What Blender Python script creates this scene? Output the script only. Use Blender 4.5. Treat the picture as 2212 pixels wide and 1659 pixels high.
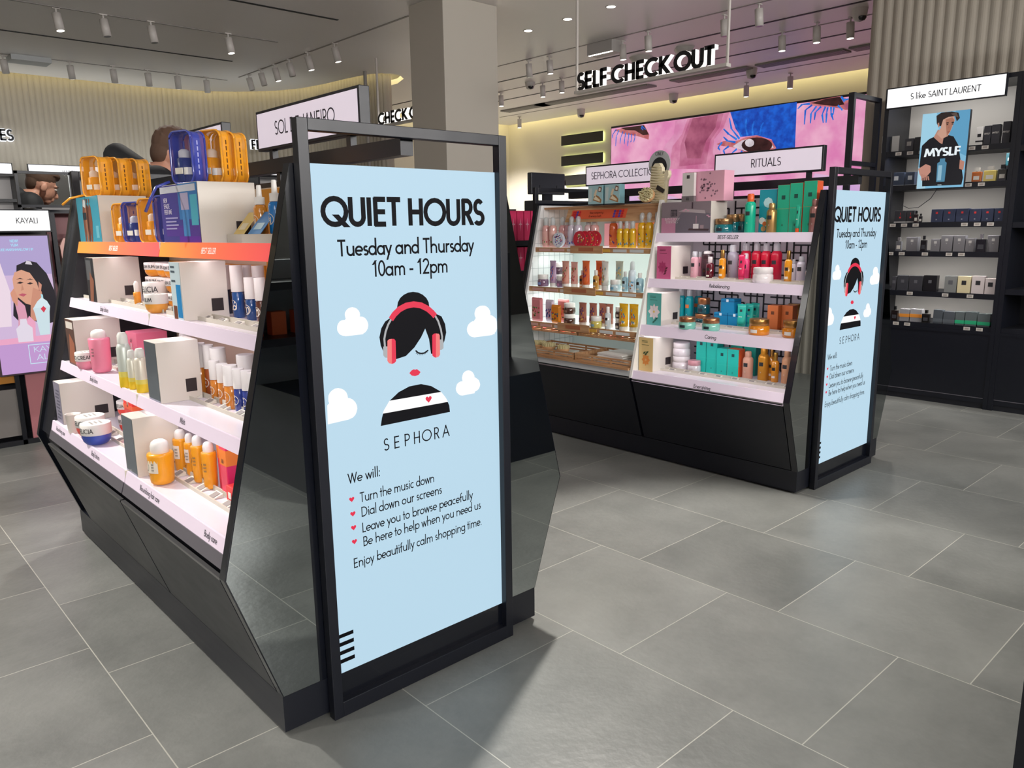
import bpy, bmesh, math, random
from mathutils import Matrix, Vector
random.seed(7)
for o in list(bpy.data.objects): bpy.data.objects.remove(o)
SC = bpy.context.scene
COL = SC.collection
PI = math.pi
# ---------------------------------------------------------------- camera
# world axes: +X runs along the end caps, +Y along the gondolas into the shop, Z up, metres
rt, up, bk, loc = [[0.7379, -0.6748, -0.0136], [0.1417, 0.1352, 0.9806], [-0.6599, -0.7255, 0.1954], [-1.2342, -1.7278, 1.3022]]
cd = bpy.data.cameras.new('camera'); cam = bpy.data.objects.new('camera', cd); COL.objects.link(cam)
cd.sensor_fit = 'HORIZONTAL'; cd.sensor_width = 36.0; cd.lens = 27.2956
cd.clip_start = 0.05; cd.clip_end = 100
cam.matrix_world = Matrix(((rt[0], up[0], bk[0], loc[0]), (rt[1], up[1], bk[1], loc[1]), (rt[2], up[2], bk[2], loc[2]), (0, 0, 0, 1)))
SC.camera = cam
# ---------------------------------------------------------------- world, exposure
W = bpy.data.worlds.new('world'); SC.world = W; W.use_nodes = True
W.node_tree.nodes['Background'].inputs[0].default_value = (0.95, 0.97, 1.0, 1)
W.node_tree.nodes['Background'].inputs[1].default_value = 0.05
SC.view_settings.view_transform = 'Standard'; SC.view_settings.look = 'None'
SC.view_settings.exposure = 0.0; SC.view_settings.gamma = 1.0
try: SC.view_settings.use_curve_mapping = False
except Exception: pass
SC.cycles.max_bounces = 8; SC.cycles.diffuse_bounces = 4; SC.cycles.glossy_bounces = 4
SC.cycles.transparent_max_bounces = 12; SC.cycles.transmission_bounces = 6
SC.cycles.caustics_reflective = False; SC.cycles.caustics_refractive = False
SC.cycles.sample_clamp_indirect = 4.0
ZC = 3.1        # ceiling height
# ---------------------------------------------------------------- ceiling lamps (downlights and track heads, with unseen spots added to lift dim areas)
def spot(x, y, z, e, ang=95, tx=None, ty=None, col=(1, .95, .88), rad=.05, blend=.55):
    l = bpy.data.lights.new('spot_light', 'SPOT'); l.energy = e; l.color = col; l.spot_size = math.radians(ang); l.spot_blend = blend; l.shadow_soft_size = rad
    o = bpy.data.objects.new('spot_light', l); COL.objects.link(o); o.location = (x, y, z)
    d = Vector(((tx if tx is not None else x) - x, (ty if ty is not None else y) - y, -z)); o.rotation_euler = d.to_track_quat('-Z', 'Y').to_euler()
def area(x, y, z, sx, sy, e, rot=(0, 0, 0), col=(1, 1, 1), spread=180):
    l = bpy.data.lights.new('area_light', 'AREA'); l.shape = 'RECTANGLE'; l.size = sx; l.size_y = sy; l.energy = e; l.color = col; l.spread = math.radians(spread)
    o = bpy.data.objects.new('area_light', l); COL.objects.link(o); o.location = (x, y, z); o.rotation_euler = rot
    return o
for x, y, e, tx, ty, ang in ((1.4, .75, 330, .95, -.45, 58), (-1.5, 2.3, 260, -1.15, .95, 66), (-2.6, .6, 90, -2.2, .1, 80), (2.6, -1.6, 36, 2.6, -1.6, 80), (4.1, .6, 70, 3.9, -.3, 70), (.5, 3.3, 110, .35, 3.0, 80), (1.6, 2.6, 60, .25, 2.4, 40), (-1.2, 4.6, 90, -1.2, 4.2, 80),  # the narrow spot aimed at the man is added to lift his face
    (4.0, 2.2, 90, 4.0, 2.2, 80), (3.9, 5.2, 80, 3.9, 5.2, 80), (6.4, 3.4, 80, 6.4, 3.4, 80), (6.6, 6.2, 70, 6.6, 6.2, 80), (.6, 6.0, 45, .6, 6.0, 80), (-3.6, -1.2, 80, -3.6, -1.2, 80), (-3.4, 4.6, 80, -3.4, 4.6, 80), (-1.0, -4.6, 40, -1.0, -4.6, 80), (2.2, -4.6, 40, 2.2, -4.6, 80), (1.2, 3.0, 25, 1.1, 2.6, 70),
    (7.2, 7.0, 330, 8.5, 7.2, 90), (6.9, 8.0, 260, 8.3, 8.9, 90), (5.6, 7.6, 70, 5.6, 8.2, 90), (1.3, -.7, 45, 2.5, .55, 44)):  # far corner wall washers and the second gondola's spot are added fill
    spot(x, y, ZC - .16, e * 1.55, ang, tx, ty)
# added soft fill lamps under the ceiling, unseen behind and beside the camera
for x, y, e in ((-3.2, -3.2, 36), (3.2, -4.2, 36), (-3.6, 3.2, 60)):
    area(x, y, ZC - .03, 1.6, 1.6, e, col=(1, .97, .93))
# added unseen area lamp behind the camera, fills walls and ceiling
area(.8, -7.05, 2.72, 11.0, .64, 620, (PI / 2, 0, 0), (1, .97, .94))
# ---------------------------------------------------------------- helpers
def lin(h):
    if isinstance(h, str):
        h = h.lstrip('#'); h = [int(h[i:i + 2], 16) / 255 for i in (0, 2, 4)]
        return tuple(c / 12.92 if c <= .04045 else ((c + .055) / 1.055) ** 2.4 for c in h)
    return tuple(h)
_M = {}
def M(col, rough=.5, metal=0., emit=0., trans=0., alpha=1., coat=0., ecol=None, name=None, noise=0.):
    key = (str(col), rough, metal, emit, trans, alpha, coat, str(ecol), noise)
    if key in _M: return _M[key]
    m = bpy.data.materials.new(name or 'mat_' + str(col).lstrip('#')); m.use_nodes = True
    nt = m.node_tree; b = nt.nodes['Principled BSDF']; c = lin(col)
    b.inputs['Base Color'].default_value = (*c, 1); b.inputs['Roughness'].default_value = rough; b.inputs['Metallic'].default_value = metal
    b.inputs['Transmission Weight'].default_value = trans; b.inputs['Alpha'].default_value = alpha; b.inputs['Coat Weight'].default_value = coat
    if emit:
        b.inputs['Emission Color'].default_value = (*(lin(ecol) if ecol else c), 1); b.inputs['Emission Strength'].default_value = emit
    if noise:
        n = nt.nodes.new('ShaderNodeTexNoise'); n.inputs['Scale'].default_value = 6; n.inputs['Detail'].default_value = 4
        r = nt.nodes.new('ShaderNodeMapRange'); r.inputs['To Min'].default_value = max(0, rough - noise); r.inputs['To Max'].default_value = rough + noise
        nt.links.new(n.outputs['Fac'], r.inputs['Value']); nt.links.new(r.outputs['Result'], b.inputs['Roughness'])
    _M[key] = m; return m
def E(col, s=1.0): return M('#000000', rough=.6, emit=s, ecol=col)       # backlit print or lamp face
class MB:
    def __init__(s): s.v = []; s.f = []; s.m = []; s.mats = []; s.sm = []
    def mi(s, mat):
        if mat not in s.mats: s.mats.append(mat)
        return s.mats.index(mat)
    def add(s, vs, fs, mat, smooth=False):
        n = len(s.v); s.v += [tuple(v) for v in vs]; k = s.mi(mat)
        for f in fs: s.f.append([n + i for i in f]); s.m.append(k); s.sm.append(smooth)
        return s
    def box(s, x0, y0, z0, x1, y1, z1, mat):
        v = [(x, y, z) for z in (z0, z1) for y in (y0, y1) for x in (x0, x1)]
        return s.add(v, [(0, 2, 3, 1), (4, 5, 7, 6), (0, 1, 5, 4), (2, 6, 7, 3), (0, 4, 6, 2), (1, 3, 7, 5)], mat)
    def prism(s, pts, axis, a, b, mat, cap=None):
        """polygon pts (2-D) extruded along axis 0/1/2 from a to b"""
        def q(p, t): return (t, p[0], p[1]) if axis == 0 else ((p[0], t, p[1]) if axis == 1 else (p[0], p[1], t))
        n = len(pts); v = [q(p, a) for p in pts] + [q(p, b) for p in pts]
        s.add(v, [(i, (i + 1) % n, n + (i + 1) % n, n + i) for i in range(n)], mat)
        s.add([q(p, a) for p in pts], [tuple(range(n))[::-1]], cap or mat); s.add([q(p, b) for p in pts], [tuple(range(n))], cap or mat)
        return s
    def poly(s, pts, mat): return s.add(pts, [tuple(range(len(pts)))], mat)
    def lathe(s, prof, mat, x=0, y=0, z=0, n=20, sx=1, sy=1, smooth=True, cap=True):
        """prof = [(r,z),...] bottom to top"""
        v = []; f = []
        for r, h in prof:
            for i in range(n):
                a = 2 * PI * i / n; v.append((x + r * sx * math.cos(a), y + r * sy * math.sin(a), z + h))
        for k in range(len(prof) - 1):
            for i in range(n): j = (i + 1) % n; f.append((k * n + i, k * n + j, (k + 1) * n + j, (k + 1) * n + i))
        s.add(v, f, mat, smooth)
        if cap:
            for k, rev in ((0, True), (len(prof) - 1, False)):
                if prof[k][0] > 1e-4:
                    c = [v[k * n + i] for i in range(n)]
                    s.add(c, [tuple(range(n))[::-1] if rev else tuple(range(n))], mat)
        return s
    def tube(s, path, r, mat, n=8, taper=None):
        P = [Vector(p) for p in path]; v = []; f = []
        for k, p in enumerate(P):
            t = (P[min(k + 1, len(P) - 1)] - P[max(k - 1, 0)]).normalized()
            a = t.orthogonal().normalized() if abs(t.z) > .99 else t.cross(Vector((0, 0, 1))).normalized(); b = t.cross(a)
            rr = r if taper is None else taper[k]
            for i in range(n): w = 2 * PI * i / n; v.append(p + (a * math.cos(w) + b * math.sin(w)) * rr)
        for k in range(len(P) - 1):
            for i in range(n): j = (i + 1) % n; f.append((k * n + i, k * n + j, (k + 1) * n + j, (k + 1) * n + i))
        f.append(tuple(range(n))[::-1]); f.append(tuple((len(P) - 1) * n + i for i in range(n)))
        return s.add(v, f, mat, True)
    def shift(s, dx, dy, dz): s.v = [(x + dx, y + dy, z + dz) for x, y, z in s.v]; return s
    def build(s, name, parent=None, loc=None, rotz=0, bevel=0):
        me = bpy.data.meshes.new(name); me.from_pydata(s.v, [], s.f)
        for m in s.mats: me.materials.append(m)
        me.polygons.foreach_set('material_index', s.m); me.polygons.foreach_set('use_smooth', s.sm); me.update()
        o = bpy.data.objects.new(name, me); COL.objects.link(o)
        if loc: o.location = loc
        if rotz: o.rotation_euler = (0, 0, rotz)
        if parent: o.parent = parent
        if bevel:
            b = o.modifiers.new('bevel', 'BEVEL'); b.width = bevel; b.segments = 2; b.limit_method = 'ANGLE'; b.angle_limit = .7
        return o
LABELS = {}
def tag(o, label, cat, group=None):
    o['label'] = label; o['category'] = cat
    if group: o['group'] = group
    return o
def thing(name, label, cat, loc=(0, 0, 0), rotz=0, group=None):
    o = bpy.data.objects.new(name, None); o.empty_display_size = .05; COL.objects.link(o)
    o.location = loc; o.rotation_euler = (0, 0, rotz); return tag(o, label, cat, group)
def struct(o): o['kind'] = 'structure'; return o
def dup(root, loc, rotz=None, label=None):
    r = root.copy(); COL.objects.link(r); r.location = loc
    if rotz is not None: r.rotation_euler = (0, 0, rotz)
    if label: r['label'] = label
    for ch in list(root.children):
        c = ch.copy(); COL.objects.link(c); c.parent = r
        for g in ch.children:
            d = g.copy(); COL.objects.link(d); d.parent = c
    return r
# ---------------------------------------------------------------- monoline geometric lettering, drawn as strokes
GL = {
'A': (.74, 'd.06,.06,.37,.94;d.37,.94,.68,.06;l.17,.34,.57,.34'), 'B': (.64, 'l.12,.06,.12,.94;l.12,.94,.32,.94;a.32,.72,.2,.22,-90,90;l.12,.5,.34,.5;a.34,.28,.22,.22,-90,90;l.12,.06,.34,.06'),
'C': (.88, 'a.5,.5,.44,.44,48,312'), 'D': (.84, 'l.12,.06,.12,.94;l.12,.06,.32,.06;l.12,.94,.32,.94;a.32,.5,.42,.44,-90,90'),
'E': (.6, 'l.12,.06,.12,.94;l.12,.94,.48,.94;l.12,.5,.46,.5;l.12,.06,.48,.06'), 'F': (.56, 'l.12,.06,.12,.94;l.12,.94,.46,.94;l.12,.5,.44,.5'),
'G': (.95, 'a.5,.5,.44,.44,45,350;l.58,.46,.9,.46'), 'H': (.74, 'l.12,.06,.12,.94;l.6,.06,.6,.94;l.12,.5,.6,.5'), 'I': (.26, 'l.12,.06,.12,.94'),
'J': (.46, 'l.32,.28,.32,.94;a.16,.24,.16,.2,200,360'), 'K': (.66, 'l.12,.06,.12,.94;d.16,.48,.54,.94;d.22,.52,.58,.06'), 'L': (.5, 'l.12,.06,.12,.94;l.12,.06,.42,.06'),
'M': (.94, 'd.06,.06,.18,.94;d.18,.94,.46,.16;d.46,.16,.74,.94;d.74,.94,.86,.06'), 'N': (.8, 'l.12,.06,.12,.94;d.14,.94,.62,.06;l.64,.06,.64,.94'), 'O': (1., 'a.5,.5,.44,.44,0,360'),
'P': (.58, 'l.12,.06,.12,.94;l.12,.94,.3,.94;a.3,.7,.22,.24,-90,90;l.12,.46,.3,.46'), 'Q': (1., 'a.5,.5,.44,.44,0,360;d.58,.34,.9,.02'),
'R': (.6, 'l.12,.06,.12,.94;l.12,.94,.3,.94;a.3,.7,.2,.24,-90,90;l.12,.46,.3,.46;d.3,.46,.52,.06'), 'S': (.56, 'a.29,.71,.18,.23,35,270;a.29,.27,.21,.21,90,-145'),
'T': (.58, 'l.29,.06,.29,.94;l.06,.94,.52,.94'), 'U': (.74, 'l.12,.32,.12,.94;a.37,.31,.25,.25,180,360;l.62,.32,.62,.94'), 'V': (.7, 'd.04,.94,.34,.06;d.34,.06,.64,.94'),
'W': (.97, 'd.04,.94,.27,.06;d.27,.06,.48,.94;d.48,.94,.69,.06;d.69,.06,.92,.94'), 'X': (.66, 'd.06,.06,.58,.94;d.06,.94,.58,.06'), 'Y': (.62, 'd.04,.94,.31,.46;d.31,.46,.58,.94;l.31,.06,.31,.46'), 'Z': (.6, 'l.08,.94,.52,.94;d.08,.06,.52,.94;l.08,.06,.52,.06'),
'a': (.64, 'a.29,.31,.25,.25,0,360;l.54,.06,.54,.56'), 'b': (.66, 'l.12,.06,.12,1.02;a.37,.31,.25,.25,0,360'), 'c': (.52, 'a.31,.31,.25,.25,52,308'), 'd': (.64, 'a.29,.31,.25,.25,0,360;l.54,.06,.54,1.02'),
'e': (.6, 'a.31,.31,.25,.25,0,312;l.1,.31,.5,.31'), 'f': (.34, 'l.16,.06,.16,.82;a.32,.82,.16,.16,80,180;l.06,.56,.28,.56'), 'g': (.64, 'a.29,.31,.25,.25,0,360;l.54,-.08,.54,.56;a.3,-.08,.24,.2,200,360'),
'h': (.66, 'l.12,.06,.12,1.02;a.34,.34,.22,.22,0,180;l.56,.06,.56,.34'), 'i': (.24, 'l.12,.06,.12,.56;l.12,.79,.12,.81'), 'j': (.24, 'l.12,-.22,.12,.56;l.12,.79,.12,.81'), 'k': (.52, 'l.12,.06,.12,1.02;d.14,.28,.44,.56;d.2,.34,.48,.06'), 'l': (.24, 'l.12,.06,.12,1.02'),
'm': (.94, 'l.12,.06,.12,.56;a.3,.38,.18,.18,0,180;l.48,.06,.48,.38;a.66,.38,.18,.18,0,180;l.84,.06,.84,.38'), 'n': (.66, 'l.12,.06,.12,.56;a.34,.34,.22,.22,0,180;l.56,.06,.56,.34'), 'o': (.62, 'a.31,.31,.25,.25,0,360'),
'p': (.66, 'l.12,-.28,.12,.56;a.37,.31,.25,.25,0,360'), 'q': (.64, 'a.29,.31,.25,.25,0,360;l.54,-.28,.54,.56'), 'r': (.4, 'l.12,.06,.12,.56;a.31,.37,.19,.19,65,180'), 's': (.42, 'a.21,.44,.12,.12,35,270;a.21,.19,.14,.13,90,-145'),
't': (.3, 'l.14,.06,.14,.84;l.04,.56,.24,.56'), 'u': (.66, 'l.12,.28,.12,.56;a.34,.28,.22,.22,180,360;l.56,.06,.56,.56'), 'v': (.5, 'd.05,.56,.25,.06;d.25,.06,.45,.56'), 'w': (.74, 'd.05,.56,.21,.06;d.21,.06,.37,.56;d.37,.56,.53,.06;d.53,.06,.69,.56'),
'x': (.48, 'd.05,.06,.43,.56;d.05,.56,.43,.06'), 'y': (.5, 'd.05,.56,.26,.06;d.45,.56,.14,-.26'), 'z': (.46, 'l.08,.56,.38,.56;d.08,.06,.38,.56;l.08,.06,.38,.06'),
'0': (.58, 'a.29,.5,.22,.44,0,360'), '1': (.44, 'l.26,.06,.26,.94;d.12,.78,.26,.94'), '2': (.58, 'a.29,.69,.22,.25,165,-28;d.1,.06,.46,.55;l.1,.06,.5,.06'), '6': (.58, 'a.29,.29,.22,.23,0,360;d.1,.38,.36,.94'), '7': (.56, 'l.08,.94,.5,.94;d.2,.06,.5,.94'), '8': (.58, 'a.29,.71,.18,.22,0,360;a.29,.27,.22,.21,0,360'),
' ': (.3, ''), '.': (.22, 'l.1,.05,.1,.07'), ':': (.22, 'l.1,.05,.1,.07;l.1,.5,.1,.52'), '-': (.36, 'l.08,.34,.28,.34'), "'": (.2, 'l.1,.8,.1,.94'), '!': (.24, 'l.12,.32,.12,.94;l.12,.05,.12,.07'), '|': (.24, 'l.12,-.1,.12,1.0'), '&': (.72, 'a.32,.74,.16,.19,-30,210;d.18,.66,.62,.06;a.3,.27,.24,.21,130,360'),
}
def strokes(text, t):
    """list of 2-D quads (convex) for a line of text, cap height 1; returns quads, width"""
    Q = []; x = 0; h = t / 2
    for ch in text:
        w, g = GL.get(ch, GL[' '])
        for st in filter(None, g.split(';')):
            k = st[0]; p = [float(c) for c in st[1:].split(',')]
            if k == 'l':
                x0, y0, x1, y1 = p
                if abs(x1 - x0) < 1e-6: Q.append([(x + x0 - h, y0 - .06), (x + x0 + h, y0 - .06), (x + x0 + h, y1 + .06), (x + x0 - h, y1 + .06)])
                else: Q.append([(x + x0 - .06, y0 - h), (x + x1 + .06, y0 - h), (x + x1 + .06, y0 + h), (x + x0 - .06, y0 + h)])
            elif k == 'd':
                x0, y0, x1, y1 = p
                if y1 < y0: x0, y0, x1, y1 = x1, y1, x0, y0
                dx, dy = x1 - x0, y1 - y0; L = math.hypot(dx, dy); hw = h * L / dy; e = dx / dy * .06
                Q.append([(x + x0 - hw - e, y0 - .06), (x + x0 + hw - e, y0 - .06), (x + x1 + hw + e, y1 + .06), (x + x1 - hw + e, y1 + .06)])
            else:
                cx, cy, rx, ry, a0, a1 = p; n = max(6, int(abs(a1 - a0) / 18)); pts = []
                for i in range(n + 1):
                    a = math.radians(a0 + (a1 - a0) * i / n); c, s = math.cos(a), math.sin(a)
                    pts.append(((x + cx + (rx - h + .06 - .06) * c, cy + (ry - h) * s), (x + cx + (rx + h) * c, cy + (ry + h) * s)))
                for i in range(n): Q.append([pts[i][0], pts[i][1], pts[i + 1][1], pts[i + 1][0]])
        x += w
    return Q, x
def text(mb, s, o, ax, ay, height, mat, t=.12, width=None, track=0, center=False, depth=None, side=None):
    """lettering on the plane o + x*ax + y*ay; depth = extrusion vector"""
    Q, w = strokes(s, t); k = height; kx = k if width is None else width / w
    o = Vector(o); ax = Vector(ax); ay = Vector(ay); off = -w * kx / 2 if center else 0
    nrm = ax.cross(ay)
    for i_, q in enumerate(Q):
        e_ = nrm * ((i_ % 9) * 1.2e-5 if depth is None else 0)
        P = [o + e_ + ax * (p[0] * kx + off) + ay * (p[1] * k) for p in q]
        if depth is None: mb.poly(P, mat)
        else:
            D = [p + Vector(depth) for p in P]
            mb.poly(P, mat); n = len(P)
            mb.add(P + D, [(i, (i + 1) % n, n + (i + 1) % n, n + i) for i in range(n)] + [tuple(range(n, 2 * n))], side or mat)
    return w * kx
ORD = ['first', 'second', 'third', 'fourth', 'fifth', 'sixth', 'seventh', 'eighth', 'ninth', 'tenth', 'eleventh', 'twelfth']
BLK = M('#10131d', .38, noise=.05); BLKG = M('#0d1019', .18, coat=.3); BLKM = M('#191b23', .55)
WHT = M('#e9e6e2', .45); WHTG = M('#efedec', .25); CARD = M('#ece8e2', .6)
# ================================================================ SETTING
def nodes_mat(name):
    m = bpy.data.materials.new(name); m.use_nodes = True; return m, m.node_tree, m.node_tree.nodes['Principled BSDF']
def mathn(nt, op, a, b=None):
    n = nt.nodes.new('ShaderNodeMath'); n.operation = op
    for i, x in enumerate((a, b)):
        if x is None: continue
        if isinstance(x, (int, float)): n.inputs[i].default_value = x
        else: nt.links.new(x, n.inputs[i])
    return n.outputs[0]
def floor_mat():
    m, nt, b = nodes_mat('floor_tile')
    tc = nt.nodes.new('ShaderNodeTexCoord'); sp = nt.nodes.new('ShaderNodeSeparateXYZ'); nt.links.new(tc.outputs['Object'], sp.inputs[0])
    T = .6
    xs = mathn(nt, 'DIVIDE', mathn(nt, 'ADD', sp.outputs[0], .1085), T); row = mathn(nt, 'FLOOR', xs)
    ys = mathn(nt, 'DIVIDE', mathn(nt, 'ADD', mathn(nt, 'ADD', sp.outputs[1], .113), mathn(nt, 'MULTIPLY', row, .2)), T); colm = mathn(nt, 'FLOOR', ys)
    def edge(v):
        fr = mathn(nt, 'FRACT', v); return mathn(nt, 'MINIMUM', fr, mathn(nt, 'SUBTRACT', 1., fr))
    d = mathn(nt, 'MINIMUM', edge(xs), edge(ys)); g = mathn(nt, 'LESS_THAN', d, .0026)
    wn = nt.nodes.new('ShaderNodeTexWhiteNoise'); wn.noise_dimensions = '2D'; cv = nt.nodes.new('ShaderNodeCombineXYZ'); nt.links.new(row, cv.inputs[0]); nt.links.new(colm, cv.inputs[1]); nt.links.new(cv.outputs[0], wn.inputs['Vector'])
    n1 = nt.nodes.new('ShaderNodeTexNoise'); n1.inputs['Scale'].default_value = 2.6; n1.inputs['Detail'].default_value = 7; n1.inputs['Roughness'].default_value = .62; nt.links.new(tc.outputs['Object'], n1.inputs['Vector'])
    n2 = nt.nodes.new('ShaderNodeTexNoise'); n2.inputs['Scale'].default_value = 38; n2.inputs['Detail'].default_value = 3; nt.links.new(tc.outputs['Object'], n2.inputs['Vector'])
    s = mathn(nt, 'ADD', mathn(nt, 'MULTIPLY', n1.outputs['Fac'], .75), mathn(nt, 'ADD', mathn(nt, 'MULTIPLY', wn.outputs['Value'], .22), mathn(nt, 'MULTIPLY', n2.outputs['Fac'], .12)))
    cr = nt.nodes.new('ShaderNodeValToRGB'); cr.color_ramp.elements[0].position = .3; cr.color_ramp.elements[0].color = (*lin('#5f615f'), 1); cr.color_ramp.elements[1].position = .85; cr.color_ramp.elements[1].color = (*lin('#858683'), 1); nt.links.new(s, cr.inputs[0])
    mx = nt.nodes.new('ShaderNodeMix'); mx.data_type = 'RGBA'; nt.links.new(g, mx.inputs[0]); nt.links.new(cr.outputs[0], mx.inputs[6]); mx.inputs[7].default_value = (*lin('#a8a79f'), 1)
    nt.links.new(mx.outputs[2], b.inputs['Base Color'])
    ro = nt.nodes.new('ShaderNodeMapRange'); ro.inputs['To Min'].default_value = .27; ro.inputs['To Max'].default_value = .46; nt.links.new(n1.outputs['Fac'], ro.inputs[0]); nt.links.new(ro.outputs[0], b.inputs['Roughness'])
    bp = nt.nodes.new('ShaderNodeBump'); bp.inputs['Strength'].default_value = .12; bp.inputs['Distance'].default_value = .01; nt.links.new(n2.outputs['Fac'], bp.inputs['Height']); nt.links.new(bp.outputs[0], b.inputs['Normal'])
    return m
def plaster(name, col, rough=.6, amp=.03):
    m, nt, b = nodes_mat(name)
    n = nt.nodes.new('ShaderNodeTexNoise'); n.inputs['Scale'].default_value = 1.3; n.inputs['Detail'].default_value = 3
    tc = nt.nodes.new('ShaderNodeTexCoord'); nt.links.new(tc.outputs['Object'], n.inputs['Vector'])
    c = lin(col); r = nt.nodes.new('ShaderNodeValToRGB'); r.color_ramp.elements[0].color = (*[x * (1 - amp) for x in c], 1); r.color_ramp.elements[1].color = (*[min(1, x * (1 + amp)) for x in c], 1)
    nt.links.new(n.outputs['Fac'], r.inputs[0]); nt.links.new(r.outputs[0], b.inputs['Base Color']); b.inputs['Roughness'].default_value = rough
    return m
WALLM = plaster('wall_paint', '#cfc9bd', .7); CEILM = plaster('ceiling_paint', '#f3efec', .4); FLUTE = plaster('fluted_panel', '#a29a8e', .6)
mb = MB(); mb.box(-6.2, -7.2, -.1, 8.8, 9.4, 0, floor_mat()); struct(mb.build('floor'))
edge = [(4.62, 8.85), (4.62, 6.75), (4.5, 6.44), (4.36, 6.31), (4.24, 6.28), (4.11, 6.33), (4.03, 6.45), (3.99, 6.66), (3.955, 6.94), (3.93, 7.3), (3.85, 7.76), (3.7, 8.08), (3.52, 8.3), (3.3, 8.52), (3.0, 8.69), (2.6, 8.79), (2.2, 8.84), (-6.2, 8.84)]
mb = MB(); mb.prism([(-6.2, -7.2), (8.4, -7.2), (8.4, 8.85)] + edge, 2, ZC, ZC + .06, CEILM); struct(mb.build('ceiling'))
mb = MB(); mb.box(-6.2, -7.2, ZC + .3, 8.8, 9.4, ZC + .36, CEILM); struct(mb.build('ceiling_upper'))
def offs(path, d):
    out = []
    for i, p in enumerate(path):
        a = Vector(path[max(i - 1, 0)]); b = Vector(path[min(i + 1, len(path) - 1)]); t = (b - a).normalized(); out.append((p[0] + t.y * d, p[1] - t.x * d))
    return out
def flute_wall(path, z0, z1, mat, pitch=.062, depth=.013):
    """wall with rounded vertical flutes along a plan path; ribs stand out on the left-hand side of the path"""
    mb = MB(); pts = []; acc = 0.
    for (ax, ay), (bx_, by_) in zip(path, path[1:]):
        L = math.hypot(bx_ - ax, by_ - ay); n = max(1, int(L / (pitch / 6)))
        nx, ny = -(by_ - ay) / L, (bx_ - ax) / L
        for i in range(n):
            t = i / n; s = acc + L * t; h = depth * abs(math.sin(PI * s / pitch))
            pts.append((ax + (bx_ - ax) * t + nx * h, ay + (by_ - ay) * t + ny * h))
        acc += L
    pts.append(path[-1]); v = []; f = []
    for x, y in pts: v += [(x, y, z0), (x, y, z1)]
    for i in range(len(pts) - 1): f.append((2 * i, 2 * i + 2, 2 * i + 3, 2 * i + 1))
    mb.add(v, f, mat); return mb
wall_path = offs(edge[::-1], -.16)
mb = flute_wall(wall_path[::-1], 0, ZC + .3, FLUTE); struct(mb.build('wall_back'))
mb = flute_wall([(5.3, -3.4), (5.3, 1.16), (5.36, 1.2), (8.7, 1.2)], 0, ZC, FLUTE, pitch=.075); struct(mb.build('wall_right'))
mb = MB(); mb.box(8.6, 1.2, 0, 8.7, 9.3, ZC + .3, WALLM); struct(mb.build('wall_screen'))
mb = MB(); mb.box(4.7, 9.08, 0, 8.6, 9.18, ZC + .3, WALLM); struct(mb.build('wall_alcove'))
mb = MB(); mb.box(-6.2, -7.2, 0, -6.1, 9.0, ZC, WALLM); struct(mb.build('wall_left'))
mb = MB(); mb.box(-6.1, -7.2, 0, 8.7, -7.1, ZC, plaster('front_wall_dark', '#4a4846', .6)); struct(mb.build('wall_front'))
mb = MB(); mb.box(2.758, 3.4, 0, 3.32, 3.856, ZC, plaster('pillar_paint', '#b7b1a7', .55)); struct(mb.build('wall_pillar', bevel=.006))
# cove lamps hidden above the ceiling edge
COVE = E('#fff0b0', 7.5)
def strip(path, z, w, mat, name):
    a = path; b = offs(path, w); mb = MB()
    for i in range(len(a) - 1): mb.poly([(*a[i], z), (*a[i + 1], z), (*b[i + 1], z), (*b[i], z)], mat)
    return mb.build(name)
o = strip(offs(edge[::-1], -.12), ZC + .18, .08, COVE, 'cove_light'); tag(o, 'warm light strip in the cove above the curved fluted wall', 'light')
mb = MB(); mb.box(8.46, 1.3, ZC + .17, 8.55, 8.9, ZC + .18, COVE); o = mb.build('cove_light'); tag(o, 'warm light strip in the cove above the big wall screen', 'light')
mb = MB(); mb.box(4.8, 8.92, ZC + .17, 8.4, 8.99, ZC + .18, COVE); o = mb.build('cove_light'); tag(o, 'warm light strip in the cove of the corner left of the screen wall', 'light')
# slots and tracks let into the ceiling
mb = MB()
SLOT = M('#0d0d10', .6); TRK = M('#8d8884', .5)
for x0, y0, x1, y1, k in ((-1.5, 4.575, 2.535, 4.605, 0), (-2.5, 6.74, 2.515, 6.77, 0), (5.53, 1.3, 5.56, 6.6, 0), (6.5, 1.4, 6.53, 7.6, 0), (5.5, 7.3, 5.53, 8.6, 0), (-2.4, 7.8, 2.9, 7.82, 1), (2.92, 4.1, 2.94, 7.55, 1), (-2.5, 5.65, 2.5, 5.67, 1), (4.9, 1.3, 4.92, 6.0, 1), (6.0, 1.4, 6.02, 7.3, 1), (7.6, 1.5, 7.62, 8.2, 1)):
    mb.box(x0, y0, ZC - .004, x1, y1, ZC + .01, SLOT if k == 0 else TRK)
struct(mb.build('trim_1'))
# door in the far corner
mb = MB(); DM = M('#c9cfc4', .5)
mb.box(8.57, 7.68, 0, 8.6, 8.42, 2.04, DM); d = mb.build('door_1'); struct(d)
mb = MB()
for y0, y1, z0, z1 in ((7.62, 7.68, 0, 2.1), (8.42, 8.48, 0, 2.1), (7.62, 8.48, 2.04, 2.1)): mb.box(8.55, y0, z0, 8.6, y1, z1, M('#e6e4d8', .5))
mb.build('door_frame', d)
mb = MB(); mb.tube([(8.53, 7.76, 1.0), (8.53, 7.86, 1.0)], .012, M('#b0b0b0', .3, 1)); mb.box(8.53, 7.75, .99, 8.575, 7.77, 1.01, M('#b0b0b0', .3, 1)); mb.build('door_handle', d)
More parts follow.
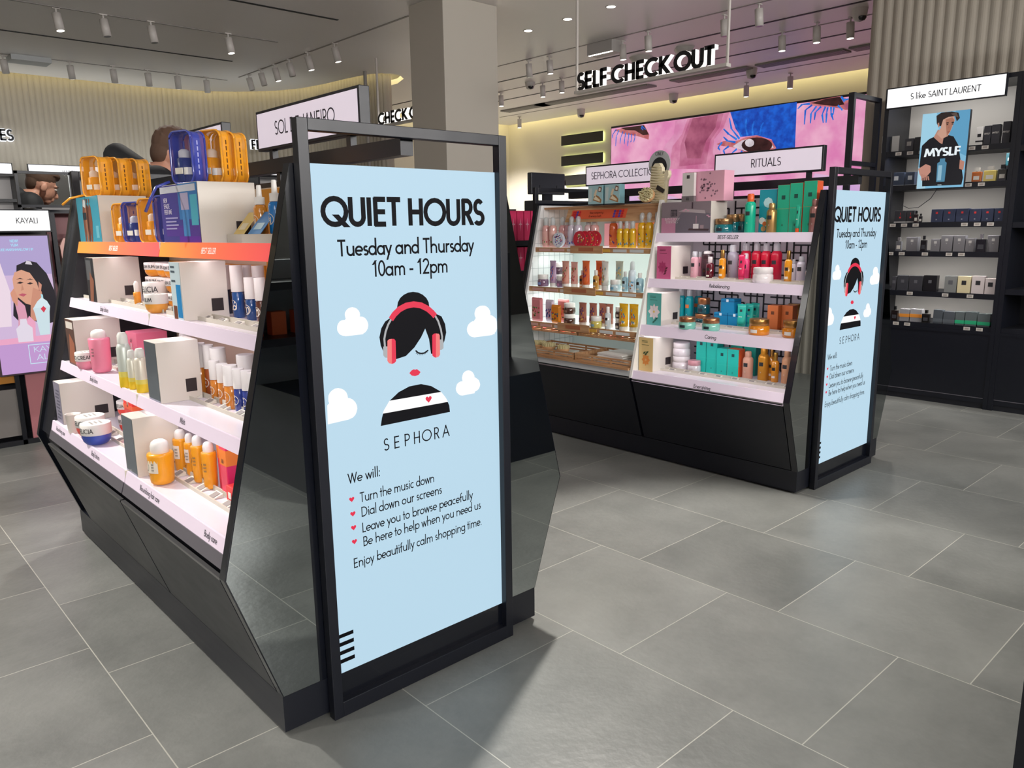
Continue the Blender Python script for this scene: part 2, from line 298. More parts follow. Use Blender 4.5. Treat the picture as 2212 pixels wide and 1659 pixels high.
# thin grey pole in front of the wall nose
mb = MB(); mb.lathe([(.02, 0), (.02, ZC)], M('#8f8b86', .5), 3.90, 6.35, 0, n=10); o = mb.build('pole'); tag(o, 'thin grey floor to ceiling pole at the end of the curved fluted wall', 'pole')
# ---------------------------------------------------------------- LED wall screen
def scr(c1, c2, scale=8., s=.95, sx=1.):
    m, nt, b = nodes_mat('screen_' + c1.strip('#') + c2.strip('#')); b.inputs['Base Color'].default_value = (.01, .01, .01, 1)
    tc = nt.nodes.new('ShaderNodeTexCoord'); mp = nt.nodes.new('ShaderNodeMapping'); mp.inputs['Scale'].default_value = (1, sx, 1); nt.links.new(tc.outputs['Object'], mp.inputs[0])
    n = nt.nodes.new('ShaderNodeTexNoise'); n.inputs['Scale'].default_value = scale; n.inputs['Detail'].default_value = 6; nt.links.new(mp.outputs[0], n.inputs['Vector'])
    r = nt.nodes.new('ShaderNodeValToRGB'); r.color_ramp.elements[0].position = .35; r.color_ramp.elements[1].position = .66; r.color_ramp.elements[0].color = (*lin(c1), 1); r.color_ramp.elements[1].color = (*lin(c2), 1)
    nt.links.new(n.outputs['Fac'], r.inputs[0]); nt.links.new(r.outputs[0], b.inputs['Emission Color']); b.inputs['Emission Strength'].default_value = s; b.inputs['Roughness'].default_value = .5
    return m
XS = 8.52
led = thing('led_screen', 'wide wall screen showing a pink close up of eyes with blue lashes', 'screen', (8.56, 4.5, 1.2))
mb = MB(); mb.box(XS + .004, 2.25, 1.18, 8.597, 6.597 + .01, 2.86, BLKM)
mb.shift(-8.56, -4.5, -1.2); mb.build('screen_housing', led)
mb = MB(); L1 = []
SPC = [0]
def sp(pts, mat, k=0): SPC[0] += 1; mb.poly([(XS - .0006 * k - SPC[0] * 1e-5, y, z) for y, z in pts], mat)
PK1 = scr('#dd7fb4', '#eeb0cc', 3.); PK2 = scr('#c2648f', '#d98fae', 5.); PK15 = scr('#d47fac', '#e0a0c0', 5.); PK25 = scr('#ac5078', '#c67a98', 5.); PK3 = scr('#8c3f5e', '#b0607c', 6.); LIL = scr('#cfa3d6', '#e0bcd9', 3.); BLU = scr('#0a3fae', '#1664d8', 14., .9); DK = scr('#2a1216', '#4a2426', 9., .8); BL2 = scr('#0f56c0', '#2a86ea', 14., .95); SK = scr('#b2545e', '#cf7f80', 12.)
base = [(6.597, 2.83), (3.506, 2.849)]
base2 = [(3.496, 2.818), (2.694, 2.839)]
yA, yB = base[0][0], base[1][0]; yC = 2.78; zt = base[0][1]
sp([(yA, 1.2), (yB, 1.2), (yB, zt), (yA, zt)], PK1)
sp([(yB, 1.2), (yC - .5, 1.2), (yC - .5, zt), (yB, zt)], PK1)
sp([(yA, 1.2), (yA - 2.0, 1.2), (yA - 1.8, 1.55), (yA - 1.2, 1.75), (yA, 1.9)], LIL, 1)
sp([(yB - .0, 1.2), (yC - .5, 1.2), (yC - .5, 1.75), (yB - .3, 1.95)], LIL, 1)
sp([(5.385, 2.818), (4.466, 2.837), (4.488, 2.635), (4.627, 2.435), (4.547, 2.087), (5.654, 2.157), (5.589, 2.46), (5.403, 2.633)], PK15, 1)
sp([(5.176, 2.818), (4.487, 2.836), (4.573, 2.644), (4.717, 2.497), (4.731, 2.317), (4.634, 2.092), (5.483, 2.146), (5.421, 2.465), (5.261, 2.62)], PK2, 1)
sp([(5.13, 2.821), (4.581, 2.829), (4.637, 2.65), (4.781, 2.484), (4.835, 2.179), (5.293, 2.172), (5.279, 2.472), (5.204, 2.652)], PK25, 1.5)
sp([(5.085, 2.819), (4.666, 2.828), (4.702, 2.657), (4.848, 2.49), (4.928, 2.259), (5.156, 2.275), (5.211, 2.504), (5.147, 2.665)], PK3, 2)
sp([(6.536, 2.8), (6.335, 2.82), (5.947, 2.818), (5.852, 2.666), (5.865, 2.599), (6.071, 2.667), (6.333, 2.721)], SK, 1)
sp([(6.402, 2.821), (5.959, 2.817), (5.86, 2.672), (5.968, 2.671), (6.124, 2.756), (6.308, 2.778)], DK, 2)
sp([(4.476, 2.836), (3.506, 2.849), (3.497, 2.268), (3.774, 2.243), (3.832, 2.418), (4.052, 2.492), (4.284, 2.493), (4.382, 2.607)], BLU, 1)
sp([(4.681, 2.431), (4.564, 2.462), (4.354, 2.447), (4.232, 2.479), (4.052, 2.492), (3.832, 2.409), (3.759, 2.301), (3.94, 2.256), (4.222, 2.286), (4.37, 2.36), (4.561, 2.393)], SK, 2)
sp([(4.417, 2.381), (4.271, 2.448), (4.05, 2.465), (3.84, 2.384), (3.798, 2.313), (3.961, 2.278), (4.223, 2.302), (4.349, 2.349)], scr('#c9b6c4', '#e2d2dc', 6.), 3)
sp([(3.819, 2.345), (3.831, 2.377), (3.865, 2.407), (3.916, 2.433), (3.979, 2.453), (4.05, 2.465), (4.121, 2.466), (4.185, 2.458), (4.236, 2.44), (4.268, 2.414), (4.278, 2.384), (4.265, 2.351), (4.23, 2.32), (4.177, 2.293), (4.111, 2.274), (4.04, 2.263), (3.969, 2.263), (3.907, 2.272), (3.858, 2.29), (3.828, 2.315)], DK, 4)
sp([(4.089, 2.397), (4.093, 2.414), (4.103, 2.429), (4.119, 2.442), (4.138, 2.451), (4.16, 2.456), (4.181, 2.455), (4.2, 2.449), (4.215, 2.439), (4.224, 2.425), (4.226, 2.409), (4.222, 2.393), (4.212, 2.377), (4.196, 2.364), (4.176, 2.355), (4.154, 2.351), (4.133, 2.352), (4.115, 2.357), (4.1, 2.368), (4.091, 2.381)], scr('#c4b8c0', '#f0e8ee', 6.), 5)
sp([(3.358, 2.822), (3.141, 2.842), (2.944, 2.85), (2.759, 2.762), (2.74, 2.696), (2.848, 2.676), (3.019, 2.728), (3.193, 2.762), (3.311, 2.783)], SK, 1)
sp([(3.313, 2.812), (3.126, 2.84), (2.943, 2.843), (2.881, 2.745), (2.992, 2.738), (3.136, 2.767)], DK, 2)
sp([(2.739, 2.708), (2.743, 2.722), (2.754, 2.736), (2.771, 2.747), (2.791, 2.756), (2.813, 2.761), (2.835, 2.761), (2.855, 2.758), (2.87, 2.75), (2.88, 2.739), (2.882, 2.725), (2.878, 2.711), (2.866, 2.697), (2.85, 2.686), (2.829, 2.677), (2.807, 2.672), (2.785, 2.672), (2.765, 2.676), (2.75, 2.684), (2.741, 2.695)], PK3, 3)
def lash(pts, w, k=5):
    for (a, b), (c, d) in zip(pts, pts[1:]):
        L = math.hypot(c - a, d - b); nx, ny = -(d - b) / L * w / 2, (c - a) / L * w / 2
        mb.poly([(XS - .0006 * k, a + nx, b + ny), (XS - .0006 * k, a - nx, b - ny), (XS - .0006 * k, c - nx * .5, d - ny * .5), (XS - .0006 * k, c + nx * .5, d + ny * .5)], BL2)
for q in [[(6.496, 2.806), (6.571, 2.733), (6.575, 2.683)], [(6.441, 2.791), (6.494, 2.696), (6.505, 2.556)], [(6.361, 2.763), (6.407, 2.668), (6.416, 2.589)], [(6.307, 2.738), (6.326, 2.641), (6.33, 2.571)], [(6.241, 2.728), (6.257, 2.615), (6.263, 2.536)], [(6.188, 2.711), (6.194, 2.609), (6.212, 2.591)], [(6.123, 2.701), (6.127, 2.643), (6.146, 2.585)], [(5.997, 2.806), (5.92, 2.75)], [(6.009, 2.788), (5.97, 2.745)]]: lash(q, .02)
for q in [[(4.354, 2.464), (4.484, 2.547), (4.572, 2.626)], [(4.284, 2.493), (4.362, 2.623), (4.408, 2.715)], [(4.192, 2.498), (4.228, 2.609), (4.223, 2.713)], [(4.313, 2.469), (4.445, 2.614), (4.483, 2.758)], [(4.112, 2.498), (4.127, 2.599), (4.102, 2.683)], [(4.374, 2.431), (4.501, 2.46), (4.567, 2.519)], [(4.012, 2.489), (3.998, 2.586), (3.962, 2.651)], [(4.476, 2.386), (4.559, 2.34), (4.535, 2.284)], [(4.348, 2.34), (4.419, 2.293), (4.428, 2.249)], [(4.264, 2.307), (4.303, 2.266), (4.292, 2.248)], [(4.585, 2.449), (4.647, 2.383), (4.613, 2.344)]]: lash(q, .03)
for q in [[(3.328, 2.805), (3.432, 2.811), (3.489, 2.763)], [(3.297, 2.788), (3.383, 2.737), (3.386, 2.562)], [(3.237, 2.767), (3.305, 2.688), (3.305, 2.567)], [(3.178, 2.754), (3.247, 2.695), (3.256, 2.602)], [(3.12, 2.747), (3.157, 2.658), (3.136, 2.556)], [(3.091, 2.737), (3.1, 2.665), (3.1, 2.553)], [(3.048, 2.736), (3.043, 2.659), (3.009, 2.576)], [(3.012, 2.728), (3.014, 2.656), (3.04, 2.619)], [(2.964, 2.741), (2.912, 2.696), (2.904, 2.676)], [(2.929, 2.841), (2.884, 2.797), (2.83, 2.803)], [(2.914, 2.826), (2.883, 2.771)]]: lash(q, .026)
mb.shift(-8.56, -4.5, -1.2); mb.build('screen_face', led)
# halo-lit black bars beside the screen
HALO = E('#f4ff9a', 4.2)
for i, (pa, nm) in enumerate((([(7.719, 2.821), (6.802, 2.824), (6.801, 2.665), (7.719, 2.664)], 'topmost'), ([(7.719, 2.49), (6.798, 2.496), (6.797, 2.335), (7.72, 2.333)], 'middle'), ([(7.72, 2.171), (6.795, 2.181), (6.793, 2.018), (7.72, 2.004)], 'lowest and half hidden'))):
    y1 = (pa[0][0] + pa[3][0]) / 2; y0 = (pa[1][0] + pa[2][0]) / 2; z1 = (pa[0][1] + pa[1][1]) / 2; z0 = (pa[2][1] + pa[3][1]) / 2
    t = thing('wall_bar', nm + ' black halo lit bar on the cream wall left of the screen', 'sign', (8.55, (y0 + y1) / 2, z0), group='halo lit wall bars')
    mb = MB(); mb.box(0, y0 - (y0 + y1) / 2, 0, .012, y1 - (y0 + y1) / 2, z1 - z0, M('#101014', .4)); mb.build('front_panel', t)
    mb = MB(); mb.box(.02, y0 - (y0 + y1) / 2 + .01, .012, .03, y1 - (y0 + y1) / 2 - .01, z1 - z0 - .012, HALO); mb.box(.012, -.2, .04, .05, .2, z1 - z0 - .04, BLKM); mb.build('halo_lamp', t)
# ================================================================ GONDOLAS
GL_L, W0, W1, Z1, W2, Z2, ZP, WF, DF, DM, WM, HF, TW = 1.986, .4560, .5800, .4794, .3377, 1.4637, .1151, .328, .0283, .030, .350, 1.566, .0285
def prof(z): return W1 + (W2 - W1) * (z - Z1) / (Z2 - Z1)
MIR = M('#a3a9a9', .015, 1.); GREY = M('#6d6a72', .35, .3); SILV = M('#9a9a9c', .3, .9)
PINKF = M('#d9cbdb', .35, emit=.2, ecol='#eedcee'); SHELF = M('#ddd6e0', .22, emit=.07, ecol='#f2e4f4'); ORG = None  # SHELF glows faintly in place of LED light falling on it
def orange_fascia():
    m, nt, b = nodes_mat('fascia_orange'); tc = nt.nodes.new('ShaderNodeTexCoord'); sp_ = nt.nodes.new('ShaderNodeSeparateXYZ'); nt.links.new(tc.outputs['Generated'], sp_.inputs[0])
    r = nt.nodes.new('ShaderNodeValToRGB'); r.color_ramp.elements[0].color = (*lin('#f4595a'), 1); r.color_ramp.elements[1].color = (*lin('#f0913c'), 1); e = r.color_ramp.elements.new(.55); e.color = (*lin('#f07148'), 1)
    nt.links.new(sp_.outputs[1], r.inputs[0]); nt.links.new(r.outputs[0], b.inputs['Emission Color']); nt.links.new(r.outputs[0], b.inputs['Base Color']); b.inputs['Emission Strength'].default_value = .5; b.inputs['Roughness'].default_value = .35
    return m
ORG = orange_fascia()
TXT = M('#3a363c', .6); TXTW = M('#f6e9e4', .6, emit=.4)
def shelf(parent, s, y0, y1, zt, hf, words, wx=None, orange=False, rail=None, depth=.05, led=2.2, fs=.017, band=0.):
    """one bay of one shelf: slab > fascia, price rail; s = -1 customer side facing -X"""
    xt = prof(zt) - .008; zb = zt - hf; xb = prof(zb) - .008; surf = zt - .003
    mb = MB(); mb.box(*sorted((s * (xt - .006), s * depth))[:1], y0, surf - .016, *sorted((s * (xt - .006), s * depth))[1:], y1, surf, SHELF); sh = mb.build('shelf', parent)
    mb = MB(); fm = ORG if orange else PINKF
    mb.prism([(s * xt, zt), (s * xb, zb), (s * (xb - .006), zb), (s * (xt - .006), zt)], 1, y0, y1, fm)
    if words:
        L = math.hypot(xb - xt, hf); up = Vector((s * (xt - xb) / L, 0, hf / L)); o = Vector((s * xb, 0, zb)) + up * (hf * .32) + Vector((s * .0008, 0, 0))
        for w_, yy in (words if isinstance(words, list) else [(words, (y0 + y1) / 2)]):
            text(mb, w_, (o.x, yy, o.z), (0, s, 0), up, fs, TXTW if orange else TXT, .13, center=True)
    mb.build('fascia', sh)
    if rail:
        xr0, xr1, n = rail; mb = MB(); RM = M('#cfcabd', .4); mb.box(*sorted((s * xr0, s * (xr0 - .004)))[:1], y0 + .01, surf, *sorted((s * xr0, s * (xr0 - .004)))[1:], y1 - .01, surf + .012, RM)
        mb.box(*sorted((s * xr1, s * (xr1 + .004)))[:1], y0 + .01, surf, *sorted((s * xr1, s * (xr1 + .004)))[1:], y1 - .01, surf + .016, RM)
        for k in range(n):
            yy = y0 + .04 + (y1 - y0 - .12) * k / max(1, n - 1)
            mb.prism([(s * (xr0 - .008), surf + .001), (s * (xr1 + .01), surf + .012), (s * (xr1 + .01), surf + .001)], 1, yy, yy + .045, M('#dfdbd0', .5))
            e = .0006; a = Vector((s * (xr0 - .012), 0, surf + .0028)); b_ = Vector((s * (xr1 + .014), 0, surf + .0112))
            mb.poly([(a.x, yy + .008, a.z + e), (a.x, yy + .037, a.z + e), (b_.x, yy + .037, b_.z + e), (b_.x, yy + .008, b_.z + e)], M('#8f8a88', .6))
        mb.build('price_rail', sh)
    if led and s < 0:
        led *= .2
        area(parent.location.x + s * (xb - .03), (y0 + y1) / 2, zb + .006 + (hf - .016 - .02) * 0 + .001, .02, y1 - y0 - .04, led, (0, -.45, 0), (1, .93, .97), 160)
    return sh
def sign_box(parent, y0, y1, words, z0=1.572, z1=1.700, h=.045):
    mb = MB(); mb.box(-.017, y0, z0, .017, y1, z1, BLK); sb = mb.build('sign_box', parent, bevel=.002)
    mb = MB()
    FACE = M('#d2c8d4', .4, emit=.5, ecol='#f0e4f2'); b = .009
    for s in (-1, 1):
        mb.add([(s * .0176, y0 + b, z0 + b), (s * .0176, y1 - b, z0 + b), (s * .0176, y1 - b, z1 - b), (s * .0176, y0 + b, z1 - b)], [(0, 1, 2, 3)], FACE)
        text(mb, words, (s * .0184, (y0 + y1) / 2, (z0 + z1) / 2 - h / 2), (0, s, 0), (0, 0, 1), h, M('#141418', .6), .1, center=True)
    mb.build('sign_face', sb); mb = MB()
    for y in (y0 + .08, y1 - .08): mb.box(-.01, y - .012, 1.54, .01, y + .012, z0 + .002, BLK)
    mb.build('sign_foot', sb)
def gondola(name, label, ox, bays, shelves_fn, signs, back_mat, lattice=False, deck=True):
    g = thing(name, label, 'display shelf', (ox, 0, 0))
    mb = MB(); mb.box(-W0, DM + .002, .012, W0, GL_L - .002, ZP, BLK); mb.box(-W0 + .02, DM + .02, 0, W0 - .02, GL_L - .02, .014, BLKM); mb.build('plinth', g)
    mb = MB(); mb.prism([(-W0 + .02, ZP), (W0 - .02, ZP), (W1 - .03, .47), (W1 - .03, .485), (-W1 + .03, .485), (-W1 + .03, .47)], 1, DM + .005, GL_L - .005, BLKM); mb.build('carcass', g)
    for s in (-1, 1):
        for y0, y1 in bays:
            mb = MB(); mb.prism([(s * (W0 + .002), ZP + .004), (s * (W1 - .002), Z1 - .008), (s * (W1 - .014), Z1 - .004), (s * (W0 - .018), ZP + .004)], 1, y0 + .002, y1 - .002, BLK)
            bp = mb.build('base_panel', g)
            mb = MB(); mb.prism([(s * (W1 - .0015), Z1 - .0085), (s * (W1 - .0025), Z1 - .0035), (s * (W1 - .014), Z1 - .003), (s * (W1 - .014), Z1 - .006)], 1, y0 + .002, y1 - .002, SILV); mb.build('edge_trim', bp)
            if not deck: continue
            mb = MB(); a, b = prof(.496) - .004, prof(.53) - .006; mb.prism([(s * a, .496), (s * b, .53), (s * (b - .03), .53), (s * (a - .02), .49)], 1, y0 + .001, y1 - .001, GREY); mb.build('deck_edge', g)
    for y0, y1, sg in ((DM, DM + .03, -1), (GL_L - .03, GL_L, 1)):
        pts = [(-W0, ZP), (W0, ZP), (W1, Z1), (W2, Z2), (-W2, Z2), (-W1, Z1)]
        mb = MB(); mb.prism(pts, 1, y0, y1, BLKG); ep = mb.build('end_panel', g)
        yf = y0 - .0012 if sg < 0 else y1 + .0012
        for s in (-1, 1):
            mb = MB(); e = .004; q = [(s * WM, ZP + .002), (s * (W0 - .002), ZP + .002), (s * (W1 - e), Z1), (s * (WM + .003), prof_inv(WM + .003))]
            v = [(x, yf, z) for x, z in q]; mb.poly(v if s * sg > 0 else v[::-1], MIR); mb.build('mirror_panel', ep)
    for y0 in (0., GL_L + .002):
        mb = MB(); y1 = y0 + DF; f = []
        mb.box(-WF, y0, 0, -WF + TW, y1, HF, BLK); mb.box(WF - TW, y0, 0, WF, y1, HF, BLK); mb.box(-WF + TW, y0, HF - TW, WF - TW, y1, HF, BLK); mb.box(-WF + TW, y0, 0, WF - TW, y1, .044, BLK)
        mb.build('end_frame', g, bevel=.0015)
    mb = MB(); mb.box(-WF + TW, .0215, .044, WF - TW, .03, .1165, BLKG); mb.build('kick_panel', g)
    mb = MB(); mb.box(-WF + TW, .0215, .1165, WF - TW, .03, 1.4642, BLKM); pb = mb.build('lightbox', g)
    poster(pb)
    mb = MB(); mb.box(-.025, DM + .03, .485, .025, GL_L - .03, 1.45, back_mat); bk_ = mb.build('back_panel', g)
    mb = MB(); mb.box(-.026, DM + .03, 1.45, .026, GL_L - .03, 1.466, BLK); mb.build('back_cap', bk_)
    if lattice:
        mb = MB(); rnd = random.Random(3); st = .04; LM = M('#17171c', .5)
        yy0, yy1 = bays[0]
        ny = int((yy1 - yy0) / st); nz = int((1.45 - .52) / st); w = .004
        for i in range(ny):
            for k in range(nz):
                y = yy0 + i * st; z = .52 + k * st
                if (i * 7 + k * 3 + (i * k) % 5) % 4 != 0: mb.box(-.0285, y, z - w, -.025, y + st, z + w, LM)
                if (i * 5 + k * 11 + (i * k) % 3) % 4 != 1: mb.box(-.0285, y - w, z, -.025, y + w, z + st, LM)
        mb.build('lattice', bk_)
    mb = MB(); mb.box(-.02, DF, 1.497, .02, GL_L + .002, 1.541, BLK); mb.build('top_rail', g)
    mb = MB()
    for y in (.75, 1.5): mb.box(-.012, y - .012, 1.466, .012, y + .012, 1.497, BLK)
    mb.build('rail_post', g)
    for y0, y1, w_ in signs: sign_box(g, y0, y1, w_)
    shelves_fn(g)
    return g
def prof_inv(x): return Z1 + (x - W1) * (Z2 - Z1) / (W2 - W1)
# ---------------------------------------------------------------- poster (same print on both end caps)
SKYB = E('#b9d8ea', 1.0); INK = M('#0b0b11', .6); INK.node_tree.nodes['Principled BSDF'].inputs['Specular IOR Level'].default_value = .12; PRED = E('#ea2148', .95); PLR = E('#f87a78', .95); PWH = E('#ffffff', 1.0); PGR = E('#b3b5b8', .9)
def poster(parent):
    mb = MB(); Y0 = .0213
    cnt = [0]
    def pl(pts, mat, k): cnt[0] += 1; mb.poly([(x, Y0 - .00025 * k - cnt[0] * 2e-6, z) for x, z in pts], mat)
    pl([(-WF + TW, .1165), (WF - TW, .1165), (WF - TW, 1.4642), (-WF + TW, 1.4642)], SKYB, 0)
    def line(s, bl, br, tp, t, k=1):
        a = Vector((bl[0], Y0 - .00025 * k, bl[1])); b = Vector((br[0], Y0 - .00025 * k, br[1])); ax = (b - a); w = ax.length; ax.normalize()
        text(mb, s, a, ax, (0, 0, 1), tp, INK, t, width=w)
    for s, q, h, t in [('QUIET HOURS', [(-0.266, 1.317), (0.256, 1.314)], 0, 0.185), ('Tuesday and Thursday', [(-0.227, 1.245), (0.215, 1.237)], 0, 0.135), ('10am - 12pm', [(-0.129, 1.187), (0.119, 1.184)], 0, 0.125), ('We will:', [(-0.235, 0.647), (-0.134, 0.645)], 0, 0.11), ('Turn the music down', [(-0.202, 0.59), (0.047, 0.582)], 0, 0.11), ('Dial down our screens', [(-0.201, 0.549), (0.073, 0.54)], 0, 0.11), ('Leave you to browse peacefully', [(-0.201, 0.508), (0.189, 0.491)], 0, 0.11), ('Be here to help when you need us', [(-0.2, 0.469), (0.22, 0.45)], 0, 0.11), ('Enjoy beautifully calm shopping time.', [(-0.233, 0.413), (0.222, 0.399)], 0, 0.11)]:
        hh = {'QUIET HOURS': .0715, 'Tuesday and Thursday': .0415, '10am - 12pm': .0425}.get(s, .0285)
        line(s, (q[0][0], (q[0][1] + q[1][1]) / 2), (q[1][0], (q[0][1] + q[1][1]) / 2), hh, t)
    q = [(-0.128, 0.712), (0.113, 0.707)]; zb = (q[0][1] + q[1][1]) / 2 + .003; x = q[0][0]; st = (q[1][0] - x) / 7.05
    for i, c in enumerate('SEPHORA'):
        text(mb, c, (x + st * (i + .5), Y0 - .0003, zb), (1, 0, 0), (0, 0, 1), .0355, INK, .1, center=True)
    def blob(pts, mat, k): pl(pts, mat, k)
    for c in [[(-0.172, 1.09), (-0.173, 1.097), (-0.176, 1.102), (-0.181, 1.107), (-0.187, 1.11), (-0.194, 1.112), (-0.201, 1.111), (-0.207, 1.109), (-0.212, 1.105), (-0.216, 1.1), (-0.217, 1.094), (-0.216, 1.088), (-0.214, 1.082), (-0.209, 1.077), (-0.203, 1.074), (-0.196, 1.072), (-0.189, 1.073), (-0.182, 1.075), (-0.177, 1.079), (-0.174, 1.084)], [(-0.199, 1.059), (-0.2, 1.065), (-0.202, 1.071), (-0.207, 1.076), (-0.212, 1.08), (-0.219, 1.081), (-0.226, 1.081), (-0.232, 1.079), (-0.237, 1.074), (-0.24, 1.069), (-0.241, 1.063), (-0.241, 1.056), (-0.238, 1.05), (-0.234, 1.045), (-0.228, 1.042), (-0.222, 1.04), (-0.215, 1.041), (-0.209, 1.043), (-0.204, 1.047), (-0.2, 1.052)], [(-0.149, 1.061), (-0.15, 1.068), (-0.153, 1.075), (-0.158, 1.081), (-0.165, 1.085), (-0.172, 1.086), (-0.18, 1.086), (-0.187, 1.083), (-0.193, 1.078), (-0.196, 1.072), (-0.198, 1.065), (-0.197, 1.058), (-0.194, 1.051), (-0.189, 1.045), (-0.183, 1.041), (-0.175, 1.039), (-0.167, 1.04), (-0.16, 1.043), (-0.155, 1.047), (-0.151, 1.053)], [(-0.233, 1.065), (-0.212, 1.087), (-0.178, 1.086), (-0.157, 1.063), (-0.166, 1.039), (-0.219, 1.039)], [(0.207, 0.872), (0.206, 0.879), (0.203, 0.885), (0.198, 0.891), (0.191, 0.895), (0.184, 0.897), (0.176, 0.897), (0.17, 0.895), (0.164, 0.891), (0.161, 0.885), (0.159, 0.878), (0.16, 0.871), (0.163, 0.864), (0.168, 0.859), (0.175, 0.855), (0.182, 0.852), (0.19, 0.852), (0.197, 0.855), (0.202, 0.859), (0.206, 0.865)], [(0.184, 0.843), (0.183, 0.849), (0.18, 0.856), (0.174, 0.861), (0.168, 0.865), (0.16, 0.868), (0.153, 0.868), (0.146, 0.866), (0.14, 0.862), (0.137, 0.856), (0.135, 0.85), (0.136, 0.843), (0.139, 0.837), (0.145, 0.831), (0.151, 0.827), (0.159, 0.825), (0.166, 0.825), (0.173, 0.827), (0.179, 0.831), (0.183, 0.836)], [(0.228, 0.848), (0.226, 0.855), (0.223, 0.862), (0.217, 0.867), (0.21, 0.872), (0.202, 0.874), (0.194, 0.874), (0.187, 0.872), (0.181, 0.868), (0.178, 0.862), (0.176, 0.856), (0.177, 0.849), (0.181, 0.842), (0.186, 0.837), (0.193, 0.833), (0.201, 0.83), (0.209, 0.83), (0.216, 0.832), (0.222, 0.836), (0.226, 0.842)], [(0.143, 0.85), (0.165, 0.868), (0.2, 0.865), (0.219, 0.853), (0.205, 0.825), (0.159, 0.825)], [(0.274, 1.057), (0.272, 1.065), (0.268, 1.072), (0.261, 1.078), (0.253, 1.082), (0.243, 1.083), (0.234, 1.083), (0.225, 1.08), (0.218, 1.076), (0.214, 1.069), (0.212, 1.062), (0.213, 1.055), (0.217, 1.048), (0.224, 1.042), (0.232, 1.038), (0.242, 1.036), (0.252, 1.036), (0.26, 1.039), (0.267, 1.044), (0.272, 1.05)], [(0.241, 1.013), (0.239, 1.021), (0.235, 1.028), (0.229, 1.034), (0.221, 1.038), (0.212, 1.04), (0.203, 1.04), (0.195, 1.037), (0.188, 1.032), (0.184, 1.026), (0.182, 1.019), (0.183, 1.011), (0.187, 1.004), (0.193, 0.998), (0.201, 0.994), (0.21, 0.992), (0.219, 0.992), (0.228, 0.995), (0.235, 0.999), (0.239, 1.006)], [(0.189, 1.019), (0.218, 1.05), (0.265, 1.049), (0.27, 1.024), (0.269, 0.992), (0.212, 0.992)], [(-0.221, 0.876), (-0.222, 0.885), (-0.225, 0.893), (-0.231, 0.9), (-0.239, 0.905), (-0.248, 0.908), (-0.257, 0.908), (-0.265, 0.905), (-0.272, 0.9), (-0.277, 0.893), (-0.278, 0.885), (-0.278, 0.877), (-0.274, 0.868), (-0.268, 0.861), (-0.26, 0.856), (-0.252, 0.853), (-0.243, 0.853), (-0.234, 0.856), (-0.227, 0.861), (-0.223, 0.868)], [(-0.195, 0.845), (-0.196, 0.854), (-0.2, 0.863), (-0.207, 0.871), (-0.215, 0.876), (-0.225, 0.879), (-0.234, 0.879), (-0.243, 0.877), (-0.25, 0.871), (-0.255, 0.864), (-0.257, 0.855), (-0.256, 0.846), (-0.253, 0.837), (-0.246, 0.83), (-0.238, 0.824), (-0.229, 0.821), (-0.219, 0.821), (-0.21, 0.823), (-0.202, 0.829), (-0.198, 0.836)], [(-0.282, 0.868), (-0.267, 0.879), (-0.228, 0.871), (-0.205, 0.851), (-0.221, 0.82), (-0.284, 0.818)]]: blob([(max(-.2985, a), b) for a, b in c], PWH, 1)
    pl([(min(.2985, a), b) for a, b in [(0.302, 1.02), (0.3, 1.029), (0.296, 1.039), (0.288, 1.046), (0.279, 1.051), (0.269, 1.054), (0.259, 1.053), (0.25, 1.049), (0.242, 1.043), (0.238, 1.035), (0.236, 1.026), (0.237, 1.016), (0.241, 1.007), (0.248, 0.999), (0.257, 0.994), (0.268, 0.992), (0.278, 0.992), (0.287, 0.996), (0.295, 1.002), (0.3, 1.01)]], PWH, 1)
    pl([(min(.2985, a), b) for a, b in [(0.231, 1.027), (0.29, 1.027), (0.289, 0.994), (0.23, 0.993)]], PWH, 1)
    def ribbon(pts, w, mat, k):
        for (a, b), (c, d) in zip(pts, pts[1:]):
            L = math.hypot(c - a, d - b) or 1; nx, ny = -(d - b) / L * w / 2, (c - a) / L * w / 2; e = .18
            ux, uy = (c - a) * e * .3, (d - b) * e * .3
            pl([(a - nx - ux, b - ny - uy), (c - nx + ux, d - ny + uy), (c + nx + ux, d + ny + uy), (a + nx - ux, b + ny - uy)], mat, k)
    ribbon([(-0.076, 1.073), (-0.088, 1.057), (-0.097, 1.039), (-0.102, 1.02), (-0.101, 0.995)], .006, PGR, 3)
    ribbon([(0.068, 1.069), (0.079, 1.051), (0.087, 1.028), (0.091, 1.007), (0.09, 0.987)], .006, PGR, 3)
    pl([(0.05, 1.093), (0.048, 1.107), (0.041, 1.119), (0.029, 1.129), (0.014, 1.136), (-0.003, 1.139), (-0.019, 1.138), (-0.034, 1.133), (-0.046, 1.125), (-0.054, 1.114), (-0.057, 1.101), (-0.055, 1.088), (-0.049, 1.076), (-0.037, 1.066), (-0.023, 1.059), (-0.006, 1.055), (0.01, 1.056), (0.026, 1.061), (0.039, 1.069), (0.047, 1.08)], INK, 2)
    pl([(-0.035, 0.966), (-0.006, 0.986), (0.018, 1.012), (0.033, 1.035), (0.045, 1.004), (0.05, 0.962), (0.059, 0.961), (0.087, 0.973), (0.099, 0.994), (0.106, 1.017), (0.103, 1.041), (0.091, 1.064), (0.07, 1.074), (0.05, 1.09), (0.022, 1.104), (-0.006, 1.109), (-0.033, 1.106), (-0.061, 1.092), (-0.081, 1.074), (-0.097, 1.066), (-0.11, 1.049), (-0.117, 1.026), (-0.114, 1.003), (-0.104, 0.981), (-0.086, 0.965), (-0.068, 0.961)], INK, 2)
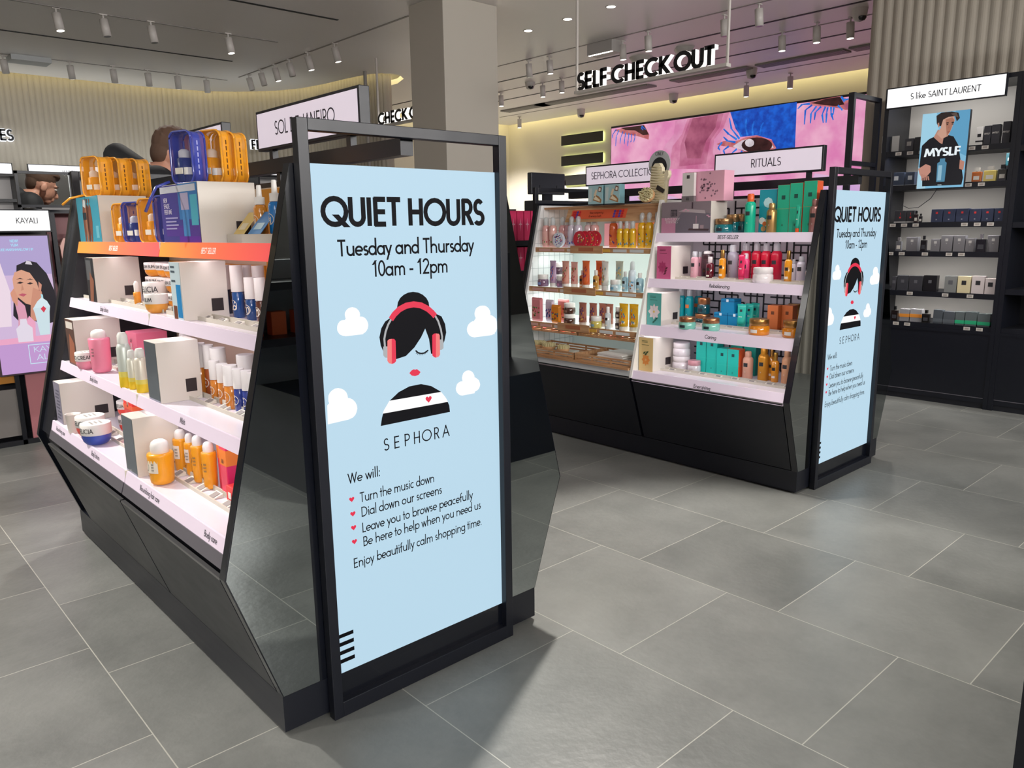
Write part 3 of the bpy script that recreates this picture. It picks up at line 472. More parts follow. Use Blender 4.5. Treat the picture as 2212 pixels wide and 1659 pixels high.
    ribbon([(-0.078, 1.071), (-0.067, 1.083), (-0.05, 1.095), (-0.028, 1.103), (-0.003, 1.105), (0.022, 1.1), (0.044, 1.089), (0.06, 1.076), (0.068, 1.067)], .0165, PRED, 4)
    for q in [[(-0.107, 1), (-0.093, 0.999), (-0.094, 0.968), (-0.103, 0.97), (-0.108, 0.977)], [(0.081, 0.999), (0.093, 0.999), (0.095, 0.991), (0.094, 0.973), (0.087, 0.969), (0.08, 0.969)]]: pl(q, PGR, 4)
    for q, m in zip([[(-0.093, 1.014), (-0.087, 1.018), (-0.079, 1.018), (-0.082, 0.95), (-0.091, 0.953), (-0.096, 0.96)], [(-0.079, 1.018), (-0.071, 1.017), (-0.067, 1.011), (-0.068, 0.956), (-0.074, 0.951), (-0.082, 0.95)], [(0.056, 1.014), (0.062, 1.018), (0.069, 1.018), (0.066, 0.949), (0.059, 0.952), (0.054, 0.957)], [(0.069, 1.018), (0.079, 1.016), (0.082, 1.011), (0.081, 0.956), (0.076, 0.951), (0.066, 0.949)]], (PLR, PRED, PRED, PLR)): pl(q, m, 5)
    ribbon([(-0.002, 0.977), (0.006, 0.97), (0.016, 0.967), (0.027, 0.967), (0.04, 0.973)], .0042, INK, 3)
    for q in [[(0.002, 0.974), (-0.001, 0.968)], [(0.006, 0.971), (0.004, 0.965)], [(0.011, 0.969), (0.009, 0.963)], [(0.016, 0.967), (0.015, 0.962)], [(0.02, 0.967), (0.02, 0.962)], [(0.025, 0.967), (0.026, 0.963)], [(0.03, 0.968), (0.031, 0.964)], [(0.035, 0.969), (0.037, 0.967)]]: ribbon(q, .0016, INK, 3)
    pl([(-0.018, 0.909), (-0.007, 0.906), (0.005, 0.908), (0.012, 0.915), (0.006, 0.92), (0, 0.925), (-0.006, 0.924), (-0.011, 0.926), (-0.019, 0.923), (-0.026, 0.917)], PRED, 2)
    pl([(0.111, 0.784), (0.109, 0.803), (0.1, 0.824), (0.08, 0.849), (0.047, 0.87), (0.012, 0.881), (-0.028, 0.88), (-0.064, 0.869), (-0.094, 0.85), (-0.113, 0.827), (-0.121, 0.807), (-0.126, 0.785)], INK, 2)
    pl([(0.105, 0.815), (0.096, 0.83), (0.081, 0.848), (-0.095, 0.85), (-0.113, 0.828), (-0.119, 0.818)], PWH, 3)
    def heart(cx, cz, r, k):
        pts = []
        for i in range(20):
            a = 2 * PI * i / 20; X_ = 16 * math.sin(a) ** 3; Y_ = 13 * math.cos(a) - 5 * math.cos(2 * a) - 2 * math.cos(3 * a) - math.cos(4 * a); pts.append((cx + X_ / 17 * r, cz + Y_ / 17 * r))
        pl(pts, PRED, k)
    h = [(0.036, 0.834)][0]; heart(h[0], h[1], .0115, 4)
    for h in [(-0.227, 0.602), (-0.226, 0.561), (-0.226, 0.522), (-0.226, 0.482)]: heart(h[0], h[1], .0085, 1)
    for q in [[(-0.288, 0.231), (-0.245, 0.231), (-0.245, 0.22), (-0.289, 0.22)], [(-0.289, 0.208), (-0.245, 0.206), (-0.245, 0.195), (-0.289, 0.196)], [(-0.29, 0.183), (-0.245, 0.181), (-0.245, 0.169), (-0.29, 0.172)], [(-0.29, 0.157), (-0.245, 0.157), (-0.245, 0.145), (-0.29, 0.146)]]:
        x1 = (q[1][0] + q[2][0]) / 2; z1 = (q[0][1] + q[1][1]) / 2; z0 = (q[2][1] + q[3][1]) / 2; pl([(-.2994, z0), (x1, z0), (x1, z1), (-.2994, z1)], INK, 1)
    mb.build('poster_print', parent)
BX = 2.7025
AB = [(.062, .845), (.853, 1.80)]; BB = [(.062, .972), (.985, 1.95)]
AZ = (1.277, 1.056, .806, .567); BZ = (1.270, 1.024, .772, .520)
def filler(g, y0, y1):
    for s in (-1, 1):
        mb = MB(); mb.prism([(s * (prof(.5) - .012), .5), (s * (prof(1.45) - .012), 1.45), (s * .03, 1.45), (s * .03, .5)], 1, y0, y1, BLK); mb.build('side_filler', g)
def shelves_a(g):
    H = (.044, .036, .036, .038); rails = (None, (.385, .34, 7), (.40, .352, 7), (.468, .418, 8))
    W_ = {(0, 0): 'BEST SELLER', (1, 0): 'BEST SELLER', (0, 1): '', (1, 1): 'Body lotions', (0, 2): 'Mists', (1, 2): 'Body lotions', (0, 3): [('Nourishing hair care', .62), ('Body care', .16)], (1, 3): [('Nourishing care', 1.66), ('Body lotions', 1.18)]}
    for b, (y0, y1) in enumerate(AB):
        for k in range(4):
            for s in (-1, 1): shelf(g, s, y0, y1, AZ[k], H[k], W_[(b, k)] if s < 0 else '', orange=(k == 0), rail=rails[k] if s < 0 else None, led=0 if k == 3 else 1.9)
    mb = MB()
    for k in range(4):
        for s in (-1, 1): x = prof(AZ[k]) - .004; mb.box(min(s * x, s * (x - .01)), .846, AZ[k] - H[k], max(s * x, s * (x - .01)), .852, AZ[k] + .001, M('#d8d2c0', .4))
    mb.build('shelf_joint', g)
    filler(g, 1.805, GL_L - .03)
    mb = MB(); mb.box(-.034, .07, 1.0, -.026, .84, 1.445, M('#e59a28', .5)); mb.box(-.034, .86, 1.0, -.026, 1.79, 1.19, M('#e59a28', .5)); mb.build('backing_board', g)
    mb = MB(); mb.box(-.3, .08, AZ[0] - .003, -.18, .515, AZ[0] + .022, M('#cfcabd', .4)); mb.build('riser_tray', g)
def shelves_b(g):
    H = (.046, .048, .056, .058); rails = (None, (.36, .315, 9), (.36, .31, 9), (.45, .40, 9)); T_ = ('BEST-SELLER', 'Rebalancing', 'Caring', 'Energising')
    y0, y1 = BB[0]
    for k in range(4):
        for s in (-1, 1): shelf(g, s, y0, y1, BZ[k], H[k], T_[k] if s < 0 else '', rail=rails[k] if s < 0 else None, led=0 if k == 3 else 2.6, fs=.02)
    LW = M('#efeeea', .4); TILE = M('#eceff0', .3)
    for s in (-1, 1):
        mb = MB(); mb.prism([(s * (prof(.47) - .003), .478), (s * (prof(1.452) - .003), 1.452), (s * .028, 1.452), (s * .028, .478)], 1, .974, .990, LW); mb.build('divider_panel', g)
        mb = MB(); mb.prism([(s * (prof(.49) - .014), .49), (s * (prof(1.45) - .014), 1.45), (s * .028, 1.45), (s * .028, .49)], 1, 1.935, GL_L - .031, TILE)
        if s < 0:
            for k in range(1, 12): z = .49 + k * .08; mb.box(-prof(z) + .016, 1.9335, z - .0015, -.03, 1.936, z + .0015, M('#b8bfc2', .6))
            for k in range(9): x = -.06 - k * .05; mb.box(x - .001, 1.9335, .5, x + .001, 1.936, min(1.44, prof_inv(-x + .02)), M('#b8bfc2', .6))
        mb.build('tile_panel', g)
    mb = MB(); mb.box(-.03, .992, .49, -.026, 1.933, 1.44, M('#c3cecc', .35, emit=.04, ecol='#eafaf6')); mb.build('light_panel', g)
def wood_mat():
    m, nt, b = nodes_mat('light_wood'); tc = nt.nodes.new('ShaderNodeTexCoord'); mp = nt.nodes.new('ShaderNodeMapping'); mp.inputs['Scale'].default_value = (30, 2.5, 30); nt.links.new(tc.outputs['Object'], mp.inputs[0])
    n = nt.nodes.new('ShaderNodeTexNoise'); n.inputs['Scale'].default_value = 1.6; n.inputs['Detail'].default_value = 5; nt.links.new(mp.outputs[0], n.inputs['Vector'])
    r = nt.nodes.new('ShaderNodeValToRGB'); r.color_ramp.elements[0].position = .3; r.color_ramp.elements[0].color = (*lin('#a8764f'), 1); r.color_ramp.elements[1].position = .75; r.color_ramp.elements[1].color = (*lin('#d9ae82'), 1); nt.links.new(n.outputs['Fac'], r.inputs[0]); nt.links.new(r.outputs[0], b.inputs['Base Color']); b.inputs['Roughness'].default_value = .55
    return m
WOOD = wood_mat(); WZ = (1.186, .940, .722)
def wood_bay(g):
    y0, y1 = .992, 1.932
    for k, z in enumerate(WZ):
        x = prof(z) - .022; mb = MB(); mb.box(-x, y0, z - .03, -x + .016, y1, z, WOOD); mb.box(-x + .016, y0, z - .014, -.035, y1, z, M('#e6eae6', .2, emit=.5, ecol='#f3fbf6')); sh = mb.build('wood_shelf', g)  # glass given its own glow for the white light at the bottle feet
        mb = MB(); mb.box(-x - .006, 1.36, z - .034, -x - .0005, 1.62, z + .012, WOOD); mb.box(-x - .008, 1.43, z - .02, -x - .0055, 1.55, z + .002, M('#b06a48', .5)); mb.build('shelf_plaque', sh)
        mb = MB()
        for i, c in enumerate(('#d9a9a0', '#d9a9a0', '#d8ccc4', '#e0b04a', '#e0b04a', '#d8dcdc', '#d8dcdc')): yy = 1.90 - i * .124; mb.box(-x - .0025, yy - .10, z - .024, -x - .0004, yy, z - .007, M(c, .5))
        mb.build('price_label', sh)
        area(BX - x + .05, (y0 + y1) / 2, z - .034, .03, .88, .62, (0, -.5, 0), (.95, 1., .98), 165)
    x = prof(1.40) - .02
    mb = MB(); mb.box(-x + .03, y0, 1.424, -.035, y1, 1.436, WOOD); mb.box(-.05, y0, 1.36, -.035, y1, 1.424, WOOD); tp = mb.build('top_shelf', g)
    mb = MB(); hx = -x + .0; mb.prism([(hx, 1.34), (hx + .035, 1.424), (hx + .047, 1.424), (hx + .012, 1.34)], 1, 1.0, 1.72, WOOD); hd = mb.build('header_board', g)
    up = Vector((.035, 0, .084)).normalized(); o = Vector((hx - .0012, 0, 1.34))
    mb = MB(); OR_ = M('#e8633c', .5); a = o + up * .02; b = o + up * .078
    mb.poly([(a.x, 1.68, a.z), (a.x, 1.24, a.z), (b.x, 1.24, b.z), (b.x, 1.68, b.z)], OR_)
    for (cy, c) in ((1.66, '#d6232e'), (1.645, '#d6232e'), (1.63, '#5a3fa8'), (1.61, '#d6232e'), (1.27, '#d6232e'), (1.29, '#5a3fa8'), (1.31, '#d6232e'), (1.33, '#5a3fa8')):
        for dz in (.024, .04, .056): p = o + up * dz; mb.poly([(p.x - .0006, cy + .008, p.z), (p.x - .0006, cy - .01, p.z + .003), (p.x - .0006 + .005, cy - .004, p.z + .016), (p.x - .0006 + .004, cy + .010, p.z + .012)], M(c, .5))
    text(mb, 'New pampering', tuple(o + up * .052 + Vector((-.001, 1.53, 0))), (0, -1, 0), up, .014, M('#7a2a20', .6), .12)
    text(mb, '& sensory bath', tuple(o + up * .03 + Vector((-.001, 1.53, 0))), (0, -1, 0), up, .014, M('#7a2a20', .6), .12)
    mb.build('header_print', hd)
    # back light posters behind the top row
    for y, c in ((1.55, '#e8a0a8'), (1.30, '#e8905c'), (1.18, '#e0b03c')):
        mb = MB(); mb.box(-.037, y - .1, 1.19, -.031, y + .1, 1.33, M(c, .5, emit=.35)); mb.build('back_card', g)
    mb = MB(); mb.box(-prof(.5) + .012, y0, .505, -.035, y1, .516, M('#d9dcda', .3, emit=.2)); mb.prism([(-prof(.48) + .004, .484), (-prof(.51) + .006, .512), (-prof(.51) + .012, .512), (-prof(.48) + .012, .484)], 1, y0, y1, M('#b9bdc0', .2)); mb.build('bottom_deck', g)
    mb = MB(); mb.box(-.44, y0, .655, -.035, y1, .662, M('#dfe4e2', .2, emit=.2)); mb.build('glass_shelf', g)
GA = gondola('gondola', 'large black gondola in the foreground with orange topped shelves and big blue poster', 0., AB, shelves_a, [(.222, .876, 'SOL DE JANEIRO'), (1.16, 1.50, '')], M('#e9d7bd', .5))
GB = gondola('gondola', 'black gondola further back with lattice backed shelves and a smaller blue poster', BX, BB, lambda g: (shelves_b(g), wood_bay(g)), [(.215, .855, 'RITUALS'), (1.19, 1.835, 'SEPHORA COLLECTION')], M('#dcd8dc', .5), lattice=True, deck=False)
# ================================================================ PRODUCT BUILDERS (local front faces -Y; FR turns the front towards -X)
FR = -PI / 2
def decal(mb, s, r, z, h, mat, a0=-PI / 2, t=.14, eps=.0006):
    """lettering wrapped round a cylinder of radius r, centred on angle a0"""
    Q, w = strokes(s, t)
    for q in Q:
        P = []
        for x, y in q:
            a = a0 + (x - w / 2) * h / r; P.append(((r + eps) * math.cos(a), (r + eps) * math.sin(a), z + y * h))
        mb.poly(P, mat)
def wrap(mb, r, z0, z1, a0, a1, mat, eps=.0004, n=8):
    v = []
    for i in range(n + 1):
        a = a0 + (a1 - a0) * i / n; v += [((r + eps) * math.cos(a), (r + eps) * math.sin(a), z0), ((r + eps) * math.cos(a), (r + eps) * math.sin(a), z1)]
    mb.add(v, [(2 * i, 2 * i + 2, 2 * i + 3, 2 * i + 1) for i in range(n)], mat, True)
def ring(mb, r, cz, rad, w, mat, a0=-PI / 2, eps=.0006, n=18):
    v = []
    for i in range(n):
        t = 2 * PI * i / n
        for q in (rad, rad - w): a = a0 + q * math.cos(t) / r; v.append(((r + eps) * math.cos(a), (r + eps) * math.sin(a), cz + q * math.sin(t)))
    mb.add(v, [(2 * i, 2 * ((i + 1) % n), 2 * ((i + 1) % n) + 1, 2 * i + 1) for i in range(n)], mat)
CAPW = M('#ece9e6', .4)
def mist(lab, at, col, cap=.48, num=None, g=None, nm='body_mist'):
    x, y, z, h, r = at; t = thing(nm, lab, 'bottle', (x, y, z), FR, g); hb = h * (1 - cap)
    mb = MB(); mb.lathe([(r * .8, 0), (r * .95, .003), (r * .95, hb - .004), (r * .8, hb)], M(col, .15, coat=.5)); mb.build('bottle_body', t)
    mb = MB(); mb.lathe([(r, hb), (r, h - .002), (r * .96, h)], CAPW); mb.build('cap', t)
    mb = MB(); LM = M('#f2ece0', .6); ring(mb, r * .95, hb * .5, min(r * .85, hb * .42), .0018, LM)
    if num: decal(mb, num, r * .95, hb * .3, hb * .34, LM)
    else:
        for k in range(3): decal(mb, 'ilii', r * .95, hb * (.32 + .14 * k), hb * .1, LM)
    mb.build('printed_label', t); return t
def jar_bowl(lab, at, col, word, g=None, lid=CAPW):
    x, y, z, h, r = at; t = thing('body_cream_jar', lab, 'jar', (x, y, z), FR, g); hl = h * .5
    mb = MB(); mb.lathe([(r * .5, 0), (r * .72, h * .06), (r * .88, h * .2), (r * .95, h * .36), (r * .95, hl)], M(col, .3)); mb.build('jar_body', t)
    mb = MB(); mb.lathe([(r * .985, hl), (r, hl + .001), (r, h - .002), (r * .97, h)], lid); ld = mb.build('lid', t)
    mb = MB(); decal(mb, word, r, hl + h * .12, h * .22, M('#3a3a3c', .6), -PI / 2 + .45); 
    for k, w in enumerate((.5, .36, .44)): mb.box(-r * w, r * (-.35 + .3 * k), h + .0002, r * w, r * (-.22 + .3 * k), h + .0006, M('#9a9892', .6))
    mb.build('lid_print', ld); return t
def pump_gel(lab, at, col, lcol='#e8ddd2', g=None, band=True, cap=.3, nm='shower_gel_bottle'):
    """rounded bottle with dome cap"""
    x, y, z, h, r = at; t = thing(nm, lab, 'bottle', (x, y, z), FR, g); hb = h * (1 - cap)
    mb = MB(); mb.lathe([(r * .45, 0), (r * .7, h * .015), (r * .86, h * .05), (r * .9, h * .12), (r * .94, hb * .5), (r, hb - .006), (r * .96, hb), (r * .7, hb + .001)], M(col, .3, coat=.2)); mb.build('bottle_body', t)
    mb = MB(); c = cap * h; mb.lathe([(r * .66, hb), (r * .7, hb + .004), (r * .7, hb + c * .55), (r * .6, hb + c * .8), (r * .38, hb + c * .95), (0, hb + c)], CAPW); mb.build('cap', t)
    mb = MB(); 
    if band: wrap(mb, r * .945, hb * .42, hb * .82, -PI / 2 - 1.1, -PI / 2 + 1.0, M(lcol, .5), .0012)
    rr = r * .95; ring(mb, rr, hb * .62, r * .42, .0016, M('#5a5650', .6), -PI / 2 - .3, .0016)
    for k in range(3): decal(mb, 'lililil', rr, hb * (.5 + .09 * k), hb * .05, M('#6a665f', .6), -PI / 2 + .55, eps=.0016)
    decal(mb, 'ttt', rr, hb * .28, hb * .08, M('#7a4a10', .6), eps=.0016)
    mb.build('printed_label', t); return t
def tube_pack(lab, at, col, capc='#f2efe9', g=None, art=None, word=None, rz=FR, nm='cream_tube', capf=.16):
    """squeeze tube standing on its cap"""
    x, y, z, h, r = at; t = thing(nm, lab, 'tube', (x, y, z), rz, g); hc = h * capf; n = 16
    mb = MB(); v = []; f = []; K = 6; m = M(col, .3)
    for k in range(K + 1):
        q = k / K; zz = hc + (h - hc) * q; dx = r * (.92 + .1 * q); dy = r * .75 * (1 - q) + .0016
        for i in range(n): a = 2 * PI * i / n; v.append((dx * math.cos(a), dy * math.sin(a), zz))
    for k in range(K):
        for i in range(n): j = (i + 1) % n; f.append((k * n + i, k * n + j, (k + 1) * n + j, (k + 1) * n + i))
    f.append(tuple(K * n + i for i in range(n))); f.append(tuple(range(n))[::-1]); mb.add(v, f, m, True); mb.box(-r * 1.02, -.0016, h - .008, r * 1.02, .0016, h, m); mb.build('tube_body', t)
    mb = MB(); mb.lathe([(r * .8, 0), (r * .86, .002), (r * .82, hc)], M(capc, .35), sy=.85); mb.build('cap', t)
    mb = MB(); rnd = random.Random(sum(map(ord, col)) % 97 + int(h * 1e4) % 13)
    cols = art or ['#e9e4da']
    def front(u_, q, e=.001): # point on the front face
        return (r * (.92 + .1 * q) * u_, -(r * .75 * (1 - q) + .0016) * math.sqrt(max(0, 1 - u_ * u_)) - e, hc + (h - hc) * q)
    if art:
        for i in range(16):
            u_, q = rnd.uniform(-.6, .6), rnd.uniform(.12, .72); s = .16; mb.poly([front(u_ - s, q), front(u_ + s * .3, q - .05), front(u_ + s, q + .03), front(u_, q + .08)], M(rnd.choice(cols), .5))
    else:
        mb.poly([front(-.28, .62), front(.28, .62), front(.28, .74), front(-.28, .74)], M('#2d3136', .6))
        mb.poly([front(-.4, .36), front(.4, .36), front(.4, .40), front(-.4, .40)], M(cols[0], .5))
    mb.build('printed_art', t); return t
def aerosol(lab, at, col, g=None, capc='clear', rough=.25, metal=0., nm='foam_can', badge='#2b2f33'):
    x, y, z, h, r = at; t = thing(nm, lab, 'can', (x, y, z), FR, g); hc = h * .8
    mb = MB(); mb.lathe([(r * .94, 0), (r, .003), (r, hc * .86), (r * .93, hc * .93), (r * .72, hc * .985), (r * .62, hc)], M(col, rough, metal)); mb.build('can_body', t)
    cm = M('#dfe3e6', .15, alpha=.55) if capc == 'clear' else M(capc, .3, metal)
    mb = MB(); mb.lathe([(r * .6, hc), (r * .62, hc + .002), (r * .62, h - .006), (r * .5, h)], cm); 
    mb.lathe([(r * .22, hc), (r * .22, h - .012), (r * .1, h - .008)], M('#f2f2f2', .4), n=10); mb.build('cap', t)
    mb = MB(); w = min(.5, .012 / r); wrap(mb, r, hc * .56, hc * .56 + .02, -PI / 2 - w, -PI / 2 + w, M(badge, .5))
    decal(mb, 'lll', r, hc * .3, .006, M('#e8e2da', .6)); mb.build('printed_label', t); return t
def jar_gold(lab, at, col, lidc='#c9a268', g=None, trans=False, nm='cream_jar', lidm=.85, word=None):
    x, y, z, h, r = at; t = thing(nm, lab, 'jar', (x, y, z), FR, g); hb = h * .6
    mb = MB(); mb.lathe([(r * .9, 0), (r * .985, .004), (r, hb * .4), (r * .98, hb * .85), (r * .88, hb)], M(col, .12, coat=.6)); mb.build('jar_body', t)
    mb = MB(); mb.lathe([(r * .9, hb), (r * .94, hb + .001), (r * .94, h - .003), (r * .9, h)], M(lidc, .28, lidm)); mb.build('lid', t)
    mb = MB(); wrap(mb, r, hb * .25, hb * .6, -PI / 2 - .35, -PI / 2 + .35, M('#f0ece2', .5) if nm == 'scrub_jar' else M('#22313a', .5) if word is None else M(word, .5), .0012)
    mb.build('printed_label', t); return t
def pump_oil(lab, at, col, g=None, capc='#b3894a', capm=.9, nm='body_oil_bottle'):
    x, y, z, h, r = at; t = thing(nm, lab, 'bottle', (x, y, z), FR, g); hb = h * .72
    mb = MB(); mb.lathe([(r * .92, 0), (r, .003), (r, hb - .006), (r * .7, hb), (r * .5, hb + .003)], M(col, .1, coat=.7)); mb.build('bottle_body', t)
    mb = MB(); mb.lathe([(r * .5, hb), (r * .55, hb + .003), (r * .55, h - .003), (r * .5, h)], M(capc, .3, capm)); mb.build('cap', t)
    mb = MB(); w = min(.6, .009 / r); wrap(mb, r, hb * .55, hb * .55 + .016, -PI / 2 - w, -PI / 2 + w, M('#2b2420', .5)); wrap(mb, r, hb * .2, hb * .3, -PI / 2 - w, -PI / 2 + w, M('#f2ead8', .5)); mb.build('printed_label', t); return t
def spray(lab, at, col, g=None):
    x, y, z, h, r = at; t = thing('spray_bottle', lab, 'bottle', (x, y, z), FR, g); hb = h * .6
    mb = MB(); mb.lathe([(r * .9, 0), (r, .003), (r, hb - .01), (r * .8, hb - .002), (r * .5, hb)], M(col, .12, coat=.6)); mb.build('bottle_body', t)
    mb = MB(); mb.lathe([(r * .75, hb), (r * .75, hb + h * .15), (r * .42, hb + h * .16), (r * .4, hb + h * .2), (r * .36, h - .004), (r * .3, h)], M('#efece8', .4)); mb.build('spray_head', t)
    mb = MB(); ring(mb, r, hb * .45, r * .8, .0016, M('#f4e7d0', .6)); decal(mb, 'lil', r, hb * .3, .018, M('#f4e7d0', .6)); mb.build('printed_label', t); return t
def bottle_clear(lab, at, col, lcol, art, g=None, nm='bath_mist_bottle'):
    """clear bottle with a dome cap, coloured contents and flecked label"""
    x, y, z, h, r = at; t = thing(nm, lab, 'bottle', (x, y, z), FR, g); hb = h * .72
    mb = MB(); mb.lathe([(r * .9, 0), (r, .003), (r, hb * .86), (r * .9, hb * .95), (r * .55, hb)], M(col, .12, coat=.5)); mb.build('bottle_body', t)
    mb = MB(); mb.lathe([(r * .55, hb), (r * .62, hb + .002), (r * .6, h * .92), (r * .4, h * .985), (0, h)], M('#dde4e6', .1, alpha=.6)); mb.lathe([(r * .25, hb), (r * .25, h * .9)], M('#f5f5f5', .4), n=8); mb.build('cap', t)
    mb = MB(); wrap(mb, r, hb * .1, hb * .72, -PI / 2 - 1.2, -PI / 2 + 1.2, M(lcol, .45)); rnd = random.Random(int(x * 1e4))
    for i in range(10):
        a = -PI / 2 + rnd.uniform(-.9, .9); zz = hb * rnd.uniform(.14, .56); s = .006; e = r + .0012
        mb.poly([(e * math.cos(a), e * math.sin(a), zz - s), (e * math.cos(a + .2), e * math.sin(a + .2), zz), (e * math.cos(a), e * math.sin(a), zz + s * 1.3), (e * math.cos(a - .2), e * math.sin(a - .2), zz)], M(rnd.choice(art), .5))
    mb.build('printed_label', t); return t
def carton(lab, x, y, z, w, d, h, col, g=None, rz=FR, front=None, side=None, badge=None, band=None, words=None, nm='carton', tcol='#3a3a3c', cat='box', rough=.45, ts=.012):
    """printed carton, (x, y) = centre of its footprint, front faces local -Y"""
    t = thing(nm, lab, cat, (x, y, z), rz, g); c = M(col, rough)
    mb = MB(); mb.box(-w / 2, -d / 2, 0, w / 2, d / 2, h, c); mb.build('box_body', t, bevel=min(.0012, w * .03))
    mb = MB(); yf = -d / 2 - .0008
    if front: mb.box(-w / 2 + .0015, yf, .0015, w / 2 - .0015, -d / 2, h - .0015, M(front, rough))
    if side:
        for s in (-1, 1): mb.box(*((w / 2, -d / 2 + .001, .001, w / 2 + .0008, d / 2 - .001, h - .001) if s > 0 else (-w / 2 - .0008, -d / 2 + .001, .001, -w / 2, d / 2 - .001, h - .001)), M(side, rough))
        mb.box(-w / 2 + .001, -d / 2 + .001, h, w / 2 - .001, d / 2 - .001, h + .0006, M(side, rough))
    if band: zb, hb, bc = band; mb.box(-w / 2 - .0012, yf - .0004, h * zb, w / 2 + .0012, d / 2 + .0005, h * (zb + hb), M(bc, rough))
    if badge: bc, bs, bz = badge; mb.box(-bs / 2, yf - .0009, h * bz - bs / 2, bs / 2, yf, h * bz + bs / 2, M(bc, .5))
    for q in (words or []):
        s, zz, hh = q; text(mb, s, (0, yf - .0012, h * zz), (1, 0, 0), (0, 0, 1), hh, M(tcol, .5), .13, center=True)
    if mb.v: mb.build('printed_label', t)
    return t
# ================================================================ PRODUCTS, FOREGROUND GONDOLA
A1, A2, A3, A4 = [z - .003 + .0003 for z in AZ]
BLKS = M('#ddd6cd', .45)
def block(lab, xf, y0, y1, z, zt, d, printer, notch=True, g=None):
    """white display block: coloured visual on the face towards -X, white sides"""
    t = thing('display_block', lab, 'display', (xf + d / 2, (y0 + y1) / 2, z), 0, g); w = y1 - y0; h = zt - z
    mb = MB(); mb.box(-d / 2, -w / 2, 0, d / 2, w / 2, h, BLKS); mb.build('block_body', t, bevel=.001)
    mb = MB(); cn = [0]
    def F(a, b, k=0): cn[0] += 1; return (-d / 2 - .0008 - .0003 * k - cn[0] * 1.5e-6, w / 2 - a * w, b * h)
    printer(mb, F); mb.build('front_visual', t)
    if notch:
        mb = MB(); mb.box(d * .12, -w / 2 - .0008, h * .14, d * .38, -w / 2, h * .36, M('#2c2426', .6)); mb.build('cable_cutout', t)  # dark patch on the side stands for the shade inside a cable hole
    return t
def quad(mb, F, a0, b0, a1, b1, mat, k=0): mb.poly([F(a0, b0, k), F(a1, b0, k), F(a1, b1, k), F(a0, b1, k)], mat)
def pr_purple(mb, F):
    quad(mb, F, .01, .01, .99, .99, M('#4c4698', .25)); quad(mb, F, .5, .4, .99, .99, M('#3f7fc0', .25), 1); quad(mb, F, .45, .01, .99, .22, M('#6a35a8', .25), 1); quad(mb, F, .1, .12, .99, .30, M('#5a3f9c', .25), 1)
    quad(mb, F, .02, .86, .95, .97, M('#d9dbe6', .3), 2); quad(mb, F, .58, .12, .74, .56, M('#4f8fd0', .25), 2); quad(mb, F, .56, .56, .76, .84, M('#b9b0d0', .25), 2); quad(mb, F, .8, .3, .97, .8, M('#57b8cf', .25), 1)
    for i, (s, b) in enumerate((('NEW', .70), ('SHADE', .60), ('PERFUME', .50))): text(mb, s, F(.1, b, 3), (0, -1, 0), (0, 0, 1), .014, M('#d8cfe8', .5), .16)
    for i in range(4): quad(mb, F, .12, .42 - .06 * i, .46 - .05 * (i % 2), .445 - .06 * i, M('#a79fd0', .5), 3)
def pr_people(mb, F):
    quad(mb, F, .0, .0, 1, 1, M('#3d9bb4', .25)); S = ('#7a4a3a', '#9a6a54', '#5c352a')
    for a, c in ((.32, S[0]), (.42, S[1]), (.50, S[2]), (.60, S[0])): mb.poly([F(a - .06, .02, 1), F(a, .02, 1), F(a + .07, .45, 1), F(a + .05, .78, 1), F(a - .02, .86, 1), F(a - .07, .6, 1)], M(c, .4)); mb.poly([F(a - .02, .86, 1), F(a + .03, .86, 1), F(a + .03, .95, 1), F(a - .02, .95, 1)], M(c, .4))
    mb.poly([F(.3, .8, 2), F(.42, .76, 2), F(.46, .92, 2), F(.34, .95, 2)], M('#c9cfd0', .4)); quad(mb, F, .26, .5, .42, .66, M('#20303a', .4), 2); quad(mb, F, .8, .1, .92, .36, M('#6ab6c8', .3), 1)
def pr_blue(mb, F):
    quad(mb, F, 0, 0, 1, 1, M('#cfe2ea', .3)); quad(mb, F, .5, .05, .95, .62, M('#2b8fd0', .25), 1); quad(mb, F, .1, .0, .45, .25, M('#7a4a38', .3), 1)
    for b in (.9, .82, .66): quad(mb, F, .12, b, .5, b + .035, M('#4a5a66', .5), 2)
def pr_dark(mb, F): quad(mb, F, 0, 0, 1, 1, M('#2f3136', .3)); quad(mb, F, .1, .5, .7, .95, M('#5a5c60', .3), 1); mb.poly([F(.2, .02, 2), F(.6, .02, 2), F(.9, .5, 2), F(.5, .7, 2)], M('#8a5a48', .4))
def pr_mirror(mb, F): quad(mb, F, .01, .01, .99, .99, M('#9aa4b0', .12, .7))
def pr_lav(mb, F):
    quad(mb, F, 0, 0, 1, 1, M('#8a8698', .35))
    for i in range(9): quad(mb, F, .15 + .1 * (i % 3), .1 + .085 * i, .75 + .06 * (i % 3), .14 + .085 * i, M('#5c5a6c', .5), 1)
def pr_skin(mb, F): quad(mb, F, 0, 0, 1, 1, M('#5a4440', .35)); mb.poly([F(.1, .05, 1), F(.8, .05, 1), F(.9, .5, 1), F(.4, .7, 1)], M('#a0644e', .4)); quad(mb, F, .1, .8, .9, .95, M('#d8d0c8', .4), 1)
block('white block with purple perfume visual on the orange top shelf, right bay', -.37, .523, .83, A1, 1.447, .168, pr_purple)
block('white block with teal beach people visual on the orange top shelf, left bay', -.37, 1.494, 1.79, A1, 1.447, .172, pr_people, notch=False)
block('white block with a slim blue bottle visual, second shelf beside the numbered mists', -.424, .57, .651, A2, 1.222, .135, pr_blue)
block('white block with a dark visual beside the orange jars, second shelf', -.424, 1.445, 1.55, A2, 1.219, .16, pr_dark)
block('white block with a mirrored front in front of the amber mists, third shelf', -.484, .658, .76, A3, .987, .125, pr_mirror)
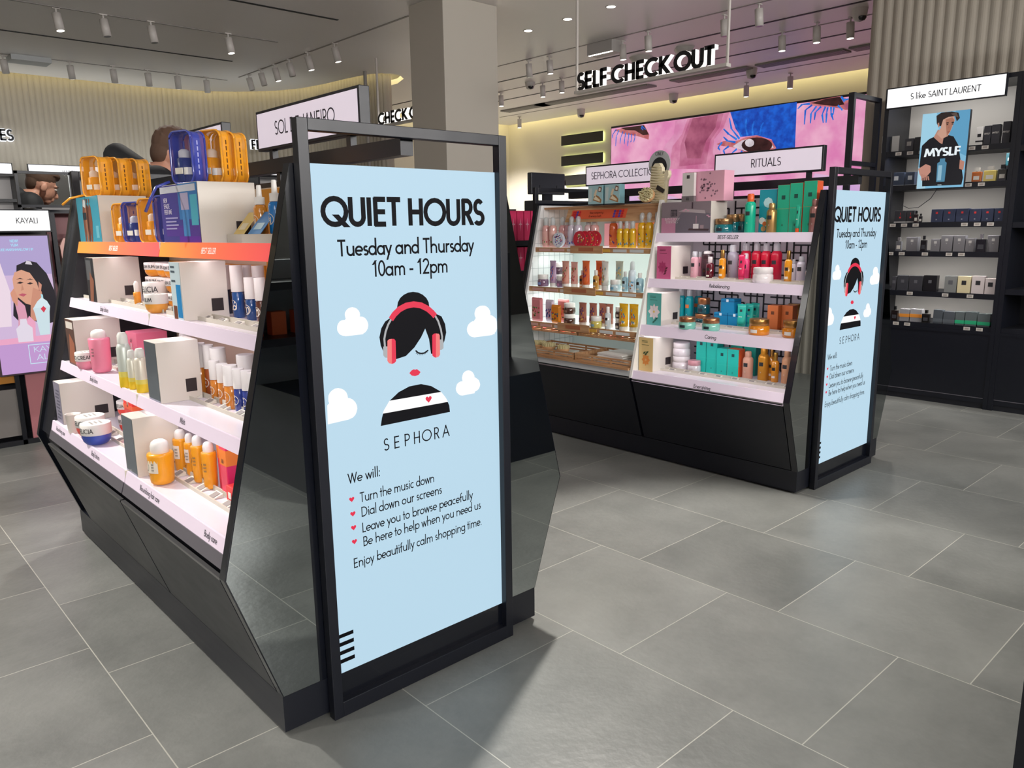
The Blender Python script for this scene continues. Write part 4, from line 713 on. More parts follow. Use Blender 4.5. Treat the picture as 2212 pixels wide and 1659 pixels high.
block('white block with a dark portrait visual behind the pink lotion, third shelf', -.484, 1.579, 1.70, A3, .984, .165, pr_skin)
block('white block with a mirrored front behind the yellow tester bottle, bottom shelf', -.544, .754, .86, A4, .751, .135, pr_mirror, notch=False)
block('white block with a lavender text visual at the far end of the bottom shelf', -.535, 1.69, 1.785, A4, .73, .19, pr_lav)
# ---------------------------------------------------------------- clear zip pouches
def rrect(w, h, r, n=4):
    pts = []
    for cx, cz, a0 in ((w / 2 - r, h - r, 0), (-w / 2 + r, h - r, 90), (-w / 2 + r, r, 180), (w / 2 - r, r, 270)):
        for i in range(n + 1): a = math.radians(a0 + 90 * i / n); pts.append((cx + r * math.cos(a), cz + r * math.sin(a)))
    return pts
def pouch(lab, x, y, z, w, d, h, col, dark, liquid, rz=FR + .28, g=None, strap=None):
    t = thing('toiletry_pouch', lab, 'pouch', (x, y, z), rz, g); o = rrect(w, h, .022); n = len(o); PM = M(col, .2, coat=.6); CL = M(col, .12, alpha=.74, coat=.5); CW = M(col, .06, alpha=.26, coat=.6)
    mb = MB()
    def loop(y0, y1, mat, sc=1.):
        v = [(a * sc, y0, h / 2 + (b - h / 2) * sc) for a, b in o] + [(a * sc, y1, h / 2 + (b - h / 2) * sc) for a, b in o]
        mb.add(v, [(i, (i + 1) % n, n + (i + 1) % n, n + i) for i in range(n)], mat, True)
    loop(-d * .5, -d * .3, CL); loop(-d * .3, d * .16, PM, 1.0); loop(d * .16, d * .5, CL); mb.build('gusset', t)
    mb = MB()
    for s in (-1, 1):
        mb.poly([(a * .97, s * d * .5, h / 2 + (b - h / 2) * .97) for a, b in o], CW)
    mb.build('clear_window', t)
    mb = MB()
    for s in (-.5, .5): mb.tube([(a, d * s, b) for a, b in o] + [(o[0][0], d * s, o[0][1])], .0032, PM, n=6)
    for k in range(6): mb.box(w / 2 + .0002, -d * .1, h * (.16 + .115 * k), w / 2 + .0008, -d * .02, h * (.24 + .115 * k), M(dark, .5))
    mb.build('piping', t)
    mb = MB(); mb.lathe([(.018, 0), (.022, .004), (.022, h * .45), (.018, h * .47)], M(liquid, .25), -w * .1, -d * .12, .004, n=14); mb.lathe([(.016, h * .47), (.016, h * .6), (.008, h * .64)], CAPW, -w * .1, -d * .12, .004, n=14); mb.build('travel_gel', t)
    mb = MB(); mb.lathe([(.013, 0), (.013, h * .5), (.011, h * .51)], M('#d8842c' if 'orange' in lab else '#4a3550', .25), w * .3, d * .22, .004, n=12); mb.lathe([(.012, h * .51), (.012, h * .78)], CAPW, w * .3, d * .22, .004, n=12); mb.build('travel_mist', t)
    mb = MB(); mb.lathe([(.018, 0), (.021, .02)], M(liquid, .3), w * .16, -d * .1, .004, n=14); mb.lathe([(.022, .02), (.022, .04)], CAPW, w * .16, -d * .1, .004, n=14); mb.build('travel_cream', t)
    mb = MB(); mb.box(-w * .1 - .016, -d * .12 - .0235, h * .18, -w * .1 + .016, -d * .12 - .0215, h * .3, M('#e2ddd2', .5)); mb.build('travel_label', t)
    if strap:
        mb = MB(); mb.tube(strap, .0045, PM, n=6); mb.build('wrist_strap', t)
    return t
OC, OD, OLQ, UC, UD, ULQ = '#f6a92c', '#6a3c10', '#e89c2c', '#3d49a8', '#aeb2e8', '#2c3a72'
zt = 1.4475
pouch('blue clear zip pouch standing foremost on the purple visual block', -.338, .655, zt, .094, .048, .146, UC, UD, ULQ, FR + .3, strap=[(-.054, -.03, .006), (-.07, -.065, -.01), (-.09, -.075, -.045), (-.11, -.08, -.08)])
pouch('orange zip pouch squeezed second behind the blue one on the purple visual block', -.300, .69, zt, .09, .032, .142, OC, OD, OLQ, FR + .22)
pouch('orange zip pouch, third in the row on the purple visual block', -.262, .64, zt, .098, .046, .152, OC, OD, OLQ, FR + .34)
pouch('orange zip pouch last in the row on the purple visual block', -.220, .635, zt, .09, .044, .148, OC, OD, OLQ, FR + .34)
pouch('orange zip pouch foremost of three on the teal visual block', -.328, 1.62, zt, .115, .055, .146, OC, OD, OLQ, FR + .3, strap=[(-.054, -.03, .006), (-.08, -.07, -.006), (-.11, -.085, -.03)])
pouch('orange zip pouch in the middle of three on the teal visual block', -.266, 1.60, zt, .112, .055, .143, OC, OD, OLQ, FR + .34)
pouch('orange zip pouch last of three on the teal visual block', -.206, 1.58, zt, .110, .052, .140, OC, OD, OLQ, FR + .34)
pouch('orange zip pouch lowest left, pressed against the white side of the teal block', -.325, 1.335, A1, .105, .042, .136, OC, OD, OLQ, FR + .25)
pouch('blue zip pouch second from left on the orange top shelf', -.315, 1.235, A1, .115, .05, .138, UC, UD, ULQ, FR + .25)
pouch('orange zip pouch between two blue ones on the orange top shelf', -.295, 1.10, A1, .125, .06, .146, OC, OD, OLQ, FR + .25)
pouch('blue zip pouch standing against the purple visual block', -.285, .955, A1, .12, .07, .150, UC, UD, ULQ, FR + .3)
# ---------------------------------------------------------------- top shelf, right end
T1 = AZ[0] + .0223
spray('amber spray bottle with white head on the riser tray of the top shelf', (-.235, .425, T1, .135, .019), '#d88a2a')
spray('bright blue spray bottle with white head on the riser tray beside the amber one', (-.232, .335, T1, .145, .0195), '#1679c8')
def leaflet(lab, x, y, z, w, h, col, c2):
    t = thing('leaflet', lab, 'leaflet', (x, y, z), FR)
    a = .95; mb = MB(); mb.add([(-w / 2, 0, 0), (w / 2, 0, 0), (w / 2, h * math.sin(a) * .75, h * .72), (-w / 2, h * math.sin(a) * .75, h * .72), (-w / 2, .0015, 0), (w / 2, .0015, 0), (w / 2, h * math.sin(a) * .75 + .0015, h * .72), (-w / 2, h * math.sin(a) * .75 + .0015, h * .72)], [(0, 1, 2, 3), (4, 7, 6, 5), (0, 4, 5, 1), (3, 2, 6, 7), (0, 3, 7, 4), (1, 5, 6, 2)], M(col, .35)); mb.build('card', t)
    mb = MB(); s = h * math.sin(a) * .75; mb.poly([(-w * .3, s * .2 - .0008, h * .144), (w * .3, s * .2 - .0008, h * .144), (w * .3, s * .5 - .0008, h * .36), (-w * .3, s * .5 - .0008, h * .36)], M(c2, .4)); mb.build('print', t)
leaflet('yellow leaflet leaning in front of the amber spray bottle', -.285, .47, T1, .07, .085, '#e6c873', '#f2e6c4')
leaflet('blue leaflet leaning in front of the blue spray bottle', -.282, .375, T1, .08, .085, '#2f86c9', '#bfe0f0')
# ---------------------------------------------------------------- second shelf: numbered mists and orange jars
for (lab, at, c, n) in (
    ('navy mist numbered 76, leftmost on the second shelf', (-0.2404, 0.693, 0.1516, 0.0173), '#15233f', '76'),
    ('bright blue mist numbered 76, second from left on the second shelf', (-0.2698, 0.5449, 0.1555, 0.0184), '#1c4f92', '76'),
    ('blue mist numbered 70, third from left on the second shelf', (-0.2708, 0.4503, 0.1234, 0.0178), '#1f4a86', '70'),
    ('brown mist numbered 71, front one nearest the mirrored end panel on the second shelf', (-0.2825, 0.3614, 0.1259, 0.0158), '#5e3328', '71'),
    ('brown mist, back one behind the other 71 on the second shelf', (-0.2125, 0.5215, 0.1526, 0.0182), '#5e3328', '71'),
    ('blue mist behind the mist numbered 70', (-0.2258, 0.5765, 0.1529, 0.018), '#1f4a86', '70')):
    mist(lab, (at[0], at[1], A2, at[3], at[2]) if 0 else (at[0], at[1], A2, at[2], at[3]), c, .5, n)
for lab, (x, y), lv in (('left', (-.272, 1.22), 3), ('middle', (-.262, 1.125), 3), ('right', (-.268, 1.03), 3)):
    for k, nm in enumerate(('bottom', 'middle', 'top')):
        jar_bowl('orange cream jar, %s of the %s stack on the second shelf' % (nm, lab), (x, y, A2 + k * .0502, .05, .044), '#e8962a', 'BUM BUM')
jar_bowl('large orange cream jar with tall white lid in front of the jar stacks', (-.325, 1.10, A2, .088, .04), '#e8912a', 'DELICIA')
pump_gel('slim orange roller bottle with white cap before the jar stacks', (-.352, 1.215, A2, .088, .0125), '#eb9a35', band=False, cap=.45, nm='roller_bottle')
jar_bowl('orange cream jar at the shelf edge half hidden by the blue visual block', (-.39, .90, A2, .06, .036), '#eca444', 'BUM')
# ---------------------------------------------------------------- third shelf: amber mists and pink lotions
AMB = '#d9852b'
for i, (q, c, w_) in enumerate(zip([(-0.339, 0.712, 0.1638, 0.0202), (-0.3261, 0.6706, 0.1615, 0.0167), (-0.3156, 0.6215, 0.1561, 0.0231), (-0.3443, 0.5858, 0.1231, 0.0158), (-0.3439, 0.5265, 0.1209, 0.0167), (-0.3522, 0.4483, 0.1273, 0.0209), (-0.3506, 0.3965, 0.1233, 0.0167), (-0.3438, 0.3555, 0.122, 0.0158), (-0.2757, 0.5161, 0.142, 0.0262), (-0.3438, 0.3163, 0.1209, 0.0156)], [AMB, '#a8562a', AMB, AMB, '#c87a2a', AMB, '#2c3f8f', '#2c3f8f', AMB, '#2c3f8f'],
    ('tall amber mist, leftmost of the back row on the third shelf', 'brown amber tall mist, second in the back row on the third shelf', 'tall amber mist, third in the back row on the third shelf', 'amber mist, leftmost of the front row on the third shelf', 'dark amber mist, second of the front row on the third shelf', 'wide amber mist, third of the front row on the third shelf', 'blue mist, first beside the amber ones on the third shelf', 'blue mist, second beside the amber ones on the third shelf', 'wide capped amber mist at the back right of the third shelf', 'blue mist nearest the mirrored end panel on the third shelf'))):
    mist(w_, (q[0], q[1], A3, q[2], min(q[3], .026)), c, .46)
jar_bowl('pink cream jar with white lid left of the pink lotion bottle', (-0.4702, 1.515) + (A3, .066, .036), '#ef9ab0', 'COCO CREAM')
q = (-0.449, 1.3887, 0.1604, 0.0368); pump_gel('large pink lotion tester bottle with rounded white cap', (q[0], q[1], A3, q[2], q[3]), '#f08ba6', '#f2a0b4', band=False, cap=.2, nm='body_lotion_bottle')
for k in range(2):
    carton('pink cream carton, %s of the stack behind the pink lotion' % ('lower', 'upper')[k], -.30, 1.33, A3 + k * .0725, .12, .11, .072, '#f07e9c', side='#ee7a99', words=[('oil', .5, .016)], badge=('#f9c0cc', .02, .3))
carton('pink cream carton behind the silver yellow cans', -.29, 1.12, A3, .09, .09, .11, '#f3a4b8', side='#ef9ab0')
for lab, q, c in (('pale silver and yellow spray can, tallest of three on the third shelf', (-0.4721, 1.0174, 0.183, 0.0222), '#cfd6cf'), ('small white and yellow spray bottle between two taller ones', (-0.4647, 0.9672, 0.1295, 0.0158), '#e4e3d6'), ('cream and yellow lotion tube bottle against the mirrored block', (-0.4614, 0.8899, 0.1424, 0.0198), '#e3ddcf')):
    x, y, h, r = q; t = thing('spray_can', lab, 'bottle', (x, y, A3), FR); mb = MB(); mb.lathe([(r * .95, 0), (r, .003), (r, h * .2)], M('#eecb2e', .3)); mb.lathe([(r, h * .2), (r, h * .3)], M('#e6d66a', .3), cap=False); mb.lathe([(r, h * .3), (r, h * .72), (r * .8, h * .79), (r * .7, h * .8)], M(c, .35, .25), cap=False); mb.build('can_body', t)
    mb = MB(); mb.lathe([(r * .72, h * .8), (r * .75, h * .81), (r * .72, h * .95), (r * .5, h)], M('#e6e6e2', .35)); mb.build('cap', t)
for i, (x, y, c) in enumerate(((-.285, .97, '#e9e4e0'), (-.31, .90, '#e8c8cc'))): pump_gel(('white bottle with a flat cap', 'pale pink bottle with a domed cap')[i] + ' at the back of the third shelf, left bay', (x, y, A3, .175, .03), c, band=False, cap=.22, nm='body_lotion_bottle')
# ---------------------------------------------------------------- bottom shelf
q = (-0.5059, 0.6463, 0.1376, 0.0379); pump_gel('large yellow shower gel tester bottle with white dome cap at the shelf front', (q[0], q[1], A4, q[2], q[3]), '#f2a31c', '#eadfce')
for lab, q in zip(('yellow shower gel bottle with pale label, leftmost of the back row', 'slim yellow shower gel bottle, second in the back row', 'yellow body wash bottle, third in the back row', 'yellow tan wash bottle, fourth in the back row beside the red cartons'), [(-0.4155, 0.7314, 0.1362, 0.0236), (-0.4127, 0.6633, 0.1354, 0.0162), (-0.4203, 0.575, 0.1472, 0.0201), (-0.4194, 0.4916, 0.1438, 0.022)]):
    pump_gel(lab + ' on bottom shelf', (q[0], q[1], A4, q[2], q[3]), '#eda020', '#efe6da', cap=.22, band='pale' in lab or 'slim' in lab)
for i, (x, y) in enumerate(((-.375, .452), (-.395, .385))):
    carton('pink and orange slim carton, %s of two on the bottom shelf' % ('left', 'right')[i], x, y, A4, .045, .05, .152, '#e8326a', front='#ef4d6a', side='#e02f70', band=(.62, .3, '#f58a3c'), words=[('lilil', .66, .012)])
for i, (x, y) in enumerate(((-.33, .35), (-.365, .318))): tube_pack('white tube with grey lettering, %s of two by the mirrored end panel' % ('back', 'front')[i], (x, y, A4, .165, .026), '#e9e6e4')
carton('red travel carton with white price tag lying low by the mirrored end panel', -.415, .318, A4, .05, .04, .05, '#e23c3c', badge=('#f0eee8', .018, .5))
x, y = (-0.5351, 1.5249); t = thing('paper_cup', 'small white paper cup left of the cream jars, bottom shelf', 'cup', (x, y, A4)); mb = MB(); mb.lathe([(.021, 0), (.0265, .072), (.0278, .073), (.0258, .072), (.0205, .004)], M('#eee6de', .6)); mb.build('cup_body', t)
x, y = (-0.5011, 1.4261); jar_bowl('large red bottomed cream jar with white lid behind the blue one', (x, y, A4, .078, .051), '#ef5a50', 'DELICIA')
x, y = (-0.5187, 1.2855); jar_bowl('large blue bottomed cream jar with white lid at the shelf front', (x, y, A4, .078, .051), '#3a50ae', 'DELICIA')
for i, (x, y, k) in enumerate(((-.375, 1.40, 0), (-.375, 1.40, 1), (-.36, 1.32, 0), (-.36, 1.32, 1))): jar_bowl('red bottomed small jar, %s of the %s stack beside the red cartons' % (('lower', 'upper')[k], ('left', 'right')[i // 2]), (x, y, A4 + k * .0602, .06, .036), '#ef5148', 'BEIJA')
for k in range(2): carton('red cream carton, %s of the stack on the bottom shelf' % ('lower', 'upper')[k], -.385, 1.19, A4 + k * .0855, .10, .09, .085, '#ee3a34', side='#ee403a', band=(.5, .18, '#f5683c'), words=[('lil', .6, .016), ('lilili', .3, .008)], badge=('#f7c0a8', .018, .78))
for i, (x, y, c) in enumerate(((-.35, 1.08, '#dcd6da'), (-.345, 1.03, '#e6e2e4'), (-.35, .985, '#d6dade'), (-.355, .94, '#e4e4e8'))): pump_gel('white lotion bottle, %s from left at the back right of the red cartons' % ORD[i], (x, y, A4, .135, .019), c, '#b8c2d4', cap=.25, nm='body_lotion_bottle')
# ================================================================ PRODUCTS, SECOND GONDOLA, LATTICE BAY
B1, B2, B3, B4 = [z - .003 + .0003 for z in BZ]
def pr_bath(mb, F):
    quad(mb, F, 0, 0, 1, 1, M('#8e8088', .3)); quad(mb, F, 0, .0, .32, .5, M('#c98aa6', .35), 1); mb.poly([F(.3, 0, 2), F(1, 0, 2), F(1, .62, 2), F(.85, .66, 2), F(.42, .66, 2), F(.3, .4, 2)], M('#77707c', .3))
    mb.poly([F(.35, .7, 3), F(.9, .62, 3), F(.88, .72, 3), F(.5, .78, 3)], M('#b9adb2', .35)); quad(mb, F, .62, .78, .65, .98, M('#4a3a44', .4), 3); mb.poly([F(.56, .10, 3), F(.96, .08, 3), F(.98, .14, 3), F(.58, .16, 3)], M('#4c3c40', .4))
    quad(mb, F, .66, .15, .77, .30, M('#efe8ea', .4), 4); quad(mb, F, .715, .3, .725, .55, M('#d0a0b0', .4), 4); quad(mb, F, .80, .15, .87, .26, M('#a8929a', .4), 4)
    for a, b in ((.44, .7), (.48, .74), (.53, .7), (.95, .5), (.92, .54)): quad(mb, F, a, b, a + .045, b + .035, M('#d9a3bb', .4), 5)
    quad(mb, F, .2, .55, .33, .76, M('#33303a', .4), 5)
    for i in range(4):
        for k in range(4): quad(mb, F, .212 + .028 * i, .562 + .046 * k, .228 + .028 * i, .592 + .046 * k, M('#8e8088', .4), 6)
    text(mb, 'BATH & BODY', F(.08, .42, 6), (0, -1, 0), (0, 0, 1), .0135, M('#f0e6ea', .5), .1, track=0); text(mb, 'ESSENTIALS', F(.1, .33, 6), (0, -1, 0), (0, 0, 1), .0135, M('#f0e6ea', .5), .1)
def flower(bg, petal, leaf, spots, cx=.5, cz=.4, r=.3, inner='#f2d060'):
    def f(mb, F):
        quad(mb, F, 0, 0, 1, 1, M(bg, .35))
        for i in range(8):
            a = PI * 2 * i / 8; p = (math.cos(a), math.sin(a) * .62); q = (-p[1] * .35, p[0] * .22)
            mb.poly([F(cx, cz, 1 + i % 2), F(cx + p[0] * r * .6 + q[0] * r, cz + p[1] * r * .6 + q[1] * r, 1 + i % 2), F(cx + p[0] * r, cz + p[1] * r, 1 + i % 2), F(cx + p[0] * r * .6 - q[0] * r, cz + p[1] * r * .6 - q[1] * r, 1 + i % 2)], M(petal, .4))
        quad(mb, F, cx - .06, cz - .03, cx + .06, cz + .03, M(inner, .4), 4)
        for a, b in spots: mb.poly([F(a, b, 3), F(a + .14, b + .03, 3), F(a + .2, b + .09, 3), F(a + .04, b + .07, 3)], M(leaf, .4))
        for b in (.9, .86, .78): quad(mb, F, .2, b, .72 - .1 * (b > .85), b + .012, M(leaf, .5), 3)
    return f
block('white block with mauve bath visual on the top shelf', BX - .36, .639, .955, B1, 1.434, .15, pr_bath, notch=False)
block('white block with pink orchid visual, second shelf', BX - .40, .855, .95, B2, 1.200, .18, flower('#d0618f', '#b03a6c', '#6a2a3c', ((.55, .2), (.5, .12), (.6, .28)), .4, .36, .32, '#a83468'))
block('white block with teal lotus visual, third shelf', BX - .455, .872, .968, B3, .946, .172, flower('#5fb3ae', '#f2e4e8', '#2f6a5a', ((.5, .1), (.6, .16), (.4, .05)), .5, .42, .42))
block('white block with yellow orange fruit visual, bottom shelf', BX - .52, .872, .968, B4, .704, .185, flower('#e8c98a', '#ea9448', '#4a5a38', ((.4, .46), (.5, .52), (.3, .5)), .5, .34, .3, '#f0b878'))
def C5(zm, z, *q): return None
# ---- top shelf
t = carton('pale pink gift box with white flower print lying on the mauve bath block', BX - .275, .715, 1.4345, .25, .09, .155, '#e6a9be', front='#eab0c4', nm='gift_box')
mb = MB(); rnd = random.Random(4)
for i in range(34):
    a = rnd.gauss(0.02, .035); z = .075 + rnd.gauss(0, .03); s = .006; mb.poly([(a - s, -.0465, z), (a, -.0465, z - s), (a + s, -.0465, z), (a, -.0465, z + s)], M('#8f6a7c', .5))
mb.build('flower_print', t)
carton('slim white carton with bottle drawings standing before the pink gift box', BX - .338, .795, 1.4345, .075, .02, .15, '#e9e4e2', badge=('#4a4044', .018, .86), band=(.0, .2, '#7c7478'), words=[('ilili', .05, .016)])
TEAL = '#0f6f78'; GOLDL = '#b58c5e'
for lab, q in zip(('teal glass jar with gold lid at the front of the top shelf', 'teal glass jar with gold lid second in row on the top shelf', 'teal glass jar with gold lid partly hidden by the green bottle'), [(2.4025, 0.5964, 0.0752, 0.0485), (2.4825, 0.5866, 0.0958, 0.0427), (2.5025, 0.5466, 0.0983, 0.039)]): jar_gold(lab, (q[0], q[1], B1, q[2], q[3]), TEAL, '#a8835c')
q = (2.4125, 0.4511, 0.1958, 0.0275); aerosol('mint green bottle with orange cap on the top shelf', (q[0], q[1], B1, q[2], q[3]), '#19b795', capc='#e8622c', nm='lotion_bottle')
q = (2.4125, 0.3299, 0.1454, 0.0255); aerosol('gold spray can in front of the green cartons, top shelf', (q[0], q[1], B1, q[2], q[3]), '#c39a62', capc='#c9a26c', metal=.8, rough=.35)
q = (2.4325, 0.1148, 0.1577, 0.0253); aerosol('rose gold spray can at the right end of the top shelf', (q[0], q[1], B1, q[2], q[3]), '#c08a86', capc='#b98482', metal=.7, rough=.32)
t = carton('teal gift pouch with white petals between green bottle and gold can', BX - .225, .375, B1, .10, .05, .215, '#1596a4', front='#1a9db0', nm='gift_pouch', cat='pouch')
mb = MB()
for i, (a, z, s, c) in enumerate(((0, .15, .026, '#bfe6ec'), (-.03, .06, .018, '#f2f2ee'), (.0, .05, .022, '#f6f2ea'), (.03, .065, .018, '#eef2f0'), (-.015, .045, .012, '#e8742c'), (.025, .04, .012, '#e89a5c'), (-.02, .02, .014, '#d8a064'))): mb.poly([(a + s * math.cos(k * PI / 4), -.0268 - .0003 * i, z + s * math.sin(k * PI / 4)) for k in range(8)], M(c, .5))
mb.build('petal_print', t)
GRN = '#1fb08a'
for i, (y, x) in enumerate(((.285, -.235), (.216, -.24), (.142, -.245))):
    carton('tall green carton with dark square emblem, %s from left on the top shelf' % ORD[i], BX + x, y, B1, .066, .06, .232 + .006 * i, GRN, front='#22b08c', side='#d9572c', badge=('#174a42', .019, .74), band=(.5, .004, '#c9a85c'), words=[('lil', .14, .01)])
q = (2.3775, 0.1733, 0.1329, 0.0118); tube_pack('mint tube standing on an orange cap at the front of the top shelf', (q[0], q[1], B1, q[2], q[3] * .9), '#24b090', '#ec5a24')
# ---- second shelf
for lab, q, c, k in zip(('pale pink foam can leftmost on the second shelf', 'small pink bottle behind the pale pink foam can', 'silver foam can on the second shelf', 'red foam can, first of four on the second shelf', 'red foam can, second of four on the second shelf', 'red foam can, third of four on the second shelf', 'red foam can, fourth of four on the second shelf', 'pink bottle behind the hot pink tube', 'white bottle right of the amber oil, second shelf', 'tall white foam can at the right end of the second shelf'),
  [(2.3925, 0.7632, 0.1496, 0.0219), (2.4825, 0.7899, 0.1444, 0.0164), (2.4425, 0.5595, 0.1854, 0.0285), (2.5025, 0.5184, 0.1912, 0.0285), (2.5025, 0.4551, 0.1915, 0.0254), (2.5025, 0.4011, 0.1917, 0.0252), (2.5025, 0.342, 0.1919, 0.0283), (2.4325, 0.4738, 0.1414, 0.0175), (2.4525, 0.2194, 0.1154, 0.0128), (2.4525, 0.1788, 0.1299, 0.0221)],
  ('#d9a3ae', '#d08c9c', '#9d98a4', '#d3203f', '#d3203f', '#d3203f', '#c81c3a', '#e2487c', '#e6e2e6', '#dcd8e0'), (0, 0, 0, 0, 0, 0, 0, 0, 0, 0)): aerosol(lab, (q[0], q[1], B2, q[2], q[3]), c)
q = (2.4625, 0.7288, 0.1517, 0.0323); pump_gel('dark maroon jar bottle behind the dark red bottle, second shelf', (q[0], q[1], B2, q[2], q[3]), '#3a2028', '#5a3a44', cap=.12)
q = (2.3925, 0.6654, 0.1223, 0.0223); pump_oil('dark red glass bottle with small white cap, second shelf', (q[0], q[1], B2, q[2], q[3]), '#5a1022', capc='#e6dede', capm=0.)
for lab, q in zip(('amber oil bottle with gold cap left of the silver can, second shelf', 'amber oil bottle with gold cap in front of the red cans'), [(2.3925, 0.5896, 0.1585, 0.0185), (2.3675, 0.2024, 0.1599, 0.0184)]): pump_oil(lab, (q[0], q[1], B2, q[2], q[3]), '#e39418')
q = (2.3675, 0.4602, 0.1368, 0.018); tube_pack('hot pink tube standing at the front of the second shelf', (q[0], q[1], B2, q[2], q[3]), '#e02a60', '#e84a78')
q = (2.3575, 0.3306, 0.0757, 0.0512); jar_gold('large white tester jar at the front of the second shelf', (q[0], q[1], B2, q[2], q[3]), '#eee9ea', '#f0ecec', lidm=0., word='#efeaea')
q = (2.3575, 0.0879, 0.0658, 0.0176); jar_gold('small white jar with label at the right end of the second shelf', (q[0], q[1], B2, q[2], q[3]), '#e9e6e6', '#f0ecec', lidm=0., word='#b8b4b4')
# ---- third shelf
for lab, q in zip(('leftmost teal foam can on the third shelf', 'second teal foam can on the third shelf', 'third teal foam can, behind, on the third shelf'), [(2.4505, 0.8865, 0.191, 0.0251), (2.4538, 0.8328, 0.1897, 0.0241), (2.5835, 0.8609, 0.1781, 0.0247)]): aerosol(lab, (q[0], q[1], B3, q[2], q[3]), '#0d9aa6', badge='#e07a3c')
q = (2.4424, 0.736, 0.0594, 0.045); jb = (q[0], q[1], B3, q[2], q[3]); jar_gold('dark teal jar with copper lid, lower of the stack on the third shelf', jb, '#0c4f5a', '#b67a52')
jar_gold('dark teal jar with copper lid, upper of the stack on the third shelf', (q[0] + .004, q[1] - .004, B3 + q[2] + .0003, .088, .036), '#0c4f5a', '#b67a52')
for lab, q in zip(('mint jar with copper lid left at the shelf front, third shelf', 'mint jar with copper lid right at the shelf front, third shelf', 'pale mint jar with copper lid behind the amber jars, third shelf'), [(2.2317, 0.6883, 0.0645, 0.046), (2.2599, 0.5595, 0.0644, 0.0465), (2.7504, 0.5408, 0.0802, 0.0442)]): jar_gold(lab, (q[0], q[1], B3, q[2], q[3]), '#7cc4b4', '#b9805a')
for i, (y, k) in enumerate(((.615, 0), (.53, 0), (.575, 1))): carton('blue cream carton with white arc, %s on the third shelf' % ('lower left of three', 'lower right of three', 'top one of three')[i], BX - .235, y, B3 + k * .0755, .08, .07, .075, '#0c86b8', side='#0d8ec4', band=(.78, .1, '#0a6c9c'), badge=('#dfeef4', .014, .88))
for i, q in enumerate([(2.4389, 0.4902, 0.1281, 0.0255), (2.5027, 0.4827, 0.1266, 0.0229), (2.563, 0.4836, 0.1251, 0.0231)]): tube_pack('mint green tube, %s of three on the third shelf' % ORD[i], (q[0], q[1], B3, q[2], q[3]), '#2cc4b0', '#38c8b4')
for i, (y, x) in enumerate(((.295, -.27), (.235, -.235))): carton('orange brown carton, %s beside the amber jars on the third shelf' % ('front one', 'back one')[i], BX + x, y, B3, .058, .05, .135, '#c8703c', side='#b8622e', badge=('#6a3a1e', .016, .72))
for lab, q in zip(('amber jar with gold lid at the shelf front, left of two, third shelf', 'amber jar with gold lid at the shelf front, right of two, third shelf', 'amber jar with gold lid in the back row, third shelf', 'amber jar with gold lid at the far right of the back row, third shelf'), [(2.2818, 0.2948, 0.0785, 0.0517), (2.3004, 0.1257, 0.0812, 0.049), (2.6663, 0.303, 0.1254, 0.0454), (3.004, 0.4227, 0.0733, 0.0191)]): jar_gold(lab, (q[0], q[1], B3, q[2], q[3]), '#e08a1e', '#b98a4e', nm='scrub_jar')
# ---- bottom shelf
q = (2.361, 0.8096, 0.0769, 0.0514)
jar_gold('white lidded jar, lower of the stack on the bottom shelf', (q[0], q[1], B4, q[2], q[3]), '#e6e0e4', '#eee8ea', lidm=0., word='#d6ced4')
jar_gold('white lidded jar, upper of the stack on the bottom shelf', (q[0], q[1], B4 + q[2] + .0003, q[2] * .98, q[3] * .96), '#e6e0e4', '#eee8ea', lidm=0., word='#d6ced4')
q = (2.3463, 0.7137, 0.0645, 0.0367); jar_gold('small clear jar with pink lid on the bottom shelf', (q[0], q[1], B4, q[2], q[3]), '#d9d2d6', '#d79aa4', lidm=0., word='#c8bcc2')
for i, (y, x, w, h) in enumerate(((.69, -.30, .062, .2), (.622, -.30, .066, .2), (.548, -.315, .064, .145), (.478, -.32, .066, .148))):
    carton('turquoise carton with dark square emblem, %s from left on the bottom shelf' % ORD[i], BX + x, y, B4, w, .06, h, '#1ec0b0', front='#20c2b2', side='#1cb4a6' if i < 3 else '#e8622c', badge=('#1a4a4c', .016, .78), band=(.4, .004, '#4ad4c4'), words=[('lil', .12, .008)])
for i, (y, x) in enumerate(((.52, -.22), (.44, -.22))): carton('turquoise carton, %s of two in the back row of the bottom shelf' % ('left', 'right')[i], BX + x, y, B4, .07, .06, .16, '#1aa898', side='#178f84')
for lab, q, c, m in zip(('rosy beige bottle with slanted cap on the bottom shelf', 'golden shower oil can on the bottom shelf', 'beige bottle with square cap at the right end of the bottom shelf'), [(2.3739, 0.4015, 0.1443, 0.0266), (2.384, 0.3176, 0.1715, 0.0276), (2.3981, 0.1967, 0.1686, 0.025)], ('#d8a58e', '#d8962c', '#d6a27a'), (.1, .35, .1)): aerosol(lab, (q[0], q[1], B4, q[2], q[3]), c, capc=c, metal=m, rough=.35)
for lab, q, cc in zip(('amber oil bottle with gold pump frame on the bottom shelf', 'slim amber oil bottle behind the gold pump bottle'), [(2.3858, 0.2532, 0.1517, 0.0191), (2.4145, 0.291, 0.1696, 0.0166)], ('#c8a04c', '#d8a860')): pump_oil(lab, (q[0], q[1], B4, q[2], q[3]), '#d9901e', capc=cc)
# ================================================================ PRODUCTS, WOODEN BAY
V1, V2, V3 = [z + .0003 for z in WZ]
RART = ['#c23a4a', '#5a8a4a', '#e8c8b0', '#d86a3c']; BART = ['#3a66c0', '#7a4aa8', '#e06a7a']; YART = ['#2a86b8', '#e0562c', '#f2e6c0']; OART = ['#7a2a5a', '#c23a2a', '#4a3a8a', '#f0c060']; WART = ['#4a9ac0', '#a8744a', '#e8c868']
